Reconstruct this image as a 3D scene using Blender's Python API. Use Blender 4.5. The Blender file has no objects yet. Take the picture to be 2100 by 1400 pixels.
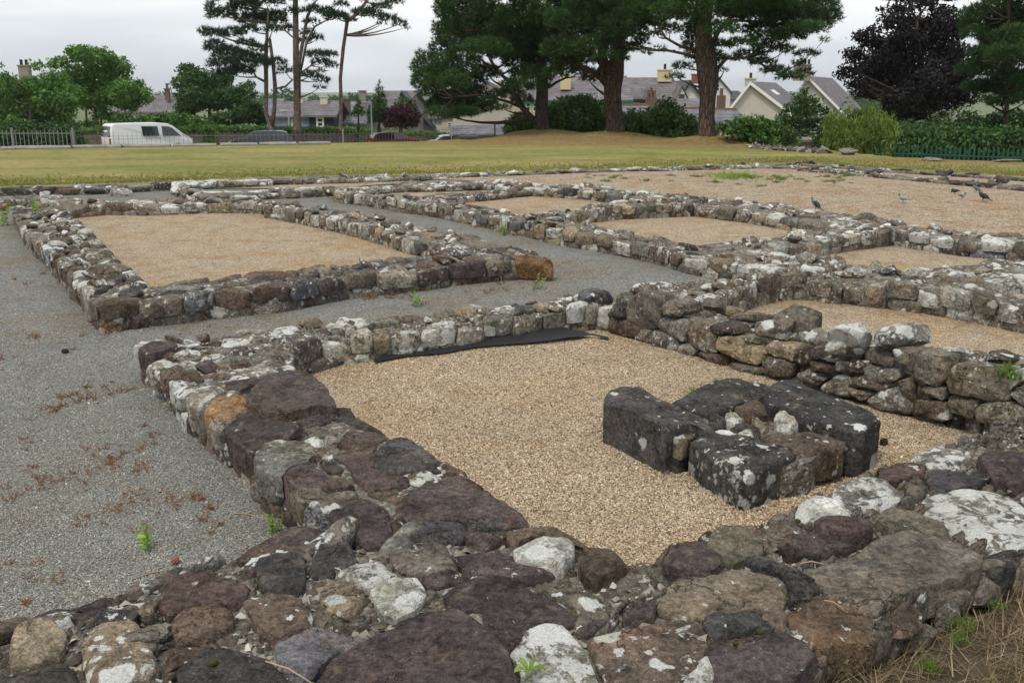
import bpy, bmesh, math, random
import numpy as np
from mathutils import Vector, Matrix, noise
R = math.radians
rnd = random.Random(7)
nrs = np.random.RandomState(11)
sc = bpy.context.scene
COL = sc.collection

# ------------------------------------------------------------------ camera
HC = 1.8
PITCH = R(14.3)
FPX = 1998.0
cam_d = bpy.data.cameras.new("camera")
cam = bpy.data.objects.new("camera", cam_d)
COL.objects.link(cam)
cam.location = (0, 0, HC)
cam.rotation_euler = (R(90) - PITCH, 0, 0)
cam_d.sensor_width = 36
cam_d.lens = 36 * FPX / 2100
cam_d.clip_start = 0.05
cam_d.clip_end = 30000
sc.camera = cam

# ------------------------------------------------------------------ daylight
world = bpy.data.worlds.new("World")
sc.world = world
world.use_nodes = True
wt = world.node_tree
wt.nodes.clear()
SUN_EL, SUN_AZ = 58, 215        # high sun behind thin cloud, behind the camera's left shoulder


def build_world():
    N, L = wt.nodes, wt.links
    out = N.new('ShaderNodeOutputWorld')
    bg = N.new('ShaderNodeBackground')
    sky = N.new('ShaderNodeTexSky')
    sky.sky_type = 'NISHITA'
    sky.sun_disc = False
    sky.sun_elevation = R(SUN_EL)
    sky.sun_rotation = R(SUN_AZ)
    sky.air_density = 1.0
    sky.dust_density = 3.0
    skys = N.new('ShaderNodeVectorMath'); skys.operation = 'SCALE'
    skys.inputs['Scale'].default_value = 0.10
    L.new(sky.outputs[0], skys.inputs[0])
    tc = N.new('ShaderNodeTexCoord')
    mp = N.new('ShaderNodeMapping')
    mp.inputs['Scale'].default_value = (1.0, 1.0, 4.5)
    L.new(tc.outputs['Generated'], mp.inputs[0])
    n1 = N.new('ShaderNodeTexNoise')
    n1.inputs['Scale'].default_value = 1.9
    n1.inputs['Detail'].default_value = 7
    n1.inputs['Roughness'].default_value = 0.5
    n1.inputs['Distortion'].default_value = 0.3
    L.new(mp.outputs[0], n1.inputs['Vector'])
    cr = N.new('ShaderNodeValToRGB')
    e = cr.color_ramp.elements
    e[0].position = 0.36; e[0].color = (0.50, 0.535, 0.575, 1)
    e[1].position = 0.62; e[1].color = (0.84, 0.845, 0.85, 1)
    m = e.new(0.48); m.color = (0.655, 0.685, 0.71, 1)
    L.new(n1.outputs['Fac'], cr.inputs[0])
    mix = N.new('ShaderNodeMix'); mix.data_type = 'RGBA'
    mix.inputs['Factor'].default_value = 0.93      # nearly closed cloud
    L.new(skys.outputs[0], mix.inputs[6])
    L.new(cr.outputs[0], mix.inputs[7])
    L.new(mix.outputs[2], bg.inputs[0])
    bg.inputs[1].default_value = 1.0
    L.new(bg.outputs[0], out.inputs[0])


build_world()
sun_d = bpy.data.lights.new("sun", 'SUN')
sun_d.energy = 1.5
sun_d.angle = R(10)
sun_d.color = (1.0, 0.93, 0.83)
sun = bpy.data.objects.new("sun", sun_d)
COL.objects.link(sun)
az = R(SUN_AZ)
sdir = Vector((math.sin(az) * math.cos(R(SUN_EL)), math.cos(az) * math.cos(R(SUN_EL)), math.sin(R(SUN_EL))))
sun.rotation_euler = (-sdir).to_track_quat('-Z', 'Y').to_euler()
sc.view_settings.view_transform = 'Standard'
sc.view_settings.look = 'None'
sc.view_settings.gamma = 1.0
sc.view_settings.exposure = 0.45
sc.view_settings.use_curve_mapping = False
sc.cycles.max_bounces = 6
sc.cycles.diffuse_bounces = 3
sc.cycles.transparent_max_bounces = 8

# ------------------------------------------------------------------ photo pixel -> place
CP, SP = math.cos(PITCH), math.sin(PITCH)


def ray(px, py):
    u = (px - 1050) / FPX
    v = (py - 700) / FPX
    return Vector((u, CP - v * SP, -SP - v * CP))


def P(px, py, z=0.0):
    d = ray(px, py)
    t = (z - HC) / d.z
    return Vector((d.x * t, d.y * t, z))


def W(px, py, D):
    d = ray(px, py)
    t = D / d.y
    return Vector((d.x * t, D, HC + d.z * t))


def on_plane(px, py, p0, n):
    d = ray(px, py)
    o = Vector((0, 0, HC))
    t = (p0 - o).dot(n) / d.dot(n)
    return o + d * t


# ------------------------------------------------------------------ object helpers
def tag(o, label=None, cat=None, group=None, kind=None):
    if label: o['label'] = label
    if cat: o['category'] = cat
    if group: o['group'] = group
    if kind: o['kind'] = kind
    return o


def empty(name, loc, rz=0.0, label=None, cat=None, group=None):
    o = bpy.data.objects.new(name, None)
    o.empty_display_size = 0.1
    o.location = loc
    o.rotation_euler = (0, 0, rz)
    COL.objects.link(o)
    return tag(o, label, cat, group)


def link(name, me, parent=None, loc=(0, 0, 0)):
    o = bpy.data.objects.new(name, me)
    o.location = loc
    COL.objects.link(o)
    if parent is not None:
        o.parent = parent
    return o


def mesh(name, verts, faces, mat, smooth=False):
    me = bpy.data.meshes.new(name)
    me.from_pydata([tuple(v) for v in verts], [], faces)
    if mat: me.materials.append(mat)
    if smooth:
        me.polygons.foreach_set('use_smooth', [True] * len(me.polygons))
    return me


def fast_tris(name, V, T, mat, smooth=False):
    """V (n,3) array, T (m,3) array"""
    me = bpy.data.meshes.new(name)
    V = np.ascontiguousarray(V, dtype=np.float32); T = np.ascontiguousarray(T, dtype=np.int32)
    me.vertices.add(len(V)); me.vertices.foreach_set('co', V.ravel())
    me.loops.add(T.size); me.loops.foreach_set('vertex_index', T.ravel())
    me.polygons.add(len(T))
    me.polygons.foreach_set('loop_start', np.arange(0, T.size, 3, dtype=np.int32))
    me.polygons.foreach_set('use_smooth', np.full(len(T), smooth))
    me.update(calc_edges=True)
    me.validate()
    if mat: me.materials.append(mat)
    return me


class MB:
    def __init__(s): s.v = []; s.f = []
    def add(s, vs, fs):
        b = len(s.v); s.v += [tuple(v) for v in vs]; s.f += [tuple(i + b for i in f) for f in fs]
    def box(s, x0, x1, y0, y1, z0, z1):
        s.add([(x0, y0, z0), (x1, y0, z0), (x1, y1, z0), (x0, y1, z0), (x0, y0, z1), (x1, y0, z1), (x1, y1, z1), (x0, y1, z1)],
              [(0, 3, 2, 1), (4, 5, 6, 7), (0, 1, 5, 4), (1, 2, 6, 5), (2, 3, 7, 6), (3, 0, 4, 7)])
    def tube(s, pts, rads, n=6, cap=True):
        pts = [Vector(p) for p in pts]; b = len(s.v)
        up = Vector((0.13, 0.21, 0.97))
        for i, p in enumerate(pts):
            d = (pts[min(i + 1, len(pts) - 1)] - pts[max(i - 1, 0)]).normalized()
            a = d.cross(up)
            if a.length < 0.05: a = d.cross(Vector((1, 0, 0)))
            a.normalize(); c = d.cross(a)
            for k in range(n):
                t = 2 * math.pi * k / n
                s.v.append(tuple(p + (a * math.cos(t) + c * math.sin(t)) * rads[i]))
        for i in range(len(pts) - 1):
            for k in range(n):
                k2 = (k + 1) % n
                s.f.append((b + i * n + k, b + i * n + k2, b + (i + 1) * n + k2, b + (i + 1) * n + k))
        if cap:
            s.f.append(tuple(b + k for k in range(n))[::-1])
            s.f.append(tuple(b + (len(pts) - 1) * n + k for k in range(n)))
    def prism(s, poly, z0, z1):
        n = len(poly)
        s.add([(x, y, z0) for x, y in poly] + [(x, y, z1) for x, y in poly],
              [tuple(range(n))[::-1], tuple(range(n, 2 * n))] + [(i, (i + 1) % n, n + (i + 1) % n, n + i) for i in range(n)])
    def mesh(s, name, mat, smooth=False): return mesh(name, s.v, s.f, mat, smooth)
    def obj(s, name, mat, parent=None, loc=(0, 0, 0), smooth=False):
        return link(name, s.mesh(name, mat, smooth), parent, loc)


# ------------------------------------------------------------------ materials
class NT:
    def __init__(s, name):
        s.m = bpy.data.materials.new(name); s.m.use_nodes = True
        s.t = s.m.node_tree; s.t.nodes.clear()
        s.o = s.t.nodes.new('ShaderNodeOutputMaterial')
        s.b = s.t.nodes.new('ShaderNodeBsdfPrincipled')
        s.t.links.new(s.b.outputs[0], s.o.inputs[0])
    def n(s, typ, **kw):
        x = s.t.nodes.new('ShaderNode' + typ)
        for k, v in kw.items():
            if hasattr(x, k): setattr(x, k, v)
            else: x.inputs[k.replace('_', ' ')].default_value = v
        return x
    def l(s, a, b): s.t.links.new(a, b)
    def set(s, inp, v):
        if isinstance(v, bpy.types.NodeSocket): s.l(v, inp)
        elif isinstance(v, (tuple, list)) and len(v) == 3 and inp.type == 'RGBA': inp.default_value = (*v, 1)
        else: inp.default_value = v
    def pos(s): return s.n('NewGeometry').outputs['Position']
    def noise(s, vec, scale, detail=5, rough=0.55, dist=0.0, col=False):
        x = s.n('TexNoise'); s.l(vec, x.inputs['Vector'])
        x.inputs['Scale'].default_value = scale; x.inputs['Detail'].default_value = detail
        x.inputs['Roughness'].default_value = rough; x.inputs['Distortion'].default_value = dist
        return x.outputs['Color' if col else 'Fac']
    def vor(s, vec, scale, feature='F1', rand=1.0):
        x = s.n('TexVoronoi', feature=feature); s.l(vec, x.inputs['Vector'])
        x.inputs['Scale'].default_value = scale; x.inputs['Randomness'].default_value = rand
        return x
    def mr(s, v, a, b, c=0.0, d=1.0, smooth=False):
        x = s.n('MapRange'); x.clamp = True
        if smooth: x.interpolation_type = 'SMOOTHSTEP'
        s.set(x.inputs[0], v)
        for i, q in zip((1, 2, 3, 4), (a, b, c, d)): s.set(x.inputs[i], q)
        return x.outputs[0]
    def math(s, op, a, b=0.0, clamp=False):
        x = s.n('Math', operation=op); x.use_clamp = clamp
        s.set(x.inputs[0], a); s.set(x.inputs[1], b)
        return x.outputs[0]
    def vmath(s, op, a, b=None, scale=None):
        x = s.n('VectorMath', operation=op)
        s.set(x.inputs[0], a)
        if b is not None: s.set(x.inputs[1], b)
        if scale is not None: s.set(x.inputs['Scale'], scale)
        return x.outputs[0]
    def mix(s, f, a, b, blend='MIX'):
        x = s.n('Mix', data_type='RGBA', blend_type=blend)
        s.set(x.inputs[0], f); s.set(x.inputs[6], a); s.set(x.inputs[7], b)
        return x.outputs[2]
    def ramp(s, v, stops):
        x = s.n('ValToRGB'); e = x.color_ramp.elements
        while len(e) > 1: e.remove(e[-1])
        e[0].position = stops[0][0]; e[0].color = (*stops[0][1], 1)
        for p, c in stops[1:]:
            q = e.new(p); q.color = (*c, 1)
        s.set(x.inputs[0], v)
        return x.outputs[0]
    def sep(s, v):
        x = s.n('SeparateXYZ'); s.l(v, x.inputs[0]); return x.outputs
    def bump(s, h, dist, strength=1.0, prev=None):
        x = s.n('Bump'); x.inputs['Distance'].default_value = dist; x.inputs['Strength'].default_value = strength
        s.l(h, x.inputs['Height'])
        if prev is not None: s.l(prev, x.inputs['Normal'])
        return x.outputs[0]
    def done(s, col, rough=0.9, normal=None, spec=0.3, metal=0.0):
        s.set(s.b.inputs['Base Color'], col); s.set(s.b.inputs['Roughness'], rough)
        s.b.inputs['Specular IOR Level'].default_value = spec
        s.b.inputs['Metallic'].default_value = metal
        if normal is not None: s.l(normal, s.b.inputs['Normal'])
        return s.m


def plain(name, col, rough=0.8, var=0.25, scale=3.0, spec=0.3, bump=0.0, metal=0.0):
    t = NT(name); p = t.pos()
    n = t.noise(p, scale, 6, 0.6)
    c = t.vmath('SCALE', tuple(col), scale=t.mr(n, 0.25, 0.75, 1 - var, 1 + var))
    nm = t.bump(t.noise(p, scale * 8, 4), bump) if bump else None
    return t.done(c, rough, nm, spec, metal)


def stone_material():
    t = NT('weathered_stone')
    oi = t.n('ObjectInfo')
    p0 = t.pos()
    off = t.vmath('SCALE', (13.1, 7.7, 29.3), scale=oi.outputs['Random'])
    p = t.vmath('ADD', p0, off)
    n1 = t.noise(p, 5.5, 8, 0.62, 0.4)
    n2 = t.noise(p, 42, 6, 0.65)
    n3 = t.noise(p, 2.3, 5, 0.6)
    n4 = t.noise(p, 150, 3, 0.6)
    col = t.vmath('SCALE', oi.outputs['Color'], scale=t.mr(n1, 0.3, 0.7, 0.66, 1.62))
    # warm stain and cool patches
    col = t.mix(t.mr(n3, 0.5, 0.72, 0.0, 0.55), col, t.vmath('MULTIPLY', col, (1.5, 1.15, 0.78)))
    col = t.vmath('SCALE', col, scale=t.mr(n2, 0.32, 0.68, 0.45, 1.62))
    col = t.vmath('SCALE', col, scale=t.mr(n4, 0.32, 0.68, 0.66, 1.38))
    # soot-dark and tan crusts, pale specks
    n5 = t.noise(p, 9, 9, 0.75, 0.3)
    col = t.mix(t.mr(n5, 0.50, 0.60, 0.0, 0.7), col, t.vmath('SCALE', col, scale=0.32))
    n6 = t.noise(t.vmath('ADD', p, (9.1, 3.3, 5.7)), 11, 9, 0.7, 0.5)
    col = t.mix(t.mr(n6, 0.56, 0.66, 0.0, 0.5), col, (0.28, 0.22, 0.16))
    sp = t.vor(p, 95); spg = t.sep(sp.outputs['Color'])
    spk = t.math('MULTIPLY', t.mr(spg[2], 0.95, 0.97), t.mr(sp.outputs['Distance'], 0.12, 0.32, 1.0, 0.0))
    col = t.mix(t.math('MULTIPLY', spk, 0.55), col, (0.42, 0.40, 0.36))
    # thin dark cracks
    cr = t.vor(t.vmath('ADD', p, t.vmath('SCALE', t.noise(p, 7, 4, 0.6, col=True), scale=0.35)), 3.4, 'DISTANCE_TO_EDGE').outputs['Distance']
    crack = t.math('MULTIPLY', t.mr(cr, 0.0, 0.018, 1.0, 0.0), t.mr(n3, 0.46, 0.56))
    col = t.mix(t.math('MULTIPLY', crack, 0.7), col, (0.02, 0.018, 0.015))
    # lichen: round patches with ragged rims + a fine crust
    al = oi.outputs['Alpha']
    wob = t.vmath('SCALE', t.vmath('SUBTRACT', t.noise(p, 22, 5, 0.65, col=True), (0.5, 0.5, 0.5)), scale=0.075)
    pw = t.vmath('ADD', p, wob)
    v1 = t.vor(pw, 8.5)
    gate = t.sep(v1.outputs['Color'])
    rad = t.math('MULTIPLY', t.math('MAXIMUM', t.math('SUBTRACT', t.math('ADD', al, 0.07), gate[0]), 0.0), 1.35)
    rad = t.math('MINIMUM', rad, 0.52)
    m1 = t.mr(t.math('SUBTRACT', rad, v1.outputs['Distance']), 0.0, 0.05)
    v2 = t.vor(pw, 26)
    g2 = t.sep(v2.outputs['Color'])
    rad2 = t.math('MINIMUM', t.math('MULTIPLY', t.math('MAXIMUM', t.math('SUBTRACT', t.math('ADD', t.math('MULTIPLY', al, 0.9), 0.08), g2[1]), 0.0), 1.2), 0.45)
    m2 = t.mr(t.math('SUBTRACT', rad2, v2.outputs['Distance']), 0.0, 0.08)
    thr = t.mr(al, 0.0, 1.0, 0.72, 0.42)
    nz = t.noise(p, 13, 10, 0.72, 0.6)
    m3 = t.mr(t.math('SUBTRACT', nz, thr), 0.0, 0.04)
    nzz = t.sep(t.n('NewGeometry').outputs['Normal'])[2]
    upf = t.mr(nzz, -0.1, 0.75, 0.55, 1.0)
    lm = t.math('MULTIPLY', t.math('MAXIMUM', t.math('MAXIMUM', m1, m2), t.math('MULTIPLY', m3, 0.85)), upf)
    lm = t.math('MULTIPLY', lm, t.mr(n2, 0.28, 0.42, 0.7, 1.0))
    lcol = t.mix(t.mr(n3, 0.42, 0.62), (0.78, 0.79, 0.76), (0.60, 0.60, 0.53))
    lcol = t.vmath('SCALE', lcol, scale=t.mr(n4, 0.3, 0.7, 0.72, 1.15))
    col = t.mix(lm, col, lcol)
    h = t.math('ADD', t.math('MULTIPLY', n2, 0.5), t.math('MULTIPLY', n1, 0.9))
    h = t.math('ADD', h, t.math('MULTIPLY', n4, 0.16))
    h = t.math('SUBTRACT', h, t.math('MULTIPLY', crack, 0.25))
    h = t.math('ADD', h, t.math('MULTIPLY', lm, 0.06))
    nm = t.bump(t.math('ADD', h, t.math('MULTIPLY', n5, 0.6)), 0.045, 1.0)
    return t.done(col, 0.93, nm, 0.2)


def mortar_material():
    t = NT('gritty_mortar'); p = t.pos()
    n1 = t.noise(p, 4, 7, 0.65); n2 = t.noise(p, 60, 5, 0.7)
    v = t.vor(p, 55)
    g = t.sep(v.outputs['Color'])[0]
    col = t.ramp(n1, [(0.3, (0.085, 0.073, 0.057)), (0.5, (0.15, 0.132, 0.105)), (0.68, (0.25, 0.235, 0.20))])
    col = t.vmath('SCALE', col, scale=t.mr(n2, 0.3, 0.7, 0.5, 1.5))
    col = t.mix(t.mr(g, 0.9, 0.92, 0, 0.75), col, (0.42, 0.38, 0.31))
    pc = t.noise(t.vmath('ADD', p, (3.3, 8.1, 1.7)), 14, 9, 0.72, 0.4)
    col = t.mix(t.mr(pc, 0.53, 0.60, 0, 0.8), col, (0.50, 0.485, 0.43))
    h = t.math('ADD', n2, t.math('MULTIPLY', v.outputs['Distance'], -0.8))
    return t.done(col, 0.97, t.bump(h, 0.02), 0.2)


def gravel_material(name, stops, tint_a, tint_b, scale=85):
    t = NT(name); p = t.pos()
    v = t.vor(p, scale); g = t.sep(v.outputs['Color'])
    col = t.ramp(g[0], stops)
    big = t.noise(p, 0.8, 8, 0.7, 0.6); mid = t.noise(p, 3.2, 8, 0.72, 0.4)
    col = t.mix(t.mr(big, 0.47, 0.60, 0, 0.75), col, t.vmath('MULTIPLY', col, tint_a))
    col = t.mix(t.mr(mid, 0.50, 0.62, 0, 0.75), col, t.vmath('MULTIPLY', col, tint_b))
    col = t.vmath('SCALE', col, scale=t.mr(v.outputs['Distance'], 0.25, 0.75, 1.12, 0.5))
    col = t.vmath('SCALE', col, scale=t.mr(t.noise(p, 28, 4, 0.6), 0.3, 0.7, 0.84, 1.16))
    h = t.math('ADD', t.math('MULTIPLY', v.outputs['Distance'], -1.0), t.math('MULTIPLY', g[1], 0.5))
    return t.done(col, 0.95, t.bump(h, 0.008, 1.0), 0.2)


def lawn_material():
    t = NT('dry_lawn'); p = t.pos()
    s = t.sep(p)
    mp = t.n('Mapping'); mp.inputs['Scale'].default_value = (0.3, 0.95, 1); mp.inputs['Rotation'].default_value = (0, 0, R(6)); t.l(p, mp.inputs[0])
    st = t.noise(mp.outputs[0], 0.55, 7, 0.62, 0.3)
    fine = t.noise(p, 5, 10, 0.75); bl = t.noise(p, 60, 4, 0.7)
    col = t.ramp(st, [(0.30, (0.19, 0.205, 0.055)), (0.45, (0.245, 0.24, 0.072)), (0.56, (0.31, 0.28, 0.098)), (0.72, (0.38, 0.325, 0.135))])
    worn = t.noise(t.vmath('ADD', p, (40.0, 11.0, 0.0)), 0.35, 9, 0.72, 0.8)
    col = t.mix(t.mr(worn, 0.5, 0.62, 0, 0.5), col, (0.40, 0.33, 0.15))
    col = t.mix(t.mr(worn, 0.46, 0.36, 0, 0.5), col, (0.15, 0.19, 0.045))
    # brown bare needles round the pines and on the bank to the right
    def blob(cx, cy, rx, ry):
        q = t.n('Mapping'); q.inputs['Location'].default_value = (-cx / rx, -cy / ry, 0); q.inputs['Scale'].default_value = (1 / rx, 1 / ry, 0)
        t.l(p, q.inputs[0])
        ln = t.n('VectorMath', operation='LENGTH'); t.l(q.outputs[0], ln.inputs[0])
        return t.mr(t.math('ADD', ln.outputs['Value'], t.math('MULTIPLY', t.math('SUBTRACT', t.noise(p, 0.7, 6, 0.6), 0.5), 1.3)), 0.55, 1.15, 1.0, 0.0, True)
    m = blob(4.5, 39.5, 11.0, 6.0)
    m = t.math('MAXIMUM', m, blob(17.5, 27.5, 9.0, 3.2))
    m = t.math('MAXIMUM', m, blob(10.5, 34.5, 4.0, 2.4))
    col = t.mix(t.math('MULTIPLY', m, 0.85), col, t.mix(fine, (0.20, 0.125, 0.05), (0.34, 0.235, 0.10)))
    far = t.mr(s[1], 60, 120)
    col = t.mix(far, col, t.mix(t.noise(p, 0.02, 5, 0.6), (0.06, 0.10, 0.03), (0.14, 0.18, 0.06)))
    col = t.vmath('SCALE', col, scale=t.mr(fine, 0.3, 0.7, 0.6, 1.42))
    col = t.vmath('SCALE', col, scale=t.mr(bl, 0.3, 0.7, 0.8, 1.2))
    return t.done(col, 0.95, t.bump(t.math('ADD', fine, bl), 0.04), 0.15)


def leaf_material(name, c1, c2, c3, rough=0.6, trans=0.25):
    t = NT(name); g = t.n('NewGeometry')
    r = g.outputs['Random Per Island']
    col = t.ramp(r, [(0.0, c1), (0.5, c2), (1.0, c3)])
    col = t.vmath('SCALE', col, scale=t.mr(t.noise(g.outputs['Position'], 0.9, 5, 0.6), 0.3, 0.7, 0.62, 1.42))
    t.done(col, rough, None, 0.25)
    tr = t.n('BsdfTranslucent'); t.l(t.vmath('MULTIPLY', col, (1.1, 1.25, 0.6)), tr.inputs[0])
    ms = t.n('MixShader'); ms.inputs[0].default_value = trans
    t.l(t.b.outputs[0], ms.inputs[1]); t.l(tr.outputs[0], ms.inputs[2]); t.l(ms.outputs[0], t.o.inputs[0])
    return t.m


def bark_material(name, c1, c2):
    t = NT(name); p = t.pos()
    mp = t.n('Mapping'); mp.inputs['Scale'].default_value = (1, 1, 0.22); t.l(p, mp.inputs[0])
    v = t.vor(t.vmath('ADD', mp.outputs[0], t.vmath('SCALE', t.noise(p, 5, 4, col=True), scale=0.12)), 11, 'DISTANCE_TO_EDGE').outputs['Distance']
    n = t.noise(p, 3, 6, 0.6)
    col = t.mix(n, c1, c2)
    col = t.vmath('SCALE', col, scale=t.mr(v, 0.0, 0.12, 0.35, 1.1))
    return t.done(col, 0.95, t.bump(t.mr(v, 0, 0.2), 0.05), 0.15)


def glass_dark(name='window_glass', c=(0.03, 0.035, 0.04)):
    t = NT(name); p = t.pos()
    n = t.noise(p, 0.8, 3)
    return t.done(t.vmath('SCALE', c, scale=t.mr(n, 0.3, 0.7, 0.6, 1.5)), 0.06, None, 0.8)


def slate_material(name, c):
    t = NT(name); tc = t.n('TexCoord'); p = tc.outputs['UV']
    pw = t.pos()
    z = t.sep(pw)[2]
    b = t.n('TexBrick'); b.inputs['Scale'].default_value = 1.0
    b.inputs['Brick Width'].default_value = 0.3; b.inputs['Row Height'].default_value = 0.2; b.inputs['Mortar Size'].default_value = 0.02
    cmb = t.n('CombineXYZ'); s = t.sep(pw)
    t.l(t.math('ADD', s[0], t.math('MULTIPLY', s[1], 0.6)), cmb.inputs[0]); t.l(s[2], cmb.inputs[1])
    t.l(cmb.outputs[0], b.inputs['Vector'])
    b.inputs['Color1'].default_value = (0.8, 0.8, 0.8, 1); b.inputs['Color2'].default_value = (1.25, 1.2, 1.2, 1); b.inputs['Mortar'].default_value = (0.55, 0.55, 0.55, 1)
    n = t.noise(pw, 0.9, 6, 0.65)
    col = t.vmath('MULTIPLY', t.vmath('SCALE', c, scale=t.mr(n, 0.3, 0.7, 0.7, 1.35)), b.outputs['Color'])
    return t.done(col, 0.7, None, 0.3)


M = {}
M['stone'] = stone_material()
M['mortar'] = mortar_material()
M['beige'] = gravel_material('beige_gravel', [(0.0, (0.11, 0.088, 0.066)), (0.16, (0.32, 0.248, 0.17)), (0.40, (0.55, 0.42, 0.28)), (0.75, (0.68, 0.55, 0.39)), (1.0, (0.80, 0.72, 0.58))],
                             (0.98, 0.84, 0.64), (0.74, 0.65, 0.54), 135)
M['beige_far'] = gravel_material('beige_gravel_weedy', [(0.0, (0.13, 0.105, 0.08)), (0.25, (0.34, 0.27, 0.19)), (0.6, (0.52, 0.42, 0.30)), (1.0, (0.68, 0.57, 0.43))],
                                 (0.92, 0.78, 0.64), (0.60, 0.52, 0.42), 60)
M['grey'] = gravel_material('grey_gravel', [(0.0, (0.15, 0.152, 0.142)), (0.35, (0.235, 0.24, 0.224)), (0.75, (0.31, 0.315, 0.292)), (0.955, (0.37, 0.37, 0.34)), (0.985, (0.60, 0.54, 0.44))],
                            (0.98, 0.86, 0.72), (0.80, 0.71, 0.60), 105)
M['lawn'] = lawn_material()
M['bark'] = bark_material('pine_bark', (0.075, 0.052, 0.042), (0.135, 0.10, 0.08))
M['bark_light'] = bark_material('pale_pine_bark', (0.17, 0.12, 0.095), (0.27, 0.20, 0.165))
M['pine'] = leaf_material('pine_needles', (0.020, 0.052, 0.020), (0.044, 0.098, 0.032), (0.090, 0.155, 0.042))
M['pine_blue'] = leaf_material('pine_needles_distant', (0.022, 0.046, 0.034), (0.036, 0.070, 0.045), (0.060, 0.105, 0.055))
M['ash'] = leaf_material('ash_leaves', (0.055, 0.125, 0.028), (0.105, 0.215, 0.048), (0.17, 0.30, 0.075), trans=0.38)
M['darkleaf'] = leaf_material('dark_leaves', (0.018, 0.045, 0.014), (0.040, 0.090, 0.024), (0.075, 0.15, 0.034))
M['copper'] = leaf_material('copper_beech_leaves', (0.005, 0.004, 0.006), (0.010, 0.008, 0.011), (0.024, 0.017, 0.022), trans=0.12)
M['plum'] = leaf_material('plum_leaves', (0.03, 0.010, 0.018), (0.055, 0.018, 0.03), (0.09, 0.03, 0.045))
M['laurel'] = leaf_material('laurel_leaves', (0.026, 0.062, 0.014), (0.06, 0.135, 0.026), (0.12, 0.22, 0.05), 0.45)
M['willow'] = leaf_material('willow_leaves', (0.075, 0.12, 0.025), (0.13, 0.19, 0.04), (0.21, 0.28, 0.07), trans=0.35)
M['weedgreen'] = leaf_material('weed_leaves', (0.12, 0.22, 0.03), (0.2, 0.32, 0.05), (0.3, 0.40, 0.08))
M['weedred'] = leaf_material('dry_weed', (0.17, 0.065, 0.04), (0.27, 0.125, 0.065), (0.36, 0.21, 0.12))
M['edgegrass'] = leaf_material('edge_grass', (0.15, 0.17, 0.045), (0.24, 0.24, 0.07), (0.36, 0.31, 0.12))
M['straw'] = leaf_material('straw_grass', (0.14, 0.10, 0.05), (0.23, 0.17, 0.08), (0.12, 0.15, 0.045))

# ------------------------------------------------------------------ terrain and ground
CREST_PX = [(-1500, 330), (-600, 320), (0, 307), (380, 299.5), (640, 294), (860, 290), (960, 285), (1080, 273), (1262, 273), (1400, 278), (1540, 293),
            (1640, 304), (1740, 311), (1840, 322), (1960, 327.5), (2100, 333), (2500, 349), (3400, 370)]
CREST = [P(x, y, 0) for x, y in CREST_PX]
CX = [c.x for c in CREST]; CY = [c.y for c in CREST]
TRUNKS = [(W(1110, 275, 44), 0.22), (W(1262, 280, 42), 0.25), (W(1450, 289, 38), 0.28)]


def crest_y(x): return float(np.interp(x, CX, CY))


def ground_z(x, y):
    yc = crest_y(x)
    d = y - yc
    z = 0.0
    if d > 0:
        t = min(1, d / 7.0); z -= 1.95 * (t * t * (3 - 2 * t))
        if y > 64:
            z -= min(20, (y - 64) * 0.045)
        if y > 500:
            z -= 0.0
    for p, h in TRUNKS:
        q = math.hypot((x - p.x) / 2.6, (y - p.y) / 1.6)
        if q < 1: z += h * (1 - q * q) ** 2 + 0.0
    if -2 < x < 14 and 32 < y < yc + 2:
        z += 0.05 * math.sin(x * 0.7) * min(1, (y - 32) / 5)
    return z


def build_terrain():
    rad = list(np.linspace(0.3, 22, 24)) + list(np.arange(22.6, 62, 0.62)) + list(np.geomspace(64, 7000, 40))
    angs = sorted(set([round(a, 3) for a in list(np.linspace(-180, 180, 121)) + list(np.arange(-34, 34, 0.75))]))
    angs = angs[:-1]
    V = [(0, 0, 0)]; F = []
    na = len(angs)
    for r in rad:
        for a in angs:
            x, y = r * math.sin(R(a)), r * math.cos(R(a))
            z = ground_z(x, y) if y > 0 or r < 25 else -0.0
            if r > 1200:
                k = min(1, (r - 1200) / 2600)
                hill = 20 * k + 17 * k * (noise.fractal(Vector((x / 2600, y / 2600, 3.3)), 1.0, 2.0, 4))
                z += hill if y > 0 else 0
            V.append((x, y, z))
    for k in range(na): F.append((0, 1 + (k + 1) % na, 1 + k))
    for i in range(len(rad) - 1):
        for k in range(na):
            a = 1 + i * na + k; b = 1 + i * na + (k + 1) % na
            F.append((a, b, b + na, a + na))
    o = link('lawn', mesh('lawn', V, F, M['lawn'], True))
    tag(o, 'mown yellow-green lawn spreading from the ruins to the pines and the far land', kind='structure')


build_terrain()


def sheet(name, pts, z, mat, label):
    V = [(p.x, p.y, z) for p in pts]
    n = len(V)
    bm = bmesh.new()
    vs = [bm.verts.new(v) for v in V]
    f = bm.faces.new(vs)
    if f.normal.z < 0: f.normal_flip()
    bmesh.ops.triangulate(bm, faces=[f])
    me = bpy.data.meshes.new(name); bm.to_mesh(me); bm.free(); me.materials.append(mat)
    for poly in me.polygons:
        pass
    o = link(name, me); tag(o, label, kind='structure'); return o


def PP(l, z=0.0): return [P(x, y, z) for x, y in l]


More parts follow.
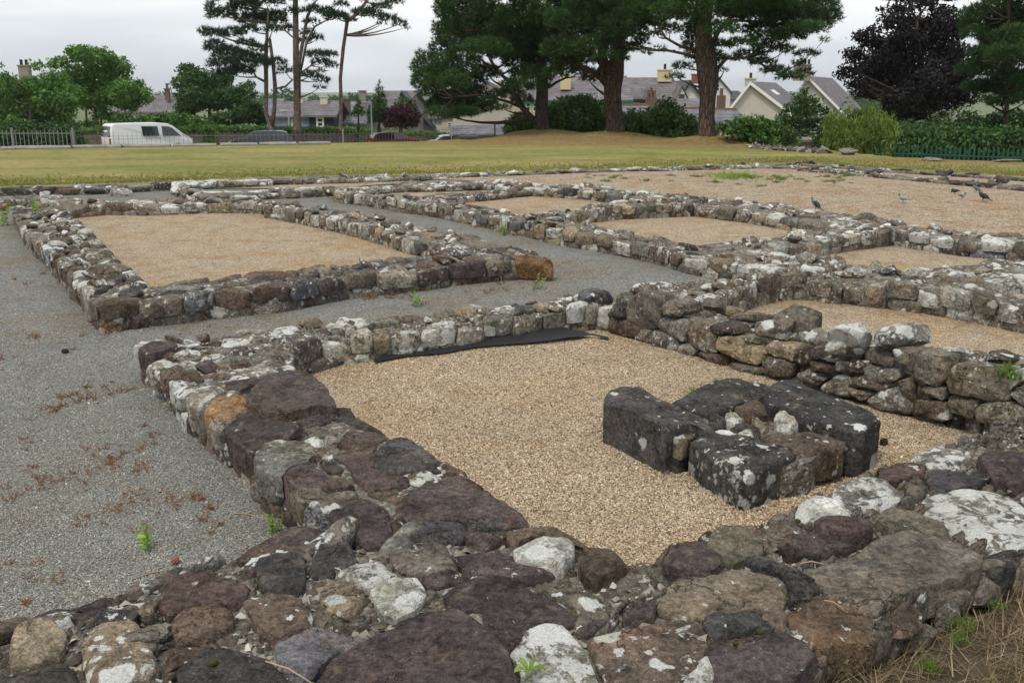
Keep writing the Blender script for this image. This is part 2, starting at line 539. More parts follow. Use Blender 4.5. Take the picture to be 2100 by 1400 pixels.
site = PP([(-900, 2400), (-1500, 420), (0, 385), (350, 374), (560, 366), (880, 360), (1325, 344), (1640, 334), (1887, 350), (2100, 364), (2500, 385), (3200, 470), (4200, 700), (2600, 870),
           (2300, 1000), (2110, 1120), (1900, 1240), (1700, 1360), (1400, 1500), (900, 1750)])
sheet('gravel_path', site, 0.004, M['grey'], 'grey gravel path and yard between the ruined walls')
ROOMS = [
    ('room_floor', [(545, 735), (1200, 640), (1750, 830), (2090, 850), (1900, 1050), (1300, 1300), (900, 1120), (640, 850)], 'beige', 'beige gravel floor of the nearest room around the stone pedestal'),
    ('room_floor', [(1345, 625), (1720, 572), (2100, 640), (2500, 720), (2400, 900), (2080, 850), (1700, 765)], 'beige', 'beige gravel floor of the room right of the nearest one'),
    ('room_floor', [(110, 432), (545, 420), (940, 520), (880, 560), (240, 620)], 'beige', 'beige gravel floor of the large left room'),
    ('room_floor', [(720, 392), (1000, 378), (1060, 386), (900, 408)], 'beige', 'small far beige gravel room floor'),
    ('room_floor', [(880, 414), (1140, 386), (1300, 400), (1370, 412), (1110, 462)], 'beige', 'beige gravel floor of the middle room'),
    ('room_floor', [(1110, 452), (1420, 422), (1720, 462), (1850, 480), (1530, 550)], 'beige', 'beige gravel floor of the room behind the blocks'),
    ('room_floor', [(1500, 520), (1838, 474), (2100, 505), (2400, 540), (2200, 610), (1700, 590)], 'beige', 'beige gravel floor of the right middle room'),
    ('yard_floor', [(880, 368), (1640, 341), (1900, 361), (2100, 372), (2500, 395), (3200, 480), (3000, 560), (2100, 500), (1850, 470), (1500, 418), (1150, 386), (1010, 374)], 'beige_far', 'wide weedy beige gravel yard at the back right'),
    ('strip_floor', [(400, 388), (560, 373), (880, 362), (940, 366), (690, 388)], 'beige_far', 'narrow strip of reddish beige gravel behind the row of white topped stones'),
]
for i, (nm, poly, mk, lab) in enumerate(ROOMS):
    sheet(nm, PP(poly), 0.010 + 0.004 * (i % 3), M[mk], lab)

# ------------------------------------------------------------------ stones
PAL = {
    'grey': (.190, .180, .155), 'tan': (.23, .19, .135), 'brown': (.118, .090, .070), 'purple': (.079, .064, .061), 'maroon': (.088, .064, .060),
    'dark': (.066, .063, .064), 'slate': (.118, .122, .128), 'olive': (.158, .141, .113), 'light': (.31, .30, .265), 'white': (.56, .56, .54), 'orange': (.26, .165, .085),
    'greybrown': (.15, .132, .108),
}
MIX = {  # palette of the auto stones
    'std': [('grey', 4), ('olive', 3), ('brown', 3), ('greybrown', 6), ('light', 1.5), ('slate', .6), ('tan', 2), ('dark', 1)],
    'left': [('brown', 4), ('purple', 2), ('grey', 3), ('light', 2), ('greybrown', 4), ('slate', 1), ('dark', 1)],
    'dark': [('purple', 4), ('dark', 3), ('brown', 3), ('greybrown', 3), ('grey', 2), ('olive', 1)],
    'pale': [('grey', 4), ('light', 2.5), ('olive', 2), ('brown', 2), ('greybrown', 4), ('slate', .8), ('tan', 1.5)],
}


def chaikin(p, k=1, q=0.22):
    for _ in range(k):
        o = []
        for i in range(len(p)):
            a, b = p[i], p[(i + 1) % len(p)]
            o.append((a[0] * (1 - q) + b[0] * q, a[1] * (1 - q) + b[1] * q)); o.append((a[0] * q + b[0] * (1 - q), a[1] * q + b[1] * (1 - q)))
        p = o
    return p


def resample(p, n, closed=True):
    pts = np.array(p + [p[0]] if closed else p, dtype=float)
    d = np.r_[0, np.cumsum(np.hypot(*(pts[1:, :2] - pts[:-1, :2]).T))]
    t = np.linspace(0, d[-1], n + 1)[:-1] if closed else np.linspace(0, d[-1], n)
    return np.stack([np.interp(t, d, pts[:, k]) for k in range(pts.shape[1])], 1)


def area(p):
    return 0.5 * sum(p[i][0] * p[(i + 1) % len(p)][1] - p[(i + 1) % len(p)][0] * p[i][1] for i in range(len(p)))


def centroid(p):
    A = area(p) or 1e-9; cx = cy = 0
    for i in range(len(p)):
        a, b = p[i], p[(i + 1) % len(p)]; c = a[0] * b[1] - b[0] * a[1]
        cx += (a[0] + b[0]) * c; cy += (a[1] + b[1]) * c
    return cx / (6 * A), cy / (6 * A)


def stone_mesh(poly, depth, dome=0.01, edge=0.015, lod=1, rounds=1, amp=0.006, tilt=0.06, seed=None, q_=None, grow=1.0, taper=1.0):
    """poly: list of (u,v) in metres, any origin. Returns mesh in (u,v,w) about its centroid, plus the centroid."""
    if area(poly) < 0: poly = poly[::-1]
    c = centroid(poly)
    seed = rnd.random() * 1000 if seed is None else seed
    q = [((a - c[0]) * grow, (b - c[1]) * grow) for a, b in poly]
    n = {0: 9, 1: 16, 2: 26, 3: 46}[lod]
    q = resample(chaikin(q, rounds, q_ or (0.12 if rounds == 1 else 0.2)), n)
    r = np.hypot(q[:, 0], q[:, 1])
    rm = max(1e-3, r.mean())
    e = min(edge, rm * 0.4, depth * 0.5)
    if lod == 0: prof = [(1.0, -depth), (1.02, -e), (1 - e / rm, 0.0), (0.5, dome * .8)]
    elif lod == 1: prof = [(0.94, -depth), (1.02, -depth * .5), (1.01, -e), (1 - e * .4 / rm, -e * .3), (1 - 1.3 * e / rm, dome * .2), (0.5, dome * .85)]
    elif lod == 2: prof = [(0.92, -depth), (0.99, -depth * .72), (1.02, -depth * .45), (1.015, -e * 1.2), (1.0, -e * .6), (1 - e * .45 / rm, -e * .15), (1 - 1.2 * e / rm, dome * .1), (0.72, dome * .5), (0.45, dome * .9), (0.22, dome)]
    else: prof = [(0.97, -depth), (0.985, -depth * .8), (1.0, -depth * .6), (1.005, -depth * .4), (1.0, -depth * .22 - e * .5), (1.005, -e), (1 - e * .35 / rm, -e * .1), (1 - 1.0 * e / rm, 0), (0.93, dome * .1), (0.84, dome * .25), (0.72, dome * .5), (0.58, dome * .75), (0.44, dome * .9), (0.3, dome * .98), (0.15, dome)]
    if taper < 1: prof = [(1 - (1 - s_) * taper if w_ < -e * 1.1 and s_ < 1 else s_, w_) for s_, w_ in prof]
    V = []
    ta, tb = rnd.uniform(-tilt, tilt), rnd.uniform(-tilt, tilt)
    rough = [1 + 0.05 * noise.noise(Vector((x / rm * 1.3, y / rm * 1.3, seed))) + 0.05 * noise.noise(Vector((x * 22, y * 22, seed))) + (0.03 * noise.noise(Vector((x * 60, y * 60, seed))) if lod > 1 else 0) for x, y in q]
    fr = 1.0 / max(0.05, rm)
    for s, w in prof:
        for k in range(n):
            x, y = q[k][0] * s * rough[k], q[k][1] * s * rough[k]
            V.append([x, y, w])
    V.append([0, 0, dome])
    for v in V:
        top = 1.0 if v[2] > -e * 1.1 else max(0.0, 1 + (v[2] + e) / depth)
        pv = Vector((v[0] * fr, v[1] * fr, v[2] * fr + seed))
        nz = (noise.noise(pv * 1.1) * 1.6 + noise.noise(pv * 2.7)) * (.55 if lod == 3 else 1)
        if lod >= 2:
            pf = Vector((v[0] * 28, v[1] * 28, v[2] * 28 + seed))
            nz += 0.8 * noise.noise(pf)
            # flaked steps
            st = noise.noise(pv * 0.9 + Vector((7, 3, 1))) + .3 * noise.noise(pv * 3.1)
            nz += 3.0 * (math.floor(st * 5) / 5 - st * 0.75)
            hx = noise.noise(pf * 0.6 + Vector((31, 0, 0))); hy = noise.noise(pf * 0.6 + Vector((0, 57, 0)))
            v[0] += hx * amp * 0.7; v[1] += hy * amp * 0.7
        v[2] += nz * amp * (0.4 + 0.6 * top) + (ta * v[0] + tb * v[1]) * top
    # fracture planes nick the upper edges and corners
    for _ in range({0: 2, 1: 4, 2: 8, 3: 14}[lod]):
        th = rnd.uniform(0, 6.283); ph = R(rnd.uniform(30 if lod == 3 else 8, 66)); d = (math.cos(th) * math.cos(ph), math.sin(th) * math.cos(ph), math.sin(ph))
        sup = max(v[0] * d[0] + v[1] * d[1] + v[2] * d[2] for v in V)
        k_ = sup - rnd.uniform(.02, .09 if lod == 3 else .13) * min(rm, .16)
        for v in V:
            q__ = v[0] * d[0] + v[1] * d[1] + v[2] * d[2] - k_
            if q__ > 0: v[0] -= d[0] * q__; v[1] -= d[1] * q__; v[2] -= d[2] * q__
    F = []
    L = len(prof)
    for i in range(L - 1):
        for k in range(n):
            k2 = (k + 1) % n
            F.append((i * n + k, i * n + k2, (i + 1) * n + k2, (i + 1) * n + k))
    cI = L * n
    for k in range(n): F.append(((L - 1) * n + k, (L - 1) * n + (k + 1) % n, cI))
    F.append(tuple(range(n))[::-1])
    return V, F, c


def put_stone(poly, O, U, Vv, N, depth, parent, colr, lich, **kw):
    V, F, c = stone_mesh(poly, depth, **kw)
    org = O + U * c[0] + Vv * c[1]
    me = mesh('stone', [U * a + Vv * b + N * w for a, b, w in V], F, M['stone'], True)
    me.set_sharp_from_angle(angle=R(24))
    o = link('stone', me, parent, org - (parent.location if parent is not None else Vector()))
    k = rnd.uniform(0.82, 1.22)
    o.color = (colr[0] * k * rnd.uniform(.97, 1.05), colr[1] * k, colr[2] * k * rnd.uniform(.92, 1.03), lich)
    return o


def merge_stones(objs, root):
    V = []; F = []; cols = []
    for o in objs:
        b = len(V); me = o.data
        V += [tuple(v.co + o.location) for v in me.vertices]
        for p in me.polygons: F.append(tuple(i + b for i in p.vertices))
        bpy.data.objects.remove(o); bpy.data.meshes.remove(me)
    o = link('rubble_filling', mesh('rubble_filling', V, F, M['stone'], True), root); o.color = (*PAL['greybrown'], .3); o['kind'] = 'stuff'


UX, UY, UZ = Vector((1, 0, 0)), Vector((0, 1, 0)), Vector((0, 0, 1))


def pick(mixname):
    l = MIX[mixname]; t = rnd.random() * sum(w for _, w in l)
    for k, w in l:
        t -= w
        if t <= 0: return k
    return l[-1][0]


def pick_lich(k, base):
    return min(0.95, max(0.0, base * .8 * rnd.choice((.15, .5, .9, 1.3, 1.9)) + {'light': .15, 'white': .3}.get(k, 0)))


def clip(poly, a, b, c):
    """keep a*x+b*y<=c"""
    o = []
    for i in range(len(poly)):
        p, q = poly[i], poly[(i + 1) % len(poly)]
        dp, dq = a * p[0] + b * p[1] - c, a * q[0] + b * q[1] - c
        if dp <= 0: o.append(p)
        if dp * dq < 0:
            t = dp / (dp - dq); o.append((p[0] + (q[0] - p[0]) * t, p[1] + (q[1] - p[1]) * t))
    return o


def cells(sites, x0, x1, y0, y1, gap):
    out = []
    S = np.array(sites)
    for i, s in enumerate(sites):
        d = np.hypot(S[:, 0] - s[0], S[:, 1] - s[1]); idx = np.argsort(d)[1:13]
        poly = [(x0, y0), (x1, y0), (x1, y1), (x0, y1)]
        for j in idx:
            t = S[j]; nx, ny = t[0] - s[0], t[1] - s[1]; L = math.hypot(nx, ny)
            if L < 1e-6: continue
            nx /= L; ny /= L
            poly = clip(poly, nx, ny, nx * (s[0] + t[0]) / 2 + ny * (s[1] + t[1]) / 2 - gap)
            if len(poly) < 3: break
        if len(poly) >= 3 and abs(area(poly)) > 0.0012: out.append((i, poly))
    return out


def inside(p, poly):
    c = False; n = len(poly); j = n - 1
    for i in range(n):
        a, b = poly[i], poly[j]
        if (a[1] > p[1]) != (b[1] > p[1]) and p[0] < (b[0] - a[0]) * (p[1] - a[1]) / (b[1] - a[1]) + a[0]: c = not c
        j = i
    return c


RUB = []


def rubble_protos():
    for i in range(16):
        bm = bmesh.new(); bmesh.ops.create_icosphere(bm, subdivisions=2, radius=1)
        rr = random.Random(900 + i); planes = []
        for _ in range(12): planes.append((Vector((rr.gauss(0, 1), rr.gauss(0, 1), rr.gauss(0, 1))).normalized(), rr.uniform(.5, .82)))
        sx, sy, sz = rr.uniform(1.0, 1.7), rr.uniform(.8, 1.1), rr.uniform(.45, .8)
        for v in bm.verts:
            p = v.co.copy()
            for d, k in planes:
                q = p.dot(d)
                if q > k: p -= d * (q - k)
            p += p.normalized() * .05 * noise.noise(p * 3 + Vector((i, 0, 0)))
            v.co = (p.x * sx * 1.2, p.y * sy * 1.2, p.z * sz * 1.2)
        me = bpy.data.meshes.new('stone'); bm.to_mesh(me); bm.free(); me.materials.append(M['stone']); RUB.append(me); me.set_sharp_from_angle(angle=R(20))


rubble_protos()


def wall(label, Fp, Kp, z, mixn='std', lich=0.35, size=0.26, lod=1, rows=None, avoid=(), face=True, ends=(), caps=True, capdepth=None, zf=None, cat='wall', skipface=(), rag=0.028, facelod=None, wn='stone_wall', drop=0.022, maxparts=235, rub=5.0):
    """Fp: photo pixels of the top front edge, Kp: of the top back edge, z: height or list of heights along the wall"""
    zs = z if isinstance(z, (list, tuple)) else [z, z]
    def zat(t): return float(np.interp(t, np.linspace(0, 1, len(zs)), zs))
    def world(pl):
        if isinstance(pl[0], Vector): w = [(p.x, p.y) for p in pl]
        else:
            n = len(pl); w = []
            for i, (x, y) in enumerate(pl):
                p = P(x, y, zat(i / (n - 1))); w.append((p.x, p.y))
        return w
    NS = 60
    fw = resample(world(Fp), NS, False); kw = resample(world(Kp), NS, False)
    mid = (fw + kw) / 2
    arc = np.r_[0, np.cumsum(np.hypot(*(mid[1:] - mid[:-1]).T))]
    L = arc[-1]; wid = np.hypot(*(kw - fw).T); wm = wid.mean()
    def at(s, t):   # s metres along, t 0..1 across
        i = np.interp(s, arc, np.arange(NS)); a = int(min(NS - 2, i)); f = i - a
        p0 = fw[a] * (1 - f) + fw[a + 1] * f; p1 = kw[a] * (1 - f) + kw[a + 1] * f
        return p0 * (1 - t) + p1 * t
    base = Vector((*at(L / 2, .5), 0))
    root = empty(wn, base, 0, label, cat)
    # ---- core of mortar and rubble
    V = []; Fc = []
    nl = max(8, int(L / (0.12 if lod >= 2 else 0.3))); nw = 7
    for i in range(nl + 1):
        s = L * i / nl; zz = zat(s / L)
        row = [(0.035, -0.06), (0.03, zz * 0.5), (0.045, zz - 0.05)] + [(0.06 + 0.88 * k / (nw - 1), zz - drop) for k in range(nw)] + [(0.95, zz - 0.05), (0.97, zz * .5), (0.965, -0.06)]
        for t, h in row:
            p = at(s, t)
            nzv = noise.fractal(Vector((p[0] * 6, p[1] * 6, h * 6)), 1, 2, 3)
            V.append((p[0] - base.x, p[1] - base.y, h + (0.018 * nzv if h > 0 else 0)))
    m = len(row)
    for i in range(nl):
        for k in range(m - 1):
            a = i * m + k; Fc.append((a, a + m, a + m + 1, a + 1))
    Fc.append(tuple(range(m))); Fc.append(tuple(range(nl * m, nl * m + m))[::-1])
    link('mortar_core', mesh('mortar_core', V, Fc, M['mortar'], True), root)
    # ---- cap stones
    cd = capdepth if capdepth else None
    if caps:
        rw = rows or max(2, int(round(wm / (size * 0.72))))
        made = []
        sites = []
        for r in range(rw):
            s = rnd.uniform(0, size)
            while s < L:
                edge_row = r in (0, rw - 1)
                step = size * (rnd.uniform(0.45, 1.8) if edge_row else rnd.uniform(0.35, 1.3))
                sites.append((s + step / 2, (r + 0.5) / rw * wm + rnd.uniform(-.33, .33) * wm / rw)); s += step
        for i, poly in cells(sites, -0.02, L + 0.02, 0.0, wm, 0.004 if lod >= 2 else 0.006):
            poly = [(min(max(a, 0), L), b / wm) for a, b in poly]
            poly = [(a, (-0.03 - rnd.uniform(-.02, .03)) if t < 0.01 else (1.03 if t > 0.99 else t)) for a, t in poly]
            wp = [tuple(at(a, t)) for a, t in poly]
            if abs(area(wp)) < 0.0015: continue
            c = centroid(wp)
            if any(inside(c, a) for a in avoid): continue
            low = any(inside(v, a) for a in avoid for v in wp)
            s0, t0 = centroid(poly)
            zz = zat(s0 / L) + rnd.uniform(-rag, rag * .7) - (drop * .75 if low else drop * .35)
            edge_row = t0 < 1.0 / rw or t0 > 1 - 1.0 / rw
            dep = (cd or min(0.17, zat(s0 / L) * rnd.uniform(.5, .75))) if edge_row else 0.07
            ck = pick(mixn)
            so = put_stone(wp, Vector((0, 0, zz)), UX, UY, UZ, dep, root, PAL[ck], pick_lich(ck, lich),
                      dome=rnd.uniform(.0, .018), edge=rnd.uniform(.008, .024), lod=lod, rounds=rnd.choice((1, 1, 2)), amp=0.009, tilt=0.13)
            made.append((abs(area(wp)) / max(1.0, (c[0] ** 2 + c[1] ** 2)), so))
        if len(made) > maxparts:
            made.sort(key=lambda q: -q[0]); merge_stones([q[1] for q in made[maxparts:]], root)

    # ---- loose rubble set in the top
    for _ in range(min(50, int(L * rub))):
        s_, t_ = rnd.uniform(.05, L - .05), rnd.uniform(.1, .9); p = at(s_, t_); r = rnd.uniform(.035, .085) * (size / .24) ** .5
        if any(inside(tuple(p), a) for a in avoid): continue
        o = link('stone', rnd.choice(RUB), root, Vector((p[0], p[1], zat(s_ / L) + r * rnd.uniform(-.15, .3))) - base)
        o.scale = (r, r, r); o.rotation_euler = (rnd.uniform(-.5, .5), rnd.uniform(-.5, .5), rnd.uniform(0, 6.3))
        ck = pick(mixn); kk = rnd.uniform(.8, 1.35); o.color = (*[c_ * kk for c_ in PAL[ck]], pick_lich(ck, lich))
    # ---- face courses below the caps, on the front side and wanted ends
    def face_run(pfun, Lf, zfun, nsgn=1):
        s = 0.0; ncourse = 0
        hmax = max(zfun(0), zfun(Lf / 2), zfun(Lf))
        ztop0 = lambda s: zfun(s) - (cd or min(0.12, zfun(s) * .55))
        nc = 1 if hmax < 0.30 else 2
        for c in range(nc):
            s = rnd.uniform(-0.1, 0)
            while s < Lf:
                w_ = size * rnd.uniform(.45, 1.6); s1 = min(Lf - .06, s + w_); s0_ = max(0, s)
                if s1 - s0_ > 0.05:
                    sm = (s0_ + s1) / 2
                    top = ztop0(sm); z0 = -0.03 + (top + .03) * c / nc; z1 = -0.03 + (top + .03) * (c + 1) / nc
                    if z1 - z0 > 0.035:
                        a = Vector((*pfun(s0_), 0)); b = Vector((*pfun(s1), 0)); U = (b - a); lf = U.length; U.normalize()
                        N = Vector((U.y, -U.x, 0)) * nsgn
                        g = 0.007; jz = rnd.uniform(-.012, .012); j2 = rnd.uniform(-.012, .012)
                        poly = [(g, z0 + .004), (lf - g, z0 + .004 + j2 * .5), (lf - g, z1 + j2), (lf * .5, z1 + jz + .006), (g, z1 - j2)]
                        mc = (a + b) / 2 + Vector((0, 0, (z0 + z1) / 2))
                        if not any(inside((s0_ + (s1 - s0_) / 2, (z0 + z1) / 2), q) for q in skipface):
                            ck = pick(mixn)
                            U2, V2 = (U, UZ)
                            if U.cross(UZ).dot(N) < 0: U2 = -U; a = b; 
                            put_stone(poly, a + N * rnd.uniform(-.012, .014), U2, UZ, N, 0.09, root, PAL[ck], pick_lich(ck, lich * .8),
                                      dome=rnd.uniform(.002, .016), edge=rnd.uniform(.008, .022), lod=facelod if facelod is not None else lod, rounds=rnd.choice((1, 2)), amp=0.007, tilt=0.05)
                s += w_
    if face and max(zs) > 0.14:
        mc = at(L / 2, .5) - at(L / 2, 0)
        U = at(L / 2 + .1, 0) - at(L / 2 - .1, 0)
        sg = 1 if (U[1] * mc[0] - U[0] * mc[1]) < 0 else -1
        face_run(lambda s: at(s, 0), L, lambda s: zat(s / L), sg)
    for e in ends:
        s = L if e else 0.0
        U = at(s, 1) - at(s, 0); out = at(s, .5) - at(L - s if False else (L * .5), .5)
        sg = 1 if (U[1] * out[0] - U[0] * out[1]) > 0 else -1
        we = math.hypot(*U)
        face_run(lambda q: at(s, q / we), we, lambda q: zat(s / L), sg)
    return root


def traced(parent, org, sc_, pts, z, ck, lich, depth=0.13, mode='top', plane=None, **kw):
    """a stone whose outline was read off the photograph; org/sc_ turn crop coordinates into photo pixels"""
    px = [(org[0] + x / sc_, org[1] + y / sc_) for x, y in pts]
    if mode == 'top':
        wp = [P(x, y, z) for x, y in px]
        poly = [(p.x, p.y) for p in wp]
        put_stone(poly, Vector((0, 0, z)), UX, UY, UZ, depth, parent, PAL[ck] if isinstance(ck, str) else ck, lich, **kw)
    else:
        p0, U, N = plane
        poly = []
        for x, y in px:
            w = on_plane(x, y, p0, N) - p0
            poly.append((w.dot(U), w.z))
        put_stone(poly, p0, U, UZ, N, depth, parent, PAL[ck] if isinstance(ck, str) else ck, lich, **kw)
    return poly


def boulder(parent, x0, x1, ytop, ybot, zb, ck, lich, lod=2, deep=0.7, sq=0.75, yaw=None, name='stone', seed=None):
    """free standing irregular stone; photo box x0..x1, ytop..ybot, bottom front at height zb"""
    pb = P((x0 + x1) / 2, ybot, zb)
    dist = (pb - Vector((0, 0, HC))).length
    mpp = dist / FPX / 1.0
    w = (x1 - x0) * mpp / 2; h = (ybot - ytop) * mpp / 2 * 1.0
    dpt = w * deep
    c = pb + Vector((pb.x, pb.y, 0)).normalized() * dpt * .9
    bm = bmesh.new()
    bmesh.ops.create_icosphere(bm, subdivisions={0: 1, 1: 2, 2: 3, 3: 4}[lod], radius=1)
    seed = rnd.random() * 500 if seed is None else seed
    yaw = rnd.uniform(-.5, .5) if yaw is None else yaw
    # a handful of cutting planes give fracture faces
    planes = []
    rr = random.Random(int(seed * 10))
    for _ in range(13):
        d = Vector((rr.gauss(0, 1), rr.gauss(0, 1), rr.gauss(0, 1))).normalized(); planes.append((d, rr.uniform(.56, .86)))
    for v in bm.verts:
        p = v.co.copy(); p = Vector([math.copysign(abs(t) ** sq, t) for t in p])
        for d, k in planes:
            q = p.dot(d)
            if q > k: p -= d * (q - k) * .97
        p += p.normalized() * (0.04 * noise.noise(p * 1.7 + Vector((seed, 0, 0))) + 0.035 * noise.noise(p * 5 + Vector((0, seed, 0))))
        x, y, z = p.x * w * 1.18, p.y * dpt * 1.18, p.z * h * 1.2
        v.co = (x * math.cos(yaw) - y * math.sin(yaw), x * math.sin(yaw) + y * math.cos(yaw), z)
    me = bpy.data.meshes.new(name); bm.to_mesh(me); bm.free(); me.materials.append(M['stone'])
    me.polygons.foreach_set('use_smooth', [True] * len(me.polygons))
    me.set_sharp_from_angle(angle=R(24))
    loc = Vector((c.x, c.y, zb + h * .92))
    o = link(name, me, parent, loc - (parent.location if parent is not None else Vector()))
    col = PAL[ck] if isinstance(ck, str) else ck
    o.color = (*col, lich)
    return o

# ================================================================== the ruins
# ---- nearest walls: outlines of their top stones read off the photograph
oA, sA = (250, 640), 2.979     # crop of the left wall
oB, sB = (700, 900), 2.8
oC, sC = (1350, 900), 2.8
oD, sD = (0, 900), 2.8
ZW1, ZW4 = 0.22, 0.25
W1_ST = [
    (oA, sA, [(860, 390), (900, 355), (1060, 345), (1150, 390), (1220, 440), (1290, 530), (1300, 570), (1180, 560), (1010, 590), (880, 590), (770, 550), (765, 490), (830, 430)], 'purple', .12, .05),
    (oA, sA, [(500, 590), (560, 530), (760, 480), (765, 560), (790, 600), (640, 630), (570, 620), (510, 600)], 'orange', .10, .0),
    (oA, sA, [(640, 660), (760, 620), (900, 620), (1000, 650), (1090, 730), (960, 790), (870, 800), (800, 840), (700, 780), (650, 720)], 'purple', .08, .0),
    (oA, sA, [(810, 860), (900, 790), (1080, 770), (1230, 800), (1280, 870), (1180, 900), (1050, 920), (970, 980), (900, 960), (820, 920)], 'grey', .25, .0),
    (oA, sA, [(1030, 600), (1180, 570), (1240, 590), (1210, 620), (1060, 630)], 'purple', .1, .0),
    (oA, sA, [(1060, 640), (1200, 620), (1280, 660), (1200, 690), (1090, 700)], 'purple', .05, .0),
    (oA, sA, [(1110, 690), (1280, 680), (1360, 700), (1340, 740), (1140, 770)], 'olive', .1, -.01),
    (oA, sA, [(1240, 600), (1390, 580), (1420, 630), (1530, 690), (1620, 730), (1480, 730), (1370, 690), (1280, 650)], 'dark', .1, -.01),
    (oA, sA, [(1350, 730), (1480, 720), (1650, 750), (1550, 790), (1440, 810), (1400, 790)], 'purple', .15, .0),
    (oA, sA, [(1230, 760), (1270, 730), (1340, 770), (1260, 800)], 'light', .3, .02),
    (oA, sA, [(1290, 870), (1420, 830), (1530, 815), (1545, 900), (1570, 965), (1740, 970), (1740, 1040), (1600, 1060), (1480, 1070), (1430, 1010), (1380, 930)], 'maroon', .05, .0),
    (oA, sA, [(1540, 830), (1600, 780), (1740, 760), (1860, 850), (1930, 900), (1960, 950), (1800, 950), (1640, 960), (1560, 940)], 'dark', .08, .025),
    (oA, sA, [(980, 980), (1060, 920), (1140, 910), (1250, 980), (1240, 1050), (1150, 1110), (1060, 1070)], 'purple', .05, .01),
    (oA, sA, [(1200, 910), (1280, 910), (1360, 950), (1330, 990), (1260, 970)], 'purple', .05, .0),
    (oA, sA, [(1250, 1000), (1330, 995), (1420, 1040), (1350, 1060), (1210, 1080)], 'brown', .05, .02),
    (oA, sA, [(1120, 1140), (1200, 1110), (1430, 1080), (1440, 1110), (1260, 1180), (1160, 1180)], 'olive', .08, .0),
    (oA, sA, [(640, 410), (830, 385), (840, 430), (720, 475), (640, 455)], 'purple', .1, .01),
    (oA, sA, [(390, 500), (440, 460), (520, 440), (640, 480), (560, 520), (500, 550), (420, 560)], 'grey', .55, .0),
    (oA, sA, [(95, 200), (170, 170), (320, 175), (340, 200), (200, 250), (140, 245)], 'purple', .25, .03),
    (oA, sA, [(640, 370), (820, 320), (960, 320), (970, 345), (870, 375), (700, 400)], 'grey', .6, .0),
    (oB, sB, [(280, 430), (380, 310), (600, 195), (690, 185), (800, 260), (900, 340), (1080, 460), (1060, 485), (890, 490), (700, 460), (430, 470)], 'purple', .05, .0),
    ((0, 0), 1, [(670, 1042), (700, 1025), (745, 1012), (795, 1045), (802, 1085), (815, 1115), (787, 1150), (745, 1115), (690, 1075)], 'purple', .05, .0),
    ((0, 0), 1, [(748, 1010), (790, 985), (822, 998), (805, 1030), (795, 1040)], 'brown', .15, -.02),
]
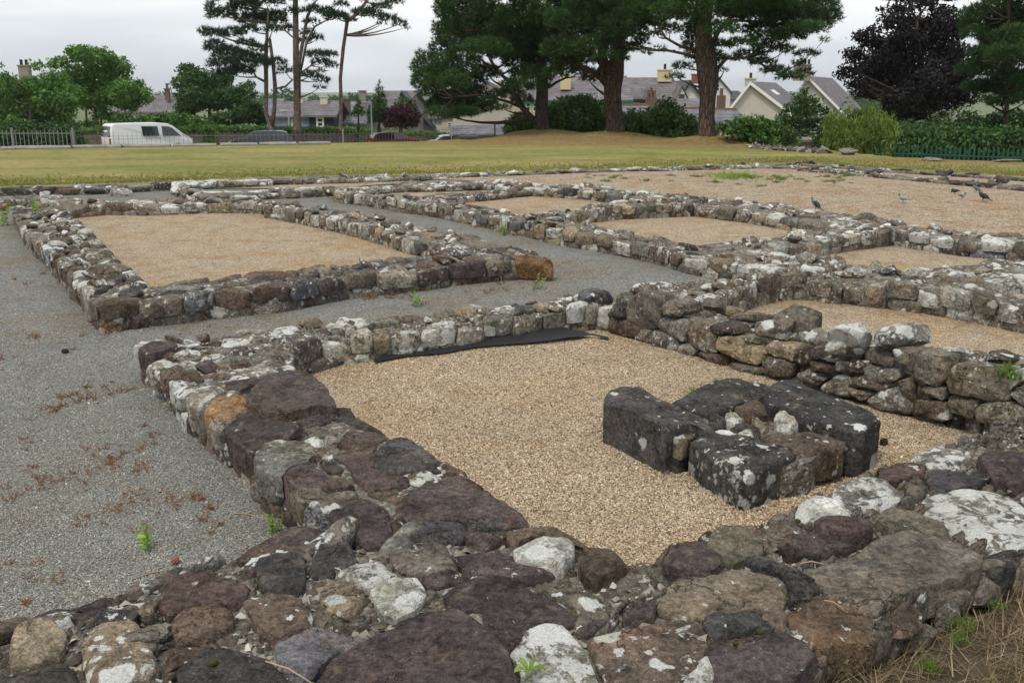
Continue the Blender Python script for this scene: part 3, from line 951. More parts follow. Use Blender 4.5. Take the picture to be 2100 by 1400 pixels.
W4_ST = [
    (oB, sB, [(370, 500), (480, 460), (600, 460), (720, 490), (720, 530), (620, 590), (500, 590), (400, 570)], 'dark', .08, .0),
    (oB, sB, [(700, 535), (770, 495), (880, 520), (940, 560), (820, 620), (760, 600)], 'purple', .1, .0),
    (oB, sB, [(700, 460), (760, 440), (870, 450), (880, 500), (740, 500)], 'dark', .1, .015),
    (oB, sB, [(960, 540), (1010, 490), (1200, 490), (1300, 550), (1410, 600), (1400, 640), (1340, 600), (1150, 550), (1000, 590)], 'brown', .1, .0),
    (oB, sB, [(1000, 610), (1040, 570), (1150, 540), (1260, 570), (1340, 600), (1320, 660), (1250, 710), (1160, 690), (1010, 670)], 'white', .6, .04),
    (oB, sB, [(600, 640), (680, 620), (820, 630), (950, 680), (1170, 690), (1240, 720), (1200, 790), (1060, 800), (850, 780), (740, 765), (650, 700)], 'purple', .3, .01),
    (oB, sB, [(280, 620), (380, 590), (590, 600), (620, 670), (670, 730), (470, 780), (400, 760), (300, 700)], 'olive', .4, .01),
    (oB, sB, [(460, 790), (630, 730), (750, 800), (590, 830), (500, 840)], 'purple', .2, .0),
    (oB, sB, [(-30, 770), (0, 740), (100, 705), (230, 700), (280, 750), (270, 790), (150, 830), (20, 790)], 'grey', .85, .02),
    ((0, 0), 1, [(655, 1200), (680, 1182), (735, 1190), (748, 1215), (735, 1255), (690, 1262), (660, 1240)], 'olive', .3, .0),
    (oB, sB, [(150, 850), (210, 790), (370, 770), (450, 800), (490, 880), (420, 970), (320, 1010), (240, 990)], 'light', .55, .015),
    (oB, sB, [(600, 870), (660, 820), (800, 800), (960, 800), (1080, 870), (1350, 990), (1360, 1030), (1130, 1110), (930, 1180), (870, 1120), (760, 980), (640, 970)], 'purple', .06, .01),
    (oB, sB, [(-120, 1340), (0, 1200), (260, 1080), (680, 965), (740, 1000), (810, 1080), (920, 1200), (1000, 1330), (1010, 1400), (960, 1560), (0, 1600), (-160, 1500)], 'purple', .04, .03),
    (oD, sD, [(1575, 1160), (1690, 1080), (1890, 1065), (2080, 1100), (2080, 1160), (1890, 1240), (1790, 1370), (1700, 1380), (1600, 1250)], (.125, .122, .130), .02, .0),
    (oB, sB, [(950, 1200), (1050, 1110), (1200, 1060), (1330, 1090), (1390, 1200), (1480, 1400), (1470, 1560), (1050, 1600), (1030, 1300)], 'grey', .78, .0),
    (oB, sB, [(1410, 1170), (1500, 1120), (1720, 1080), (1820, 1030), (2000, 1020), (2090, 1060), (2100, 1180), (2060, 1290), (1960, 1380), (1700, 1450), (1560, 1420), (1480, 1280)], 'brown', .42, .0),
    (oB, sB, [(1080, 830), (1250, 760), (1400, 780), (1500, 880), (1600, 960), (1500, 1010), (1380, 985), (1200, 920)], 'olive', .2, -.015),
    (oB, sB, [(1380, 700), (1430, 610), (1560, 620), (1640, 710), (1450, 790), (1400, 760)], 'brown', .05, .04),
    (oB, sB, [(1560, 800), (1600, 740), (1800, 700), (1900, 770), (1890, 850), (1700, 930), (1600, 880)], 'olive', .35, -.01),
    (oB, sB, [(1620, 1000), (1700, 940), (1810, 900), (1800, 1010), (1640, 1020)], 'purple', .1, .02),
    (oB, sB, [(1350, 1070), (1460, 1030), (1540, 1040), (1440, 1110), (1360, 1100)], 'dark', .15, .01),
    (oC, sC, [(20, 690), (100, 590), (240, 570), (350, 650), (360, 700), (300, 740), (150, 740)], 'purple', .08, .04),
    (oC, sC, [(280, 590), (330, 490), (480, 490), (590, 570), (600, 640), (400, 670), (320, 650)], 'olive', .25, .03),
    (oC, sC, [(530, 540), (750, 430), (800, 440), (820, 520), (700, 600), (615, 650), (600, 570)], 'greybrown', .3, .0),
    (oC, sC, [(700, 590), (760, 540), (900, 540), (1140, 590), (1050, 610), (900, 640), (740, 650)], 'purple', .08, .02),
    (oC, sC, [(905, 460), (950, 410), (1230, 450), (1230, 500), (1060, 540), (960, 530)], 'maroon', .05, .05),
    (oC, sC, [(785, 420), (840, 350), (930, 310), (1000, 320), (1110, 400), (1100, 440), (900, 450)], 'white', .7, .02),
    (oC, sC, [(1000, 290), (1100, 230), (1290, 220), (1420, 320), (1330, 360), (1200, 370), (1020, 340)], 'grey', .65, .02),
    (oC, sC, [(1265, 210), (1330, 130), (1450, 120), (1530, 150), (1520, 220), (1440, 210), (1380, 235)], 'maroon', .25, .02),
    (oC, sC, [(1420, 245), (1470, 205), (1550, 270), (1480, 300), (1430, 285)], 'olive', .1, .05),
    (oC, sC, [(1535, 205), (1600, 165), (1720, 180), (1880, 260), (1700, 275), (1590, 300)], 'dark', .1, .01),
    (oC, sC, [(1450, 100), (1580, 30), (1740, 60), (1770, 130), (1700, 160), (1560, 150)], 'grey', .7, .01),
    (oC, sC, [(1840, 90), (1930, 50), (2100, 70), (2220, 160), (2200, 250), (1950, 230), (1870, 150)], 'purple', .2, .04),
    (oC, sC, [(1380, 380), (1600, 310), (1800, 290), (2100, 370), (2250, 450), (2160, 560), (2040, 620), (1850, 600), (1680, 540), (1660, 480), (1500, 390)], 'grey', .80, .0),
    (oC, sC, [(1230, 440), (1350, 390), (1500, 390), (1660, 480), (1660, 550), (1500, 510), (1330, 490)], 'olive', .15, .03),
    (oC, sC, [(820, 740), (1150, 660), (1280, 540), (1450, 515), (1700, 580), (1870, 670), (1850, 730), (1720, 790), (1530, 840), (1370, 900), (1250, 950), (1120, 960), (950, 830)], 'olive', .12, .02),
    (oC, sC, [(10, 920), (140, 780), (260, 740), (600, 750), (690, 780), (735, 880), (700, 950), (400, 980), (200, 1020), (20, 1010)], 'olive', .25, .01),
    (oC, sC, [(500, 660), (580, 660), (770, 720), (880, 790), (920, 840), (860, 890), (760, 895), (710, 770), (560, 720)], 'dark', .15, .03),
    (oC, sC, [(250, 1020), (300, 985), (600, 985), (680, 1040), (650, 1080), (330, 1120)], 'dark', .12, .02),
    (oC, sC, [(740, 1010), (850, 930), (960, 880), (1150, 960), (1250, 1080), (1220, 1130), (900, 1180), (780, 1100)], 'brown', .30, .0),
    (oC, sC, [(270, 1170), (400, 1125), (700, 1095), (860, 1170), (910, 1230), (760, 1390), (700, 1560), (330, 1560), (320, 1300)], 'purple', .12, .01),
    (oC, sC, [(80, 1400), (200, 1340), (240, 1260), (280, 1220), (310, 1290), (320, 1400), (330, 1560), (60, 1560)], 'light', .85, .0),
    (oC, sC, [(1870, 680), (1960, 640), (2060, 620), (2120, 600), (2200, 620), (2100, 700), (1960, 760), (1880, 740)], 'dark', .2, -.01),
    (oD, sD, [(1310, 700), (1490, 590), (1680, 500), (1830, 485), (1880, 510), (1830, 600), (1750, 680), (1480, 690), (1330, 710)], 'purple', .22, .0),
    (oD, sD, [(1470, 690), (1560, 650), (1720, 640), (1750, 700), (1750, 790), (1730, 850), (1560, 860), (1480, 790)], 'dark', .08, .02),
    (oD, sD, [(1780, 700), (1850, 590), (1930, 520), (2000, 580), (2050, 690), (1840, 800), (1760, 750)], 'dark', .2, .0),
    (oD, sD, [(870, 840), (1000, 770), (1130, 740), (1280, 790), (1420, 830), (1400, 920), (1250, 930), (1100, 960), (980, 1000), (920, 930)], 'maroon', .12, .01),
    (oD, sD, [(1000, 1020), (1060, 960), (1210, 930), (1330, 980), (1330, 1060), (1150, 1110), (1000, 1120)], 'brown', .08, .02),
    (oD, sD, [(1410, 950), (1430, 890), (1600, 860), (1720, 900), (1790, 990), (1780, 1060), (1600, 1110), (1480, 1050)], 'brown', .28, .02),
    (oD, sD, [(60, 1150), (110, 1060), (200, 1015), (300, 1020), (370, 1100), (350, 1200), (200, 1260), (50, 1280)], 'tan', .08, .03),
    (oD, sD, [(470, 1130), (560, 1050), (700, 1000), (780, 1040), (830, 1110), (900, 1260), (850, 1350), (700, 1400), (520, 1360), (470, 1270)], 'tan', .5, .03),
    (oD, sD, [(-60, 1310), (200, 1270), (380, 1290), (430, 1400), (430, 1520), (-60, 1520)], 'dark', .1, .0),
    (oD, sD, [(1010, 1310), (1080, 1220), (1240, 1190), (1500, 1200), (1560, 1250), (1690, 1400), (1650, 1520), (1050, 1520)], 'dark', .15, .0),
    (oD, sD, [(80, 1060), (200, 995), (430, 965), (600, 900), (820, 880), (820, 960), (640, 1000), (470, 1030), (300, 1000)], 'purple', .15, -.02),
    (oD, sD, [(790, 980), (850, 910), (880, 970), (830, 1000)], 'olive', .1, .02),
    (oD, sD, [(450, 1460), (560, 1400), (700, 1420), (900, 1370), (980, 1400), (1000, 1560), (500, 1600)], 'greybrown', .2, .0),
]


def shrink(poly, k=0.92):
    c = centroid(poly)
    return [(c[0] + (x - c[0]) * k, c[1] + (y - c[1]) * k) for x, y in poly]


def polys_of(lst, z):
    out = []
    for org, s_, pts, ck, li, dz in lst:
        out.append([(P(org[0] + x / s_, org[1] + y / s_, z + dz)[:2]) for x, y in pts])
    return out


av = [shrink(p) for p in polys_of(W1_ST, ZW1) + polys_of(W4_ST, ZW4)]
w1 = wall('low left wall of the nearest room, capped with big purple slabs beside the grey path',
          [(715, 1090), (670, 1050), (626, 1026), (577, 972), (525, 945), (465, 872), (418, 841), (379, 808), (354, 781), (307, 737), (282, 706)],
          [(1110, 1090), (1040, 1035), (950, 971), (894, 942), (854, 905), (800, 888), (720, 838), (680, 815), (650, 785), (606, 756), (575, 735), (540, 674)],
          ZW1, 'left', .5, 0.15, 2, rows=5, avoid=av, capdepth=0.12, drop=.02)
for org, s_, pts, ck, li, dz in W1_ST:
    traced(w1, org, s_, pts, ZW1 + dz, ck, li, depth=0.15, lod=3, rounds=1, q_=.045, grow=1.035, dome=.003, edge=.007, amp=.008, tilt=.04)
dB = Vector((.837, .547, 0))
p0 = P(1675, 1335, ZW4)
w4F = [p0 - dB * t for t in (4.6, 3.6, 2.6, 1.6, .8)] + [P(x, y, ZW4) for x, y in [(1675, 1335), (1796, 1288), (1896, 1204), (1964, 1182), (2018, 1143), (2078, 1114), (2200, 1050), (2500, 930)]]
w4K = [P(x, y, ZW4) for x, y in [(-420, 1400), (-60, 1290), (60, 1262), (130, 1250), (230, 1222), (310, 1185), (420, 1150), (500, 1112), (600, 1085), (700, 1080), (900, 1085), (1082, 1080), (1180, 1105),
                                 (1280, 1155), (1357, 1148), (1386, 1112), (1468, 1080), (1550, 1071), (1636, 1041), (1711, 998), (1800, 964), (1868, 938), (1980, 890), (2060, 865), (2300, 800)]]
w4 = wall('broad nearest wall of dark slabs and lichened stones crossing the foreground', w4F, w4K, ZW4, 'dark', .35, 0.12, 2, rows=12, avoid=av, capdepth=0.10, face=False, drop=.022, maxparts=190, rub=6)
for org, s_, pts, ck, li, dz in W4_ST:
    traced(w4, org, s_, pts, ZW4 + dz, ck, li, depth=0.12, lod=3, rounds=1, q_=.045, grow=1.045, dome=.004, edge=.007, amp=.009, tilt=.05)
# outer face stones of the foreground wall above the dry grass
for (x0, x1, yt, yb, zb, ck, li) in [(1615, 1700, 1385, 1440, .02, 'greybrown', .2), (1690, 1790, 1345, 1420, .04, 'light', .3), (1782, 1845, 1325, 1390, .06, 'greybrown', .2), (1840, 1920, 1285, 1352, .08, 'grey', .3),
                                     (1916, 1976, 1236, 1296, .10, 'grey', .25), (1960, 2060, 1190, 1258, .10, 'greybrown', .3), (2055, 2140, 1140, 1215, .12, 'tan', .2), (1895, 1990, 1205, 1262, .14, 'olive', .2),
                                     (2000, 2080, 1160, 1205, .16, 'olive', .3), (1800, 1900, 1262, 1320, .16, 'brown', .2)]:
    boulder(w4, x0, x1, yt, yb, zb, ck, li, lod=2, deep=.5, sq=.6, yaw=.6)

# ---- far wall of the nearest room, running on to the right
w2 = wall('wall behind the nearest room with white lichened tops, black fabric at its foot',
          [(575, 728), (660, 697), (713, 690), (790, 680), (870, 672), (930, 665), (1000, 655), (1060, 650), (1110, 641), (1165, 633), (1225, 628)],
          [(500, 679), (582, 667), (737, 658), (850, 648), (947, 634), (1060, 622), (1178, 608), (1250, 600)],
          [.21, .2, .2, .2, .2], 'pale', .55, 0.21, 2, rows=3, capdepth=.13, rag=.045)
w2b = wall('wall with tall grey blocks between the grey path and the right room',
           [(1300, 628), (1430, 618), (1497, 600), (1530, 588), (1565, 576), (1610, 565), (1660, 563), (1730, 571)],
           [(1262, 598), (1337, 577), (1475, 567), (1550, 553), (1600, 548), (1690, 546)],
           [.22, .22, .23, .24, .25], 'std', .55, 0.2, 2, rows=4, capdepth=.12, rag=.05)
# ---- right wall of the nearest room: its face is traced
oE, sE = (1100, 500), 4.0
oF, sF = (1300, 360), 2.5925
f0 = P(1242, 682, 0); f1 = P(1871, 866, 0)
fu = (f1 - f0).normalized(); fn = Vector((fu.y, -fu.x, 0))
if fn.dot(Vector((0, 0, 0)) - f0) < 0: fn = -fn
FU = fu if fu.cross(UZ).dot(fn) > 0 else -fu
w3 = wall('rubble wall on the right of the nearest room with boulders on top, behind the pedestal',
          [f0 - fn * .07 + fu * t for t in (-.15, .5, 1.0, 1.5, 2.0, 2.5, 3.0, 3.6, 4.4)],
          [f0 - fn * w_ + fu * t for t, w_ in ((-.1, .5), (.5, .58), (1.0, .6), (1.5, .58), (2.0, .56), (2.5, .55), (3.0, .55), (3.6, .55), (4.4, .55))],
          [.2, .2, .2, .24, .30, .34, .38, .38, .38], 'std', .45, 0.15, 2, rows=4, face=True, capdepth=.07, rag=.05)
W3_FACE = [
    (oE, sE, [(435, 560), (480, 530), (575, 530), (580, 640), (560, 710), (450, 680), (430, 620)], 'light', .75),
    (oE, sE, [(330, 520), (430, 520), (430, 660), (340, 640)], 'brown', .2),
    (oE, sE, [(575, 570), (640, 490), (720, 490), (715, 620), (640, 625), (580, 610)], 'dark', .3),
    (oE, sE, [(570, 632), (715, 628), (820, 700), (780, 780), (580, 720)], 'brown', .1),
    (oE, sE, [(720, 520), (760, 440), (850, 400), (990, 430), (1020, 520), (1000, 600), (960, 690), (850, 695), (740, 640)], 'olive', .25),
    (oE, sE, [(1020, 540), (1050, 480), (1130, 465), (1200, 500), (1210, 560), (1150, 605), (1030, 590)], 'olive', .2),
    (oE, sE, [(1005, 610), (1230, 625), (1235, 700), (1190, 800), (985, 705)], 'grey', .35),
    (oE, sE, [(1245, 640), (1340, 650), (1410, 700), (1450, 890), (1380, 895), (1240, 820)], 'greybrown', .4),
    (oE, sE, [(1420, 680), (1480, 650), (1600, 680), (1620, 740), (1470, 750)], 'purple', .2),
    (oE, sE, [(1460, 770), (1560, 765), (1820, 830), (1860, 900), (1810, 990), (1640, 960), (1460, 860)], (.36, .30, .18), .15),
    (oE, sE, [(795, 780), (830, 705), (910, 715), (910, 820)], 'olive', .5),
    (oE, sE, [(920, 715), (1020, 735), (1140, 790), (1130, 885), (930, 830)], 'greybrown', .5),
    (oE, sE, [(1140, 880), (1160, 830), (1230, 835), (1300, 880), (1280, 920), (1160, 910)], 'grey', .2),
    (oE, sE, [(1290, 920), (1330, 885), (1540, 930), (1540, 1000), (1440, 990)], 'brown', .2),
    (oE, sE, [(1540, 1000), (1600, 980), (1830, 1015), (1820, 1080), (1650, 1070)], 'greybrown', .2),
    (oE, sE, [(1860, 850), (1920, 800), (2100, 860), (2090, 970), (1880, 900)], 'tan', .35),
    (oE, sE, [(1845, 960), (1870, 925), (2080, 990), (2060, 1110), (1850, 1060)], 'greybrown', .3),
    (oE, sE, [(1650, 760), (1750, 770), (1830, 820), (1700, 800)], 'grey', .3),
    (oF, sF, [(838, 930), (900, 915), (912, 1000), (850, 1010)], 'brown', .4),
    (oF, sF, [(915, 930), (1000, 915), (1070, 960), (1060, 1000), (930, 970)], 'purple', .3),
    (oF, sF, [(930, 985), (1055, 1015), (1055, 1060), (940, 1035)], 'brown', .3),
    (oF, sF, [(870, 1060), (920, 1030), (1010, 1080), (960, 1115), (880, 1090)], 'grey', .45),
    (oF, sF, [(985, 1130), (1070, 1070), (1120, 1080), (1140, 1180), (1010, 1165)], 'greybrown', .45),
    (oF, sF, [(1068, 985), (1130, 1000), (1130, 1050), (1070, 1040)], 'grey', .5),
    (oF, sF, [(1140, 985), (1220, 990), (1215, 1050), (1140, 1045)], 'brown', .5),
    (oF, sF, [(1140, 1075), (1230, 1060), (1340, 1120), (1310, 1145), (1150, 1120)], 'greybrown', .4),
    (oF, sF, [(1140, 1130), (1260, 1165), (1200, 1200), (1150, 1170)], 'tan', .1),
    (oF, sF, [(1210, 1220), (1300, 1150), (1400, 1130), (1450, 1200), (1450, 1270), (1260, 1240)], 'grey', .45),
    (oF, sF, [(1225, 1040), (1390, 1035), (1400, 1080), (1320, 1110), (1230, 1080)], 'grey', .45),
    (oF, sF, [(1400, 1095), (1455, 1080), (1465, 1130), (1458, 1200)], 'greybrown', .2),
    (oF, sF, [(1370, 930), (1470, 940), (1478, 1030), (1450, 1050), (1400, 1000)], 'olive', .2),
    (oF, sF, [(1483, 1000), (1510, 940), (1650, 980), (1645, 1080), (1600, 1120), (1483, 1080)], 'olive', .15),
    (oF, sF, [(1500, 1120), (1640, 1130), (1640, 1195), (1490, 1160)], 'greybrown', .2),
    (oF, sF, [(1470, 1200), (1640, 1205), (1660, 1290), (1620, 1310), (1470, 1270)], 'brown', .35),
    (oF, sF, [(1655, 1080), (1700, 1010), (1985, 1040), (1985, 1150), (1960, 1200), (1820, 1180), (1690, 1150)], 'greybrown', .45),
    (oF, sF, [(1655, 1180), (1820, 1195), (1790, 1290), (1670, 1260)], 'greybrown', .3),
    (oF, sF, [(1820, 1220), (1950, 1205), (2060, 1240), (2050, 1340), (1800, 1310)], 'grey', .4),
    (oF, sF, [(1990, 1160), (2074, 1100), (2160, 1130), (2150, 1240), (2060, 1230)], 'grey', .55),
    (oF, sF, [(2000, 1050), (2090, 1020), (2180, 1060), (2160, 1120), (2080, 1090), (1995, 1140)], 'light', .5),
]
for org, s_, pts, ck, li in W3_FACE:
    traced(w3, org, s_, pts, 0, ck, li, depth=0.16, mode='face', plane=(f0 + fn * rnd.uniform(-.008, .018), FU, fn), lod=2, rounds=1, q_=.08, grow=1.075, taper=.4, dome=.014, edge=.016, amp=.010, tilt=.06)
for (x0, x1, yt, yb, zb, ck, li, dp) in [(1554, 1634, 658, 700, .26, 'greybrown', .45, .5), (1592, 1678, 634, 686, .30, 'olive', .2, .5), (1704, 1786, 664, 722, .34, 'light', .85, .6), (1798, 1920, 677, 725, .34, 'grey', .6, .5),
                                         (1446, 1494, 611, 645, .24, 'olive', .2, .8), (1465, 1525, 631, 650, .22, 'tan', .3, .5), (1508, 1588, 646, 668, .24, 'greybrown', .3, .5), (1932, 1985, 714, 736, .36, 'light', .7, .5),
                                         (2018, 2090, 732, 752, .36, 'dark', .5, .5), (1690, 1730, 704, 728, .32, 'light', .6, .6), (1350, 1400, 610, 640, .24, 'grey', .6, .6), (1640, 1700, 672, 706, .25, 'grey', .4, .6),
                                         (1985, 2040, 846, 880, .0, 'light', .6, .7), (1950, 1980, 858, 880, .0, 'orange', .2, .7)]:
    boulder(w3, x0, x1, yt, yb, zb, ck, li, lod=3 if x1 - x0 > 70 else 2, deep=dp)
# feature stones of the walls around
for (par, x0, x1, yt, yb, zb, ck, li, dp) in [
    (w2, 612, 658, 652, 676, .18, 'tan', .15, .7), (w2, 1180, 1240, 596, 628, .16, 'slate', .1, .7), (w2b, 1205, 1262, 600, 628, .16, 'dark', .3, .7), (w2b, 1300, 1350, 585, 612, .2, 'brown', .5, .7)]:
    boulder(par, x0, x1, yt, yb, zb, ck, li, lod=2, deep=dp)

# ---- large room on the left
wl1 = wall('long outer wall on the left of the large left room, along the grey path',
           [(196, 622), (185, 611), (150, 568), (112, 526), (85, 503), (50, 472), (29, 436), (26, 424)],
           [(305, 590), (270, 549), (231, 522), (185, 472), (150, 445), (118, 414)], [.24, .24, .22, .2, .2], 'left', .45, 0.24, 2, rows=4, capdepth=.13)
wl2 = wall('front wall of the large left room ending in a big rusty brown corner block',
           [(200, 624), (281, 612), (355, 607), (409, 600), (486, 592), (555, 592), (632, 578), (700, 567), (750, 561), (800, 561), (893, 553), (931, 543), (1020, 538), (1070, 532), (1125, 530)],
           [(290, 584), (420, 572), (478, 564), (617, 553), (777, 533), (862, 521), (950, 515), (1085, 510)], [.24, .24, .23, .22, .2, .2, .2], 'left', .35, 0.27, 2, rows=4, capdepth=.13, ends=(1,))
boulder(wl2, 1062, 1128, 529, 578, 0, (.17, .095, .045), .05, lod=3, deep=.75, sq=.45, yaw=.1)
boulder(wl2, 195, 284, 611, 668, 0, 'brown', .15, lod=3, deep=.6, sq=.5, yaw=.1)
boulder(wl2, 284, 354, 604, 656, 0, 'slate', .2, lod=2, deep=.6, sq=.55, yaw=.2)
boulder(wl2, 486, 550, 582, 622, .01, 'light', .5, lod=2, deep=.6, sq=.7)
boulder(wl2, 553, 630, 568, 612, .0, 'slate', .15, lod=2, deep=.6, sq=.7)
boulder(wl2, 630, 694, 554, 604, .0, 'brown', .1, lod=2, deep=.6, sq=.6)
wl3 = wall('wall between the large left room and the grey corridor',
           [(540, 421), (632, 436), (706, 452), (762, 465), (827, 486), (893, 498), (940, 520)],
           [(545, 410), (602, 417), (717, 432), (777, 444), (877, 466), (970, 482), (1052, 501)], .2, 'std', .5, 0.24, 1, rows=3)
wl4 = wall('back wall of the large left room with one tall course of round stones',
           [(118, 430), (212, 420), (301, 422), (424, 417), (474, 417), (545, 420)],
           [(100, 416), (231, 414), (347, 411), (424, 409), (545, 411)], .17, 'pale', .45, 0.3, 1, rows=2)
for (x0, x1, yt, yb, ck) in [(246, 298, 414, 437, 'light'), (268, 300, 420, 437, 'brown'), (298, 333, 412, 434, 'grey'), (330, 363, 410, 434, 'tan'), (135, 165, 416, 432, 'olive')]:
    boulder(wl4, x0, x1, yt, yb, .02, ck, .35, lod=2, deep=.5)
wlx = wall('short wall stub of white topped stones at the left edge behind the left room',
           [(-220, 412), (0, 407), (60, 406), (107, 408), (168, 413)], [(-220, 405), (0, 400), (80, 397), (120, 398), (168, 402)], .15, 'pale', .8, 0.36, 1, rows=2, rub=1.2)
boulder(wlx, -2, 18, 420, 434, 0, 'orange', .1, lod=1)
# ---- back row
wf0 = wall('dark back wall against the lawn at the far left', [(-300, 395), (0, 388), (95, 387), (195, 385), (350, 377)], [(-300, 389), (0, 383), (125, 380), (250, 376), (350, 372)], .13, 'dark', .45, 0.32, 1, rows=2, rub=1.2)
wf1 = wall('pale stretch of the back wall with bright lichened blocks against the lawn', [(352, 379), (430, 374), (520, 372), (560, 369)], [(352, 372), (430, 367), (520, 365), (560, 363)], .13, 'pale', .8, 0.34, 1, rows=2, rub=1.2)
wf2 = wall('even stretch of the back wall against the lawn behind the pale stone row', [(560, 369), (700, 366), (850, 361), (884, 360)], [(560, 363), (700, 360.5), (850, 357.5), (884, 356.5)], .12, 'std', .45, 0.32, 1, rows=2, rub=1.2)
wf3 = wall('thin low edge of flat stones between the lawn and the weedy yard', [(880, 363), (950, 359.5), (1125, 352.5), (1237, 347.5), (1325, 346)], [(880, 358), (950, 355), (1100, 350.5), (1237, 344.5), (1325, 343)], .06, 'pale', .6, 0.36, 0, rows=2, face=False, rub=1.2)
wf4 = wall('low edge of dark stones at the far corner of the weedy yard', [(1325, 346), (1437, 343), (1550, 340.5), (1640, 341)], [(1325, 342.5), (1450, 339.5), (1530, 337), (1640, 336)], .08, 'dark', .55, 0.34, 0, rows=2, face=False, rub=1.2)
wr1 = wall('outermost low wall line at the far right under the brown lawn', [(1610, 337), (1642, 335), (1725, 341), (1800, 348.5), (1887, 352), (2025, 361.5), (2100, 367), (2400, 387)],
           [(1610, 334), (1642, 332), (1725, 338), (1800, 345.5), (1887, 348.5), (2025, 357), (2100, 362), (2400, 381)], .07, 'dark', .35, 0.36, 0, rows=2, face=False, rub=1.2)
wr2 = wall('inner low wall line at the far right behind the pigeons', [(1635, 345), (1730, 352), (1825, 361), (1900, 367.5), (1975, 374.5), (2100, 385), (2400, 412)],
           [(1635, 341), (1705, 346), (1800, 355), (1910, 365), (2040, 374), (2100, 379), (2400, 405)], .08, 'dark', .35, 0.38, 0, rows=2, face=False, rub=1.2)
boulder(wr2, 1770, 1805, 350, 356, .08, 'dark', .1, lod=1, deep=.4)
boulder(wr2, 2040, 2070, 368, 378, .06, 'dark', .2, lod=1, deep=.4)
wg1 = wall('row of white topped stones between the left gravel yard and the reddish strip', [(405, 399), (470, 396), (540, 395), (637, 391), (690, 387)], [(400, 391), (525, 389), (620, 385), (690, 381)], .13, 'pale', .8, 0.32, 1, rows=2, rub=1.2)
wg2 = wall('short return of pale stones from the back wall to the white topped row', [(348, 386), (372, 393), (402, 400)], [(375, 376), (395, 383), (425, 391)], .12, 'pale', .6, 0.26, 1, rows=2, rub=1.2)
boulder(None, 221, 270, 388, 404, 0, (.33, .31, .30), .3, lod=2, deep=.4, sq=.4, yaw=0, name='stone_slab')
tag(bpy.data.objects['stone_slab'], 'pale pinkish stone slab lying alone in the left grey gravel yard', 'stone')
# ---- rooms right of the corridor
wm1 = wall('long wall on the right side of the grey corridor below the middle rooms',
           [(680, 391), (705, 395), (775, 403), (825, 412), (882, 418), (950, 431), (1000, 441), (1037, 450), (1082, 456), (1125, 469), (1210, 482), (1250, 488), (1330, 503), (1375, 515), (1425, 527), (1512, 541)],
           [(680, 384), (740, 388), (800, 401), (880, 405), (960, 417), (1012, 429), (1060, 436), (1130, 446), (1250, 466), (1305, 479), (1362, 490), (1407, 497), (1530, 517)], .19, 'std', .5, 0.25, 1, rows=3)
wm1b = wall('wall of rounded boulders beyond the right room, with an orange stone in its face',
            [(1512, 541), (1600, 550), (1680, 562), (1725, 571), (1787, 577), (1862, 581), (1912, 588), (1985, 600), (2100, 621), (2400, 680)],
            [(1530, 517), (1682, 522), (1725, 532), (1765, 546), (1845, 556), (1900, 560), (2000, 575), (2100, 595), (2400, 640)], [.2, .22, .24, .25, .25, .25], 'pale', .55, 0.22, 2, rows=3, capdepth=.13, rag=.05)
boulder(wm1b, 1720, 1788, 550, 584, .12, (.34, .33, .35), .2, lod=3, deep=.5)
boulder(wm1b, 1814, 1863, 577, 628, .01, (.34, .21, .10), .0, lod=2, deep=.5, sq=.85)
boulder(wm1b, 1630, 1680, 517, 545, .2, 'light', .3, lod=2, deep=.6)
for (x0, x1, yt, yb, zb, ck) in [(1778, 1812, 540, 577, .12, 'grey'), (1846, 1900, 549, 578, .2, 'light'), (1900, 1942, 556, 585, .2, 'tan'), (1912, 1955, 584, 612, .1, 'grey'), (1946, 1986, 585, 617, .1, 'light'), (1985, 2028, 592, 628, .1, 'light'),
                                 (1862, 1910, 578, 612, .1, 'brown'), (2030, 2074, 612, 646, .02, 'grey'), (1918, 1960, 612, 636, .0, 'grey'), (1968, 2022, 632, 654, .0, 'slate'), (1690, 1722, 520, 545, .2, 'grey')]:
    boulder(wm1b, x0, x1, yt, yb, zb, ck, .5, lod=2, deep=.6)
wm2 = wall('back wall of the smallest middle room, nearest the reddish strip', [(700, 391), (785, 385), (837, 382), (890, 382), (950, 379.5), (1018, 378)], [(690, 383), (725, 381), (790, 377), (870, 371.5), (1015, 368)], .12, 'pale', .65, 0.28, 1, rows=3, rub=1.2)
wm3 = wall('long back wall of the middle rooms with a pigeon on it',
           [(1015, 378), (1050, 384), (1110, 387), (1162, 390), (1210, 393), (1250, 398), (1290, 402), (1350, 409), (1432, 423), (1500, 430), (1550, 436), (1625, 449), (1700, 455), (1780, 464), (1840, 473), (1900, 482), (2000, 494), (2100, 500), (2400, 525)],
           [(1015, 368), (1087, 373), (1165, 377), (1215, 381), (1257, 385), (1312, 393), (1375, 397), (1440, 401), (1495, 409), (1550, 411), (1610, 420), (1670, 430), (1725, 433), (1800, 445), (1865, 456), (1950, 471), (2075, 476), (2400, 500)],
           [.15, .16, .17, .18, .18, .2, .2], 'std', .6, 0.26, 1, rows=3)
boulder(wm3, 1705, 1800, 449, 466, .03, 'white', .8, lod=2, deep=.35, sq=.5, yaw=-.3)
boulder(wm3, 1745, 1800, 438, 452, .16, 'olive', .2, lod=2, deep=.4)
wm4 = wall('low wall between the smallest and the middle gravel rooms', [(905, 407), (960, 402), (992, 400), (1032, 396.5), (1075, 391), (1140, 388)], [(870, 398), (925, 395), (985, 393), (1040, 388), (1130, 380)], .12, 'std', .4, 0.26, 1, rows=2)
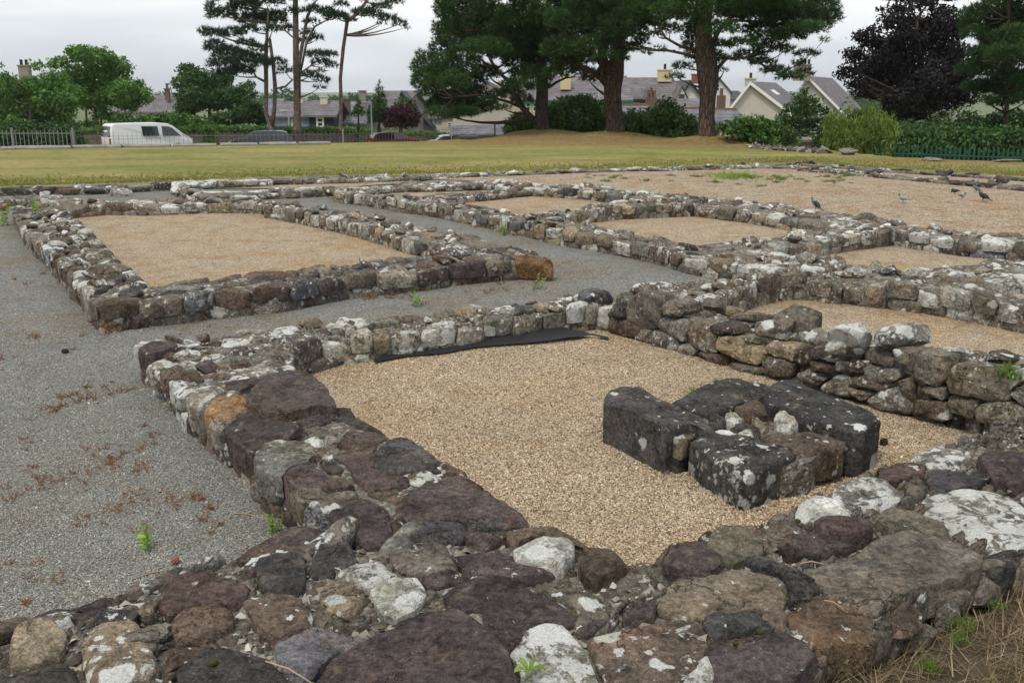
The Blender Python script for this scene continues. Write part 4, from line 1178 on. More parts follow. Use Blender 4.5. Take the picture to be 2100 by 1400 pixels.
wm5 = wall('wall of round cobbles in two courses between two middle rooms', [(1110, 444), (1170, 436), (1225, 427), (1262, 421), (1345, 418), (1425, 416)], [(1085, 438), (1130, 433), (1175, 426), (1200, 419), (1237, 413), (1330, 408), (1415, 405)], [.16, .2, .23, .23, .22], 'std', .4, 0.2, 1, rows=3, capdepth=.11)
wm6 = wall('wall rising to the right between the room behind the blocks and the right middle room', [(1512, 525), (1570, 513), (1620, 502), (1692, 492), (1750, 483), (1792, 478), (1838, 473)], [(1420, 500), (1512, 491), (1570, 485), (1625, 478), (1687, 470), (1740, 466), (1795, 460)], .19, 'std', .45, 0.23, 1, rows=3)
boulder(wm6, 1625, 1652, 474, 500, .14, 'white', .5, lod=2, deep=.5)
wm7 = wall('rubble heap of a wall at the right edge beyond the orange stone', [(1895, 570), (1950, 572), (2020, 568), (2100, 580), (2400, 600)], [(1915, 546), (1955, 538), (2000, 536), (2040, 527), (2100, 531), (2400, 545)], [.22, .24, .27, .27], 'pale', .6, 0.2, 1, rows=4)

# ---- pedestal
pd = empty('stone_pedestal', P(1520, 900, 0), 0, 'square pedestal of big dark blocks standing on the nearest gravel floor', 'pedestal')
oP, sP = (1150, 680), 2.8
ZP = .24
PED = [
    ([(250, 395), (262, 350), (320, 310), (440, 298), (560, 372), (700, 440), (800, 470), (890, 535), (830, 560), (760, 515), (690, 520), (618, 560), (600, 556)], 'dark', .22, .24, .25),
    ([(810, 300), (900, 275), (1010, 270), (1190, 300), (1210, 350), (1180, 380), (1080, 380), (940, 440), (830, 460), (740, 430), (620, 385), (760, 340)], 'dark', .22, .22, .24),
    ([(1195, 330), (1240, 280), (1330, 277), (1470, 330), (1680, 405), (1842, 478), (1836, 495), (1700, 560), (1680, 558), (1436, 492), (1195, 405)], 'dark', .3, .26, .27),
    ([(735, 600), (850, 560), (960, 565), (1100, 612), (1340, 680), (1330, 712), (1062, 800), (1030, 792), (880, 705)], 'dark', .5, .20, .21),
    ([(1140, 580), (1240, 560), (1400, 560), (1620, 610), (1620, 650), (1340, 700), (1320, 660), (1180, 620)], 'brown', .35, .20, .16),
    ([(615, 550), (700, 510), (780, 505), (825, 540), (740, 600), (700, 620), (620, 590)], 'tan', .25, .19, .10),
    ([(620, 640), (735, 640), (735, 700), (680, 720), (610, 700)], 'dark', .1, .10, .10),
    ([(1225, 490), (1260, 450), (1340, 465), (1370, 520), (1330, 550), (1240, 530)], 'light', .7, .24, .10),
    ([(970, 530), (1030, 505), (1150, 540), (1130, 590), (1060, 570)], 'dark', .3, .20, .08),
    ([(940, 470), (990, 455), (1060, 490), (1000, 515), (950, 505)], 'light', .6, .22, .08),
    ([(1000, 420), (1080, 385), (1190, 400), (1220, 450), (1100, 480), (1040, 460)], 'brown', .3, .22, .1),
    ([(1090, 500), (1150, 485), (1200, 530), (1150, 555)], 'greybrown', .3, .21, .08),
    ([(860, 460), (940, 470), (960, 510), (900, 530), (850, 510)], 'dark', .2, .21, .08),
    ([(1020, 560), (1090, 560), (1120, 600), (1050, 585)], 'white', .8, .21, .06),
]
for pts, ck, li, z, dep in PED:
    z_ = z
    traced(pd, oP, sP, pts, z_, ck, li, depth=dep, lod=3 if dep > .15 else 2, rounds=1, q_=.06, grow=1.03, taper=.1, dome=.006, edge=.014, amp=.012, tilt=.02)
fill = [(P(x, y, .14)[:2]) for x, y in [(1400, 880), (1410, 820), (1580, 800), (1740, 880), (1660, 960), (1520, 980)]]
f_ = MB(); f_.prism([(a - pd.location.x, b - pd.location.y) for a, b in fill], 0, .17)
f_.obj('mortar_core', M['mortar'], pd)

# ================================================================== trees
def rand_dirs(n):
    v = nrs.normal(size=(n, 3)); return v / np.linalg.norm(v, axis=1, keepdims=True)


def blob_points(c, r, n, shell=0.45, under=-1.0):
    d = rand_dirs(int(n * 1.4))
    d = d[d[:, 2] > under][:n]
    u = shell + (1 - shell) * nrs.rand(len(d)) ** 0.6
    lump = np.array([1 + 0.28 * noise.noise(Vector((a[0] * 2.2 + c[0], a[1] * 2.2 + c[1], a[2] * 2.2 + c[2]))) for a in d])
    return np.array(c) + d * (u * lump)[:, None] * np.array(r), d


def leaf_tris(pts, dirs, size, k=2, flat=0.3):
    """k small diamond leaves around every point"""
    n = len(pts)
    P_ = np.repeat(pts, k, 0) + nrs.normal(size=(n * k, 3)) * size * 0.8
    D_ = np.repeat(dirs, k, 0) + nrs.normal(size=(n * k, 3)) * 0.7
    D_ /= np.linalg.norm(D_, axis=1, keepdims=True)
    a = np.cross(D_, rand_dirs(n * k)); a /= np.linalg.norm(a, axis=1, keepdims=True) + 1e-9
    b = np.cross(D_, a)
    s = size * (0.6 + 0.8 * nrs.rand(n * k))[:, None]
    V = np.stack([P_ - a * s, P_ + b * s * .75 + a * s * .2, P_ + a * s * 1.1 - b * s * .45], 1).reshape(-1, 3)
    i = np.arange(n * k)[:, None] * 3
    return V, i + [0, 1, 2]


def needle_tris(pts, dirs, length, width, k=7, up=0.35):
    n = len(pts)
    P_ = np.repeat(pts, k, 0)
    D_ = np.repeat(dirs, k, 0) * 0.55 + rand_dirs(n * k) * 0.75 + np.array([0, 0, up])
    D_ /= np.linalg.norm(D_, axis=1, keepdims=True)
    a = np.cross(D_, rand_dirs(n * k)); a /= np.linalg.norm(a, axis=1, keepdims=True) + 1e-9
    L = length * (0.6 + 0.7 * nrs.rand(n * k))[:, None]; w = width
    base = P_ - D_ * L * .12
    V = np.stack([base - a * w * .62, base + a * w * .62, P_ + D_ * L], 1).reshape(-1, 3)
    i = np.arange(n * k)[:, None] * 3
    return V, i + [0, 1, 2]


def join_tris(parts):
    V = []; T = []; o = 0
    for v, t in parts:
        V.append(v); T.append(t + o); o += len(v)
    return np.concatenate(V), np.concatenate(T)


def pads_world(pads, D, dspread, thick=0.8):
    out = []
    for q in pads:
        cx, cy, rx, ry = q[:4]
        dy = q[4] if len(q) > 4 else rnd.uniform(-dspread, dspread)
        c = W(cx, cy, D + dy); s = (D + dy) / FPX
        out.append((c, (rx * s, max(rx, ry) * s * thick, ry * s)))
    return out


def limb_pts(a, b, sag=0.12):
    m = (a + b) / 2 + Vector((0, 0, -(b - a).length * sag)) + Vector((rnd.uniform(-.1, .1), rnd.uniform(-.1, .1), 0)) * (b - a).length
    return [a.lerp(m, t) * (1 - t) + m.lerp(b, t) * t for t in (0, .2, .4, .6, .8, 1)]


def tree(name, label, D, trunk, pads, kind, mat, barkmat, dens=90, dspread=2.0, cat='tree', group=None, size=None, limbs=True, extra_limbs=(), root_flare=1.25, sidepads=0, thick=.8, bz=None, basex=None):
    """trunk: list of (px, py, diameter_px); pads: (px, py, rx, ry) clumps of foliage"""
    b = W(trunk[0][0], trunk[0][1], D)
    root = empty(name, b, 0, label, cat, group)
    s = D / FPX
    tp = [W(x, y, D) for x, y, _ in trunk]; tr = [d * s / 2 for _, _, d in trunk]
    mb = MB()
    pts = [p - b for p in tp]; rr = list(tr)
    pts = [pts[0] + Vector((0, 0, -.4 if bz is None else bz)), pts[0], pts[0] + (pts[1] - pts[0]) * .12] + pts[1:]
    rr = [rr[0] * root_flare * 1.15, rr[0] * root_flare, rr[0]] + rr[1:]
    mb.tube(pts, rr, 12)
    o = mb.obj('trunk', barkmat, root, smooth=True)
    for v in o.data.vertices:
        k = noise.noise(Vector((v.co.x * 3, v.co.y * 3, v.co.z * .6)))
        v.co.x += k * tr[0] * .16; v.co.y += k * tr[0] * .16
    lines = [(tp, tr)]
    for el in extra_limbs:
        ep = [W(x, y, D + (q[0] if q else 0)) for x, y, _, *q in el]; er = [e[2] * s / 2 for e in el]
        lm = MB(); lm.tube([p - b for p in ep], er, 8); lm.obj('limb', barkmat, root, smooth=True)
        lines.append((ep, er))
    pw = pads_world(pads, D, dspread, thick)
    if limbs:
        for c, r in pw:
            # nearest reasonable point of the trunk or a big limb, a little lower than the clump
            best = None
            for lp, lr in lines:
                for i in range(len(lp) - 1):
                    for t in (0, .5, 1):
                        q = lp[i].lerp(lp[i + 1], t); dd = c - q
                        cost = dd.length + max(0, -dd.z) * 2 + abs(dd.z - .3 * math.hypot(dd.x, dd.y)) * .6
                        if best is None or cost < best[0]: best = (cost, q, lr[i])
            a = best[1]; ln = (c - a).length
            if ln > 0.5:
                r0 = min(best[2] * .7, 0.03 + ln * 0.022)
                lm = MB(); lm.tube([p - b for p in limb_pts(a, c)], [r0, r0 * .85, r0 * .7, r0 * .5, r0 * .35, .015], 5)
                lm.obj('limb', barkmat, root, smooth=True)
    parts = []
    for c, r in pw:
        vol = 4.19 * r[0] * r[1] * r[2]
        n = max(8, int(dens * vol ** .85))
        if kind == 'pine':
            p_, d_ = blob_points(c, r, n, .35, -.55)
            parts.append(needle_tris(p_, d_, size or .27, (size or .27) * .13, 8))
        elif kind == 'willow':
            p_, d_ = blob_points(c, r, n, .5, -.6)
            k = len(p_); V = []; 
            L = (0.5 + .9 * nrs.rand(k)) * (size or 1.0)
            # hanging strands of small leaves
            seg = 7
            st = np.repeat(p_, seg, 0) + np.stack([nrs.normal(size=k * seg) * .05, nrs.normal(size=k * seg) * .05, -np.tile(np.linspace(0, 1, seg), k) * np.repeat(L, seg)], 1)
            dd = np.tile([[0, 0, -1.0]], (k * seg, 1)) + nrs.normal(size=(k * seg, 3)) * .5
            parts.append(needle_tris(st, dd, .16, .035, 2, up=-.6))
        else:
            p_, d_ = blob_points(c, r, n, .4, -.9)
            parts.append(leaf_tris(p_, d_, size or .13, 2))
    V, T = join_tris(parts)
    V = V - np.array(b)
    link('crown', fast_tris('crown', V, T, mat), root)
    return root


def over(pads, n, x0, x1, y0, y1, r0, r1, flat=.6):
    q = random.Random(int(x0 + y0 * 3 + n))
    return pads + [(q.uniform(x0, x1), q.uniform(y0, y1), (r := q.uniform(r0, r1)), r * flat) for _ in range(n)]


padsA = [(872, 135, 24, 24), (862, 165, 18, 20), (888, 185, 30, 22), (905, 215, 30, 16), (935, 230, 34, 13), (975, 222, 34, 13), (945, 200, 36, 16), (915, 150, 36, 30), (905, 105, 22, 22), (950, 115, 34, 24),
         (905, 60, 16, 18), (935, 75, 34, 28), (915, 20, 22, 22), (950, 25, 40, 34), (1000, 40, 42, 34), (990, 90, 40, 24), (1045, 60, 40, 30), (1040, 110, 36, 18), (1000, 150, 26, 14), (975, 165, 24, 12),
         (1080, 100, 36, 22), (1110, 125, 34, 20), (1075, 150, 28, 12), (1100, 155, 32, 16), (1060, 175, 28, 12), (1140, 150, 22, 12), (1015, 195, 22, 9), (1030, 222, 18, 6), (1000, 208, 20, 8), (960, 145, 22, 14),
         (1085, 30, 44, 30), (1130, 60, 40, 26), (1105, 178, 20, 10), (1070, 205, 22, 9), (1050, 188, 24, 9), (950, -15, 50, 30), (1020, -20, 55, 30), (1090, -25, 55, 30), (925, 240, 20, 7), (895, 232, 20, 9)]
def fuller(pads, f, fy):
    return [(x, y, rx * f, ry * fy) for x, y, rx, ry in pads]


padsA = fuller(padsA, 1.12, 1.2) + [(1000, 100, 50, 20), (1055, 85, 50, 22), (930, 170, 34, 22), (1110, 75, 44, 26), (1090, 60, 44, 30), (900, 165, 34, 26), (960, 185, 36, 14), (1120, 105, 30, 18), (920, 205, 34, 16), (950, 230, 34, 9), (1000, 60, 50, 30), (960, 60, 44, 30), (1060, 130, 30, 14)]
padsA = over(padsA, 16, 960, 1180, -230, -50, 35, 60)
tree('pine_tree', 'spreading dark pine with a forked trunk, leftmost of the three big pines on the mound', 44,
     [(1113, 277, 30), (1110, 240, 27), (1112, 190, 24), (1113, 150, 20), (1105, 90, 16), (1095, 20, 13), (1090, -120, 8), (1085, -230, 3)], padsA, 'pine', M['pine'], M['bark'], 400, 2.4, size=.19,
     extra_limbs=[[(1100, 252, 15), (1080, 232, 13), (1062, 208, 12), (1052, 190, 10), (1040, 165, 8), (1015, 140, 5)], [(1066, 218, 8), (1045, 210, 6), (1020, 203, 5), (980, 195, 4, -1), (930, 200, 3, -1.5)],
                  [(1125, 180, 6), (1143, 168, 5), (1160, 160, 4), (1180, 158, 2)], [(1112, 150, 10), (1085, 110, 8), (1040, 70, 6), (990, 40, 4)]])
padsB = [(1150, 90, 34, 22), (1180, 60, 38, 26), (1210, 95, 34, 18), (1165, 125, 28, 14), (1195, 125, 26, 12), (1225, 40, 40, 28), (1170, 15, 44, 30), (1265, 60, 36, 28), (1255, 95, 26, 16), (1215, -10, 50, 28),
         (1290, 25, 40, 30), (1300, 70, 28, 14), (1330, 45, 32, 16), (1335, 15, 32, 18), (1295, 100, 22, 9), (1275, 120, 14, 8), (1220, 150, 16, 9), (1190, 148, 20, 10), (1140, 110, 24, 14), (1240, 115, 24, 10),
         (1205, 162, 14, 8), (1280, -15, 50, 28), (1340, -20, 44, 26), (1312, 88, 18, 7), (1155, 45, 34, 22)]
padsB = fuller(padsB, 1.12, 1.18) + [(1200, 40, 50, 34), (1250, 20, 50, 34), (1230, 70, 34, 18), (1300, 45, 40, 22), (1180, 110, 34, 16), (1150, 100, 40, 26), (1320, 0, 50, 30), (1240, 90, 24, 14), (1160, 140, 30, 12)]
padsB = over(padsB, 18, 1140, 1360, -250, -50, 38, 62)
tree('pine_tree', 'thick trunked dark pine with a low left fork, middle of the three big pines', 42,
     [(1264, 284, 44), (1260, 250, 37), (1256, 200, 36), (1258, 150, 40), (1268, 110, 24), (1272, 50, 20), (1275, -50, 14), (1275, -250, 4)], padsB, 'pine', M['pine'], M['bark'], 400, 2.4, size=.19,
     extra_limbs=[[(1246, 175, 16), (1232, 160, 13), (1210, 145, 12), (1180, 134, 10), (1155, 118, 7), (1140, 100, 4)], [(1246, 160, 18), (1236, 135, 13), (1222, 115, 10), (1195, 92, 7), (1170, 70, 4)],
                  [(1250, 150, 14), (1225, 80, 11), (1205, 20, 9), (1190, -60, 6)], [(1272, 115, 9), (1290, 100, 6), (1320, 98, 5), (1350, 104, 4), (1385, 104, 3)]])
padsC = [(1395, 25, 34, 22), (1375, 60, 26, 10), (1345, 70, 18, 6), (1440, 40, 20, 16), (1420, 85, 22, 22), (1452, 118, 28, 16), (1425, 110, 20, 14), (1400, 138, 20, 7), (1385, 158, 18, 6), (1480, 60, 34, 14), (1500, 25, 34, 16),
         (1485, 145, 10, 5), (1475, 92, 28, 8), (1520, 90, 34, 9), (1560, 60, 40, 12), (1545, 35, 34, 10), (1600, 45, 40, 14), (1590, 10, 44, 14), (1645, 30, 40, 18), (1690, 15, 34, 18), (1700, 35, 26, 14), (1660, 60, 34, 12),
         (1620, 75, 34, 10), (1580, 95, 34, 8), (1540, 110, 30, 7), (1560, 128, 28, 8), (1590, 145, 30, 7), (1620, 158, 28, 8), (1650, 150, 18, 7), (1600, 105, 20, 5), (1650, 110, 22, 6), (1670, 112, 14, 5), (1500, 120, 24, 6),
         (1690, 82, 10, 5), (1420, 5, 44, 22), (1510, -5, 44, 20), (1570, -20, 60, 22), (1650, -10, 60, 22), (1360, 20, 24, 14), (1350, 100, 14, 5), (1330, 112, 12, 4), (1615, 100, 16, 5), (1640, 130, 16, 6)]
padsC = fuller(padsC, 1.05, 1.2) + [(1540, 20, 60, 22), (1620, 25, 60, 22), (1480, 20, 44, 22), (1430, 60, 30, 20), (1680, 45, 34, 16), (1570, 78, 44, 12), (1640, 60, 40, 14), (1380, 30, 34, 22)]
padsC = over(padsC, 16, 1380, 1640, -250, -45, 35, 60)
tree('pine_tree', 'wide pine with long feathery right branches, rightmost of the three big mound pines', 38,
     [(1451, 288, 38), (1449, 240, 33), (1452, 200, 32), (1453, 165, 40), (1448, 120, 42), (1442, 80, 34), (1440, 30, 26), (1438, -60, 18), (1440, -250, 4)], padsC, 'pine', M['pine'], M['bark'], 400, 2.2, size=.18,
     extra_limbs=[[(1466, 165, 10), (1472, 140, 9), (1490, 120, 7), (1535, 118, 5), (1580, 142, 4), (1620, 158, 2)], [(1452, 110, 12), (1475, 60, 10), (1500, 35, 8), (1560, 15, 6), (1640, 15, 4), (1690, 18, 2)],
                  [(1432, 120, 8), (1400, 110, 6), (1370, 104, 5), (1330, 103, 4), (1292, 95, 2)], [(1430, 105, 8), (1395, 95, 6), (1365, 78, 5), (1355, 60, 3)], [(1465, 70, 8), (1500, 42, 6), (1545, 44, 5), (1600, 50, 3)],
                  [(1448, 90, 10), (1455, 40, 9), (1460, -40, 6)]])
# thin pines on the left, behind the street wall
DL = 76
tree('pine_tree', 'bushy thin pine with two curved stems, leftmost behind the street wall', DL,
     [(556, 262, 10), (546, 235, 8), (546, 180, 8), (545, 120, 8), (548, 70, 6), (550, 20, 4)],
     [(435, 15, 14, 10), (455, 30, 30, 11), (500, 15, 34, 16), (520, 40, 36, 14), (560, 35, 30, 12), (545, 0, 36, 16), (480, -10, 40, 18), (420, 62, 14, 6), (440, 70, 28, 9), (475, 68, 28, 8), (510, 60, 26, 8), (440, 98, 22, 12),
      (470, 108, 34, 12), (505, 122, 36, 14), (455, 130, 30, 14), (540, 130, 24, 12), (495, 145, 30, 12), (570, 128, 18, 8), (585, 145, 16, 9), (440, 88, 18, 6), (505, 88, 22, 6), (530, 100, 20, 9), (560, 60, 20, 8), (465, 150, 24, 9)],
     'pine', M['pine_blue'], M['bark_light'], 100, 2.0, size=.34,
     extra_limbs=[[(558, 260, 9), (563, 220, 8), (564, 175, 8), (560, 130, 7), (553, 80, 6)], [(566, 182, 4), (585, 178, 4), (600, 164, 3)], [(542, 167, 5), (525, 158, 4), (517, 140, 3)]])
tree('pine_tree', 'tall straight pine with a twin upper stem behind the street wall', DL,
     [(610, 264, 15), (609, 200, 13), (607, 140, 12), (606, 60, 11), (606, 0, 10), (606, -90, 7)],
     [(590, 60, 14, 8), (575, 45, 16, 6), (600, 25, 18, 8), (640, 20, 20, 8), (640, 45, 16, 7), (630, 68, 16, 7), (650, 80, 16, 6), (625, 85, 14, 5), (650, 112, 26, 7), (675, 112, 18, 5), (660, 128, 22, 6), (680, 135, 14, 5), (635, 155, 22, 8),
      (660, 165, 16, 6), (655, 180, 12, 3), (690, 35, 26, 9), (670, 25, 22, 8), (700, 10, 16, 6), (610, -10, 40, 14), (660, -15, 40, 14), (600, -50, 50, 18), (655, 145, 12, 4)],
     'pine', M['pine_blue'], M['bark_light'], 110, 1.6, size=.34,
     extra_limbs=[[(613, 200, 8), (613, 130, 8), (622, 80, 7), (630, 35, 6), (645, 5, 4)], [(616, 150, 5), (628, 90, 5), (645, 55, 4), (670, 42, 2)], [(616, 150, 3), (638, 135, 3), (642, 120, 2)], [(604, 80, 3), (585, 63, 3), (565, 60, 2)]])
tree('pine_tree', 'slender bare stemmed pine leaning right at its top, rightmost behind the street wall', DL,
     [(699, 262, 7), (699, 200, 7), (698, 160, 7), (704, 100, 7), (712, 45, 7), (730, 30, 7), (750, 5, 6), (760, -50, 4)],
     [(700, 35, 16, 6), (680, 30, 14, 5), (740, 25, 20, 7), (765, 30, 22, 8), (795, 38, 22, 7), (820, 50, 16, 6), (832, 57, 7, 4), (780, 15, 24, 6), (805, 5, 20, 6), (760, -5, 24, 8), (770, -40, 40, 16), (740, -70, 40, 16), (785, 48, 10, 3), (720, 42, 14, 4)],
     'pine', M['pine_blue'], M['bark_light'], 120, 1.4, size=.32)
# leafy trees on the left
tree('ash_tree', 'tall rounded light green ash tree above the white van', 74, [(197, 262, 7), (195, 220, 6), (190, 170, 5), (190, 120, 3)],
     [(165, 115, 28, 22), (200, 120, 34, 24), (235, 145, 34, 28), (200, 165, 40, 28), (160, 160, 34, 26), (120, 130, 22, 14), (135, 175, 26, 22), (255, 185, 28, 22), (225, 200, 34, 24), (280, 180, 20, 16), (290, 200, 22, 16), (185, 205, 34, 22), (265, 215, 24, 14),
      (155, 200, 24, 22), (210, 235, 24, 14), (300, 190, 14, 8), (75, 135, 16, 8), (150, 105, 14, 9)],
     'leaf', M['ash'], M['bark_light'], 170, 2.5, size=.13, extra_limbs=[[(208, 262, 4), (207, 210, 4), (215, 170, 3)], [(178, 262, 4), (176, 215, 4), (170, 180, 3)]])
tree('ash_tree', 'broad mid green tree at the left edge behind the railings', 68, [(60, 275, 7), (62, 240, 6), (65, 190, 4)],
     [(110, 175, 34, 28), (125, 215, 34, 30), (85, 205, 34, 30), (60, 175, 30, 18), (30, 190, 30, 24), (10, 165, 24, 14), (40, 225, 36, 26), (0, 215, 34, 30), (110, 245, 34, 20), (70, 250, 34, 20), (20, 255, 34, 20), (-20, 185, 30, 30), (-10, 250, 30, 24), (-50, 220, 40, 40), (-2, 135, 8, 5)],
     'leaf', M['ash'], M['bark_light'], 160, 2.2, size=.13)
tree('sycamore_tree', 'dark green broadleaf tree between the ash and the thin pines', 84, [(430, 268, 8), (430, 220, 6), (425, 160, 4)],
     [(385, 145, 22, 14), (375, 170, 24, 16), (405, 165, 30, 22), (440, 170, 34, 22), (395, 200, 34, 22), (430, 205, 40, 24), (465, 200, 34, 20), (380, 225, 26, 14), (495, 185, 18, 12), (510, 175, 14, 8), (520, 195, 12, 8), (485, 215, 26, 16), (460, 160, 20, 12), (500, 205, 16, 8)],
     'leaf', M['darkleaf'], M['bark_light'], 150, 2.5, size=.14)
tree('holly_bush', 'low rounded very dark evergreen bush left of the curved pine stems', 78, [(510, 268, 6), (510, 250, 5)],
     [(500, 235, 26, 16), (530, 240, 20, 18), (480, 245, 24, 14), (515, 220, 20, 10), (455, 245, 24, 14), (545, 250, 10, 12)], 'leaf', M['darkleaf'], M['bark'], 190, 1.0, size=.15, limbs=False, cat='bush')
tree('green_bush', 'bright green bush beside the pale roofed house behind the van', 72, [(345, 270, 5), (345, 255, 4)],
     [(310, 245, 24, 9), (345, 243, 24, 11), (375, 245, 24, 10), (280, 250, 22, 9), (400, 250, 18, 10), (250, 245, 20, 12)], 'leaf', M['laurel'], M['bark'], 170, 1.0, size=.14, limbs=False, cat='bush')
tree('fir_tree', 'narrow pointed fir tree beside the tall grey chimney', 82, [(777, 262, 5), (777, 220, 4), (777, 175, 2)],
     [(777, 172, 3, 6), (777, 185, 8, 7), (778, 198, 13, 8), (777, 212, 17, 10), (776, 228, 21, 12), (775, 246, 23, 14)], 'pine', M['laurel'], M['bark'], 150, .6, size=.3, limbs=False)
tree('fir_tree', 'small fir tree in front of the tall grey chimney wall', 80, [(735, 262, 4), (735, 240, 3), (735, 215, 2)],
     [(736, 212, 5, 8), (735, 224, 10, 8), (734, 234, 15, 8)], 'pine', M['laurel'], M['bark'], 170, .5, size=.28, limbs=False)
tree('plum_tree', 'round dark purple leaved tree right of the fir', 80, [(822, 262, 5), (822, 245, 4)],
     [(805, 238, 18, 16), (825, 228, 22, 14), (843, 240, 18, 16), (820, 250, 26, 12), (838, 226, 12, 8), (800, 252, 14, 10), (848, 252, 12, 10)], 'leaf', M['plum'], M['bark'], 190, 1.0, size=.13, limbs=False)
# evergreen shrubs behind the big pines
def shrub(label, D, base, pads, mat='laurel', dens=560, size=.085, name='laurel_bush', spread=.5):
    pads = [(x, y - 3, rx * 1.25, ry * 1.3) for x, y, rx, ry in pads]
    return tree(name, label, D, [(base[0], base[1], 5), (base[0], base[1] - 20, 4)], pads, 'leaf', M[mat], M['bark'], dens, spread, size=size, limbs=False, cat='bush', thick=.9)
shrub('small laurel bush left of the leftmost big pine trunk', 47, (1070, 276), [(1050, 262, 14, 12), (1070, 255, 18, 16), (1090, 262, 14, 12), (1062, 246, 10, 8), (1080, 268, 16, 8), (1042, 270, 9, 6)])
shrub('large rounded laurel bush between the left and middle big pine trunks', 46, (1185, 282),
      [(1140, 240, 18, 22), (1160, 225, 22, 18), (1190, 220, 24, 16), (1215, 230, 20, 18), (1150, 262, 26, 18), (1185, 255, 30, 22), (1220, 262, 22, 18), (1175, 272, 24, 12), (1235, 250, 16, 18), (1200, 208, 14, 8), (1235, 225, 12, 12)])
shrub('laurel bush right of the middle big pine trunk', 44, (1320, 288), [(1290, 250, 16, 16), (1315, 252, 20, 18), (1300, 272, 22, 14), (1335, 270, 20, 16)])
shrub('tall pointed laurel bush left of the rightmost big pine trunk', 43, (1370, 290), [(1355, 240, 20, 20), (1372, 222, 12, 14), (1385, 240, 16, 18), (1350, 265, 24, 18), (1390, 265, 24, 20), (1415, 260, 18, 16), (1372, 280, 30, 12), (1420, 278, 16, 12)])
shrub('low wide laurel bush on the mound right of the rightmost big pine', 37, (1560, 300),
      [(1490, 265, 18, 8), (1520, 262, 22, 14), (1550, 260, 26, 14), (1580, 270, 24, 16), (1605, 280, 20, 14), (1545, 282, 30, 12), (1620, 292, 14, 9), (1585, 292, 24, 8), (1505, 274, 20, 8)])
tree('hornbeam_tree', 'mid green conical tree in front of the cream gables', 50, [(1645, 295, 5), (1645, 240, 4), (1648, 195, 2)],
     [(1648, 190, 12, 10), (1640, 205, 20, 12), (1660, 210, 22, 14), (1625, 225, 22, 14), (1650, 230, 26, 14), (1680, 228, 20, 14), (1610, 245, 20, 14), (1640, 255, 30, 16), (1675, 255, 24, 16), (1700, 240, 14, 14), (1640, 275, 30, 12), (1600, 260, 14, 10)],
     'leaf', M['darkleaf'], M['bark'], 330, 1.2, size=.085, limbs=False)
tree('willow_tree', 'low weeping willow with yellow green hanging strands beside the green fence', 33, [(1765, 315, 10), (1765, 270, 8), (1765, 240, 5)],
     [(1710, 240, 26, 12), (1745, 232, 28, 12), (1780, 228, 28, 12), (1815, 240, 24, 12), (1735, 255, 34, 16), (1775, 252, 34, 16), (1808, 262, 26, 16), (1715, 268, 26, 16), (1795, 217, 12, 5), (1755, 275, 40, 16), (1825, 255, 14, 14)],
     'willow', M['willow'], M['bark'], 300, .9, size=.75, limbs=False)
tree('copper_beech_tree', 'huge almost black copper beech with purple leaves right of the willow', 48, [(1905, 320, 20), (1905, 260, 16), (1900, 200, 14), (1885, 120, 10), (1880, 40, 6)],
     [(1745, 140, 22, 9), (1765, 120, 28, 14), (1790, 90, 28, 14), (1780, 150, 34, 18), (1815, 125, 40, 26), (1760, 172, 26, 12), (1800, 185, 40, 20), (1840, 160, 44, 30), (1880, 140, 44, 34), (1925, 150, 40, 34), (1960, 165, 34, 34), (1850, 205, 44, 24),
      (1900, 205, 40, 30), (1945, 205, 34, 26), (1820, 90, 34, 16), (1860, 80, 40, 20), (1905, 95, 40, 24), (1945, 110, 34, 26), (1830, 55, 28, 8), (1870, 45, 34, 9), (1910, 50, 30, 12), (1790, 60, 20, 6), (1850, 20, 30, 8), (1890, 10, 34, 10), (1930, 25, 30, 12),
      (1735, 150, 26, 12), (1750, 110, 24, 12), (1775, 75, 30, 12), (1800, 150, 44, 30), (1840, 110, 44, 30), (1770, 190, 30, 12), (1890, 60, 50, 24), (1840, 40, 40, 14), (1940, 60, 44, 40), (1975, 130, 34, 40), (1980, 190, 30, 30), (1900, 180, 60, 40), (1870, 240, 40, 20), (1840, 230, 36, 18), (1920, 240, 26, 16), (1860, -10, 50, 16), (1920, -15, 50, 20), (1960, 60, 30, 20), (1815, 20, 16, 5)],
     'leaf', M['copper'], M['bark'], 260, 2.6, size=.095)
tree('pine_tree', 'dark pine at the right edge overlapping the copper beech', 40, [(2056, 310, 10), (2064, 230, 9), (2066, 150, 8), (2068, 40, 6), (2070, -80, 4)],
     [(2000, 30, 28, 20), (2040, 20, 34, 24), (2085, 25, 34, 24), (1995, 70, 24, 16), (2035, 70, 34, 20), (2080, 75, 34, 22), (2010, 110, 26, 14), (2055, 115, 34, 20), (2100, 120, 40, 30), (2060, 90, 50, 30), (2040, 130, 44, 26), (2080, 50, 50, 34), (2010, 50, 36, 26), (2060, 175, 50, 24), (2010, 180, 34, 16), (1985, 145, 26, 16), (2020, 150, 30, 16), (2070, 160, 36, 18), (2110, 165, 34, 20),
      (2030, 185, 30, 14), (2075, 195, 36, 16), (2050, 212, 26, 10), (2110, 205, 34, 14), (2020, 205, 20, 8), (2120, 60, 34, 34), (2060, -20, 60, 26), (2120, -20, 50, 26), (2000, -15, 34, 18), (2150, 120, 40, 50)],
     'pine', M['pine'], M['bark'], 380, 1.8, size=.2)
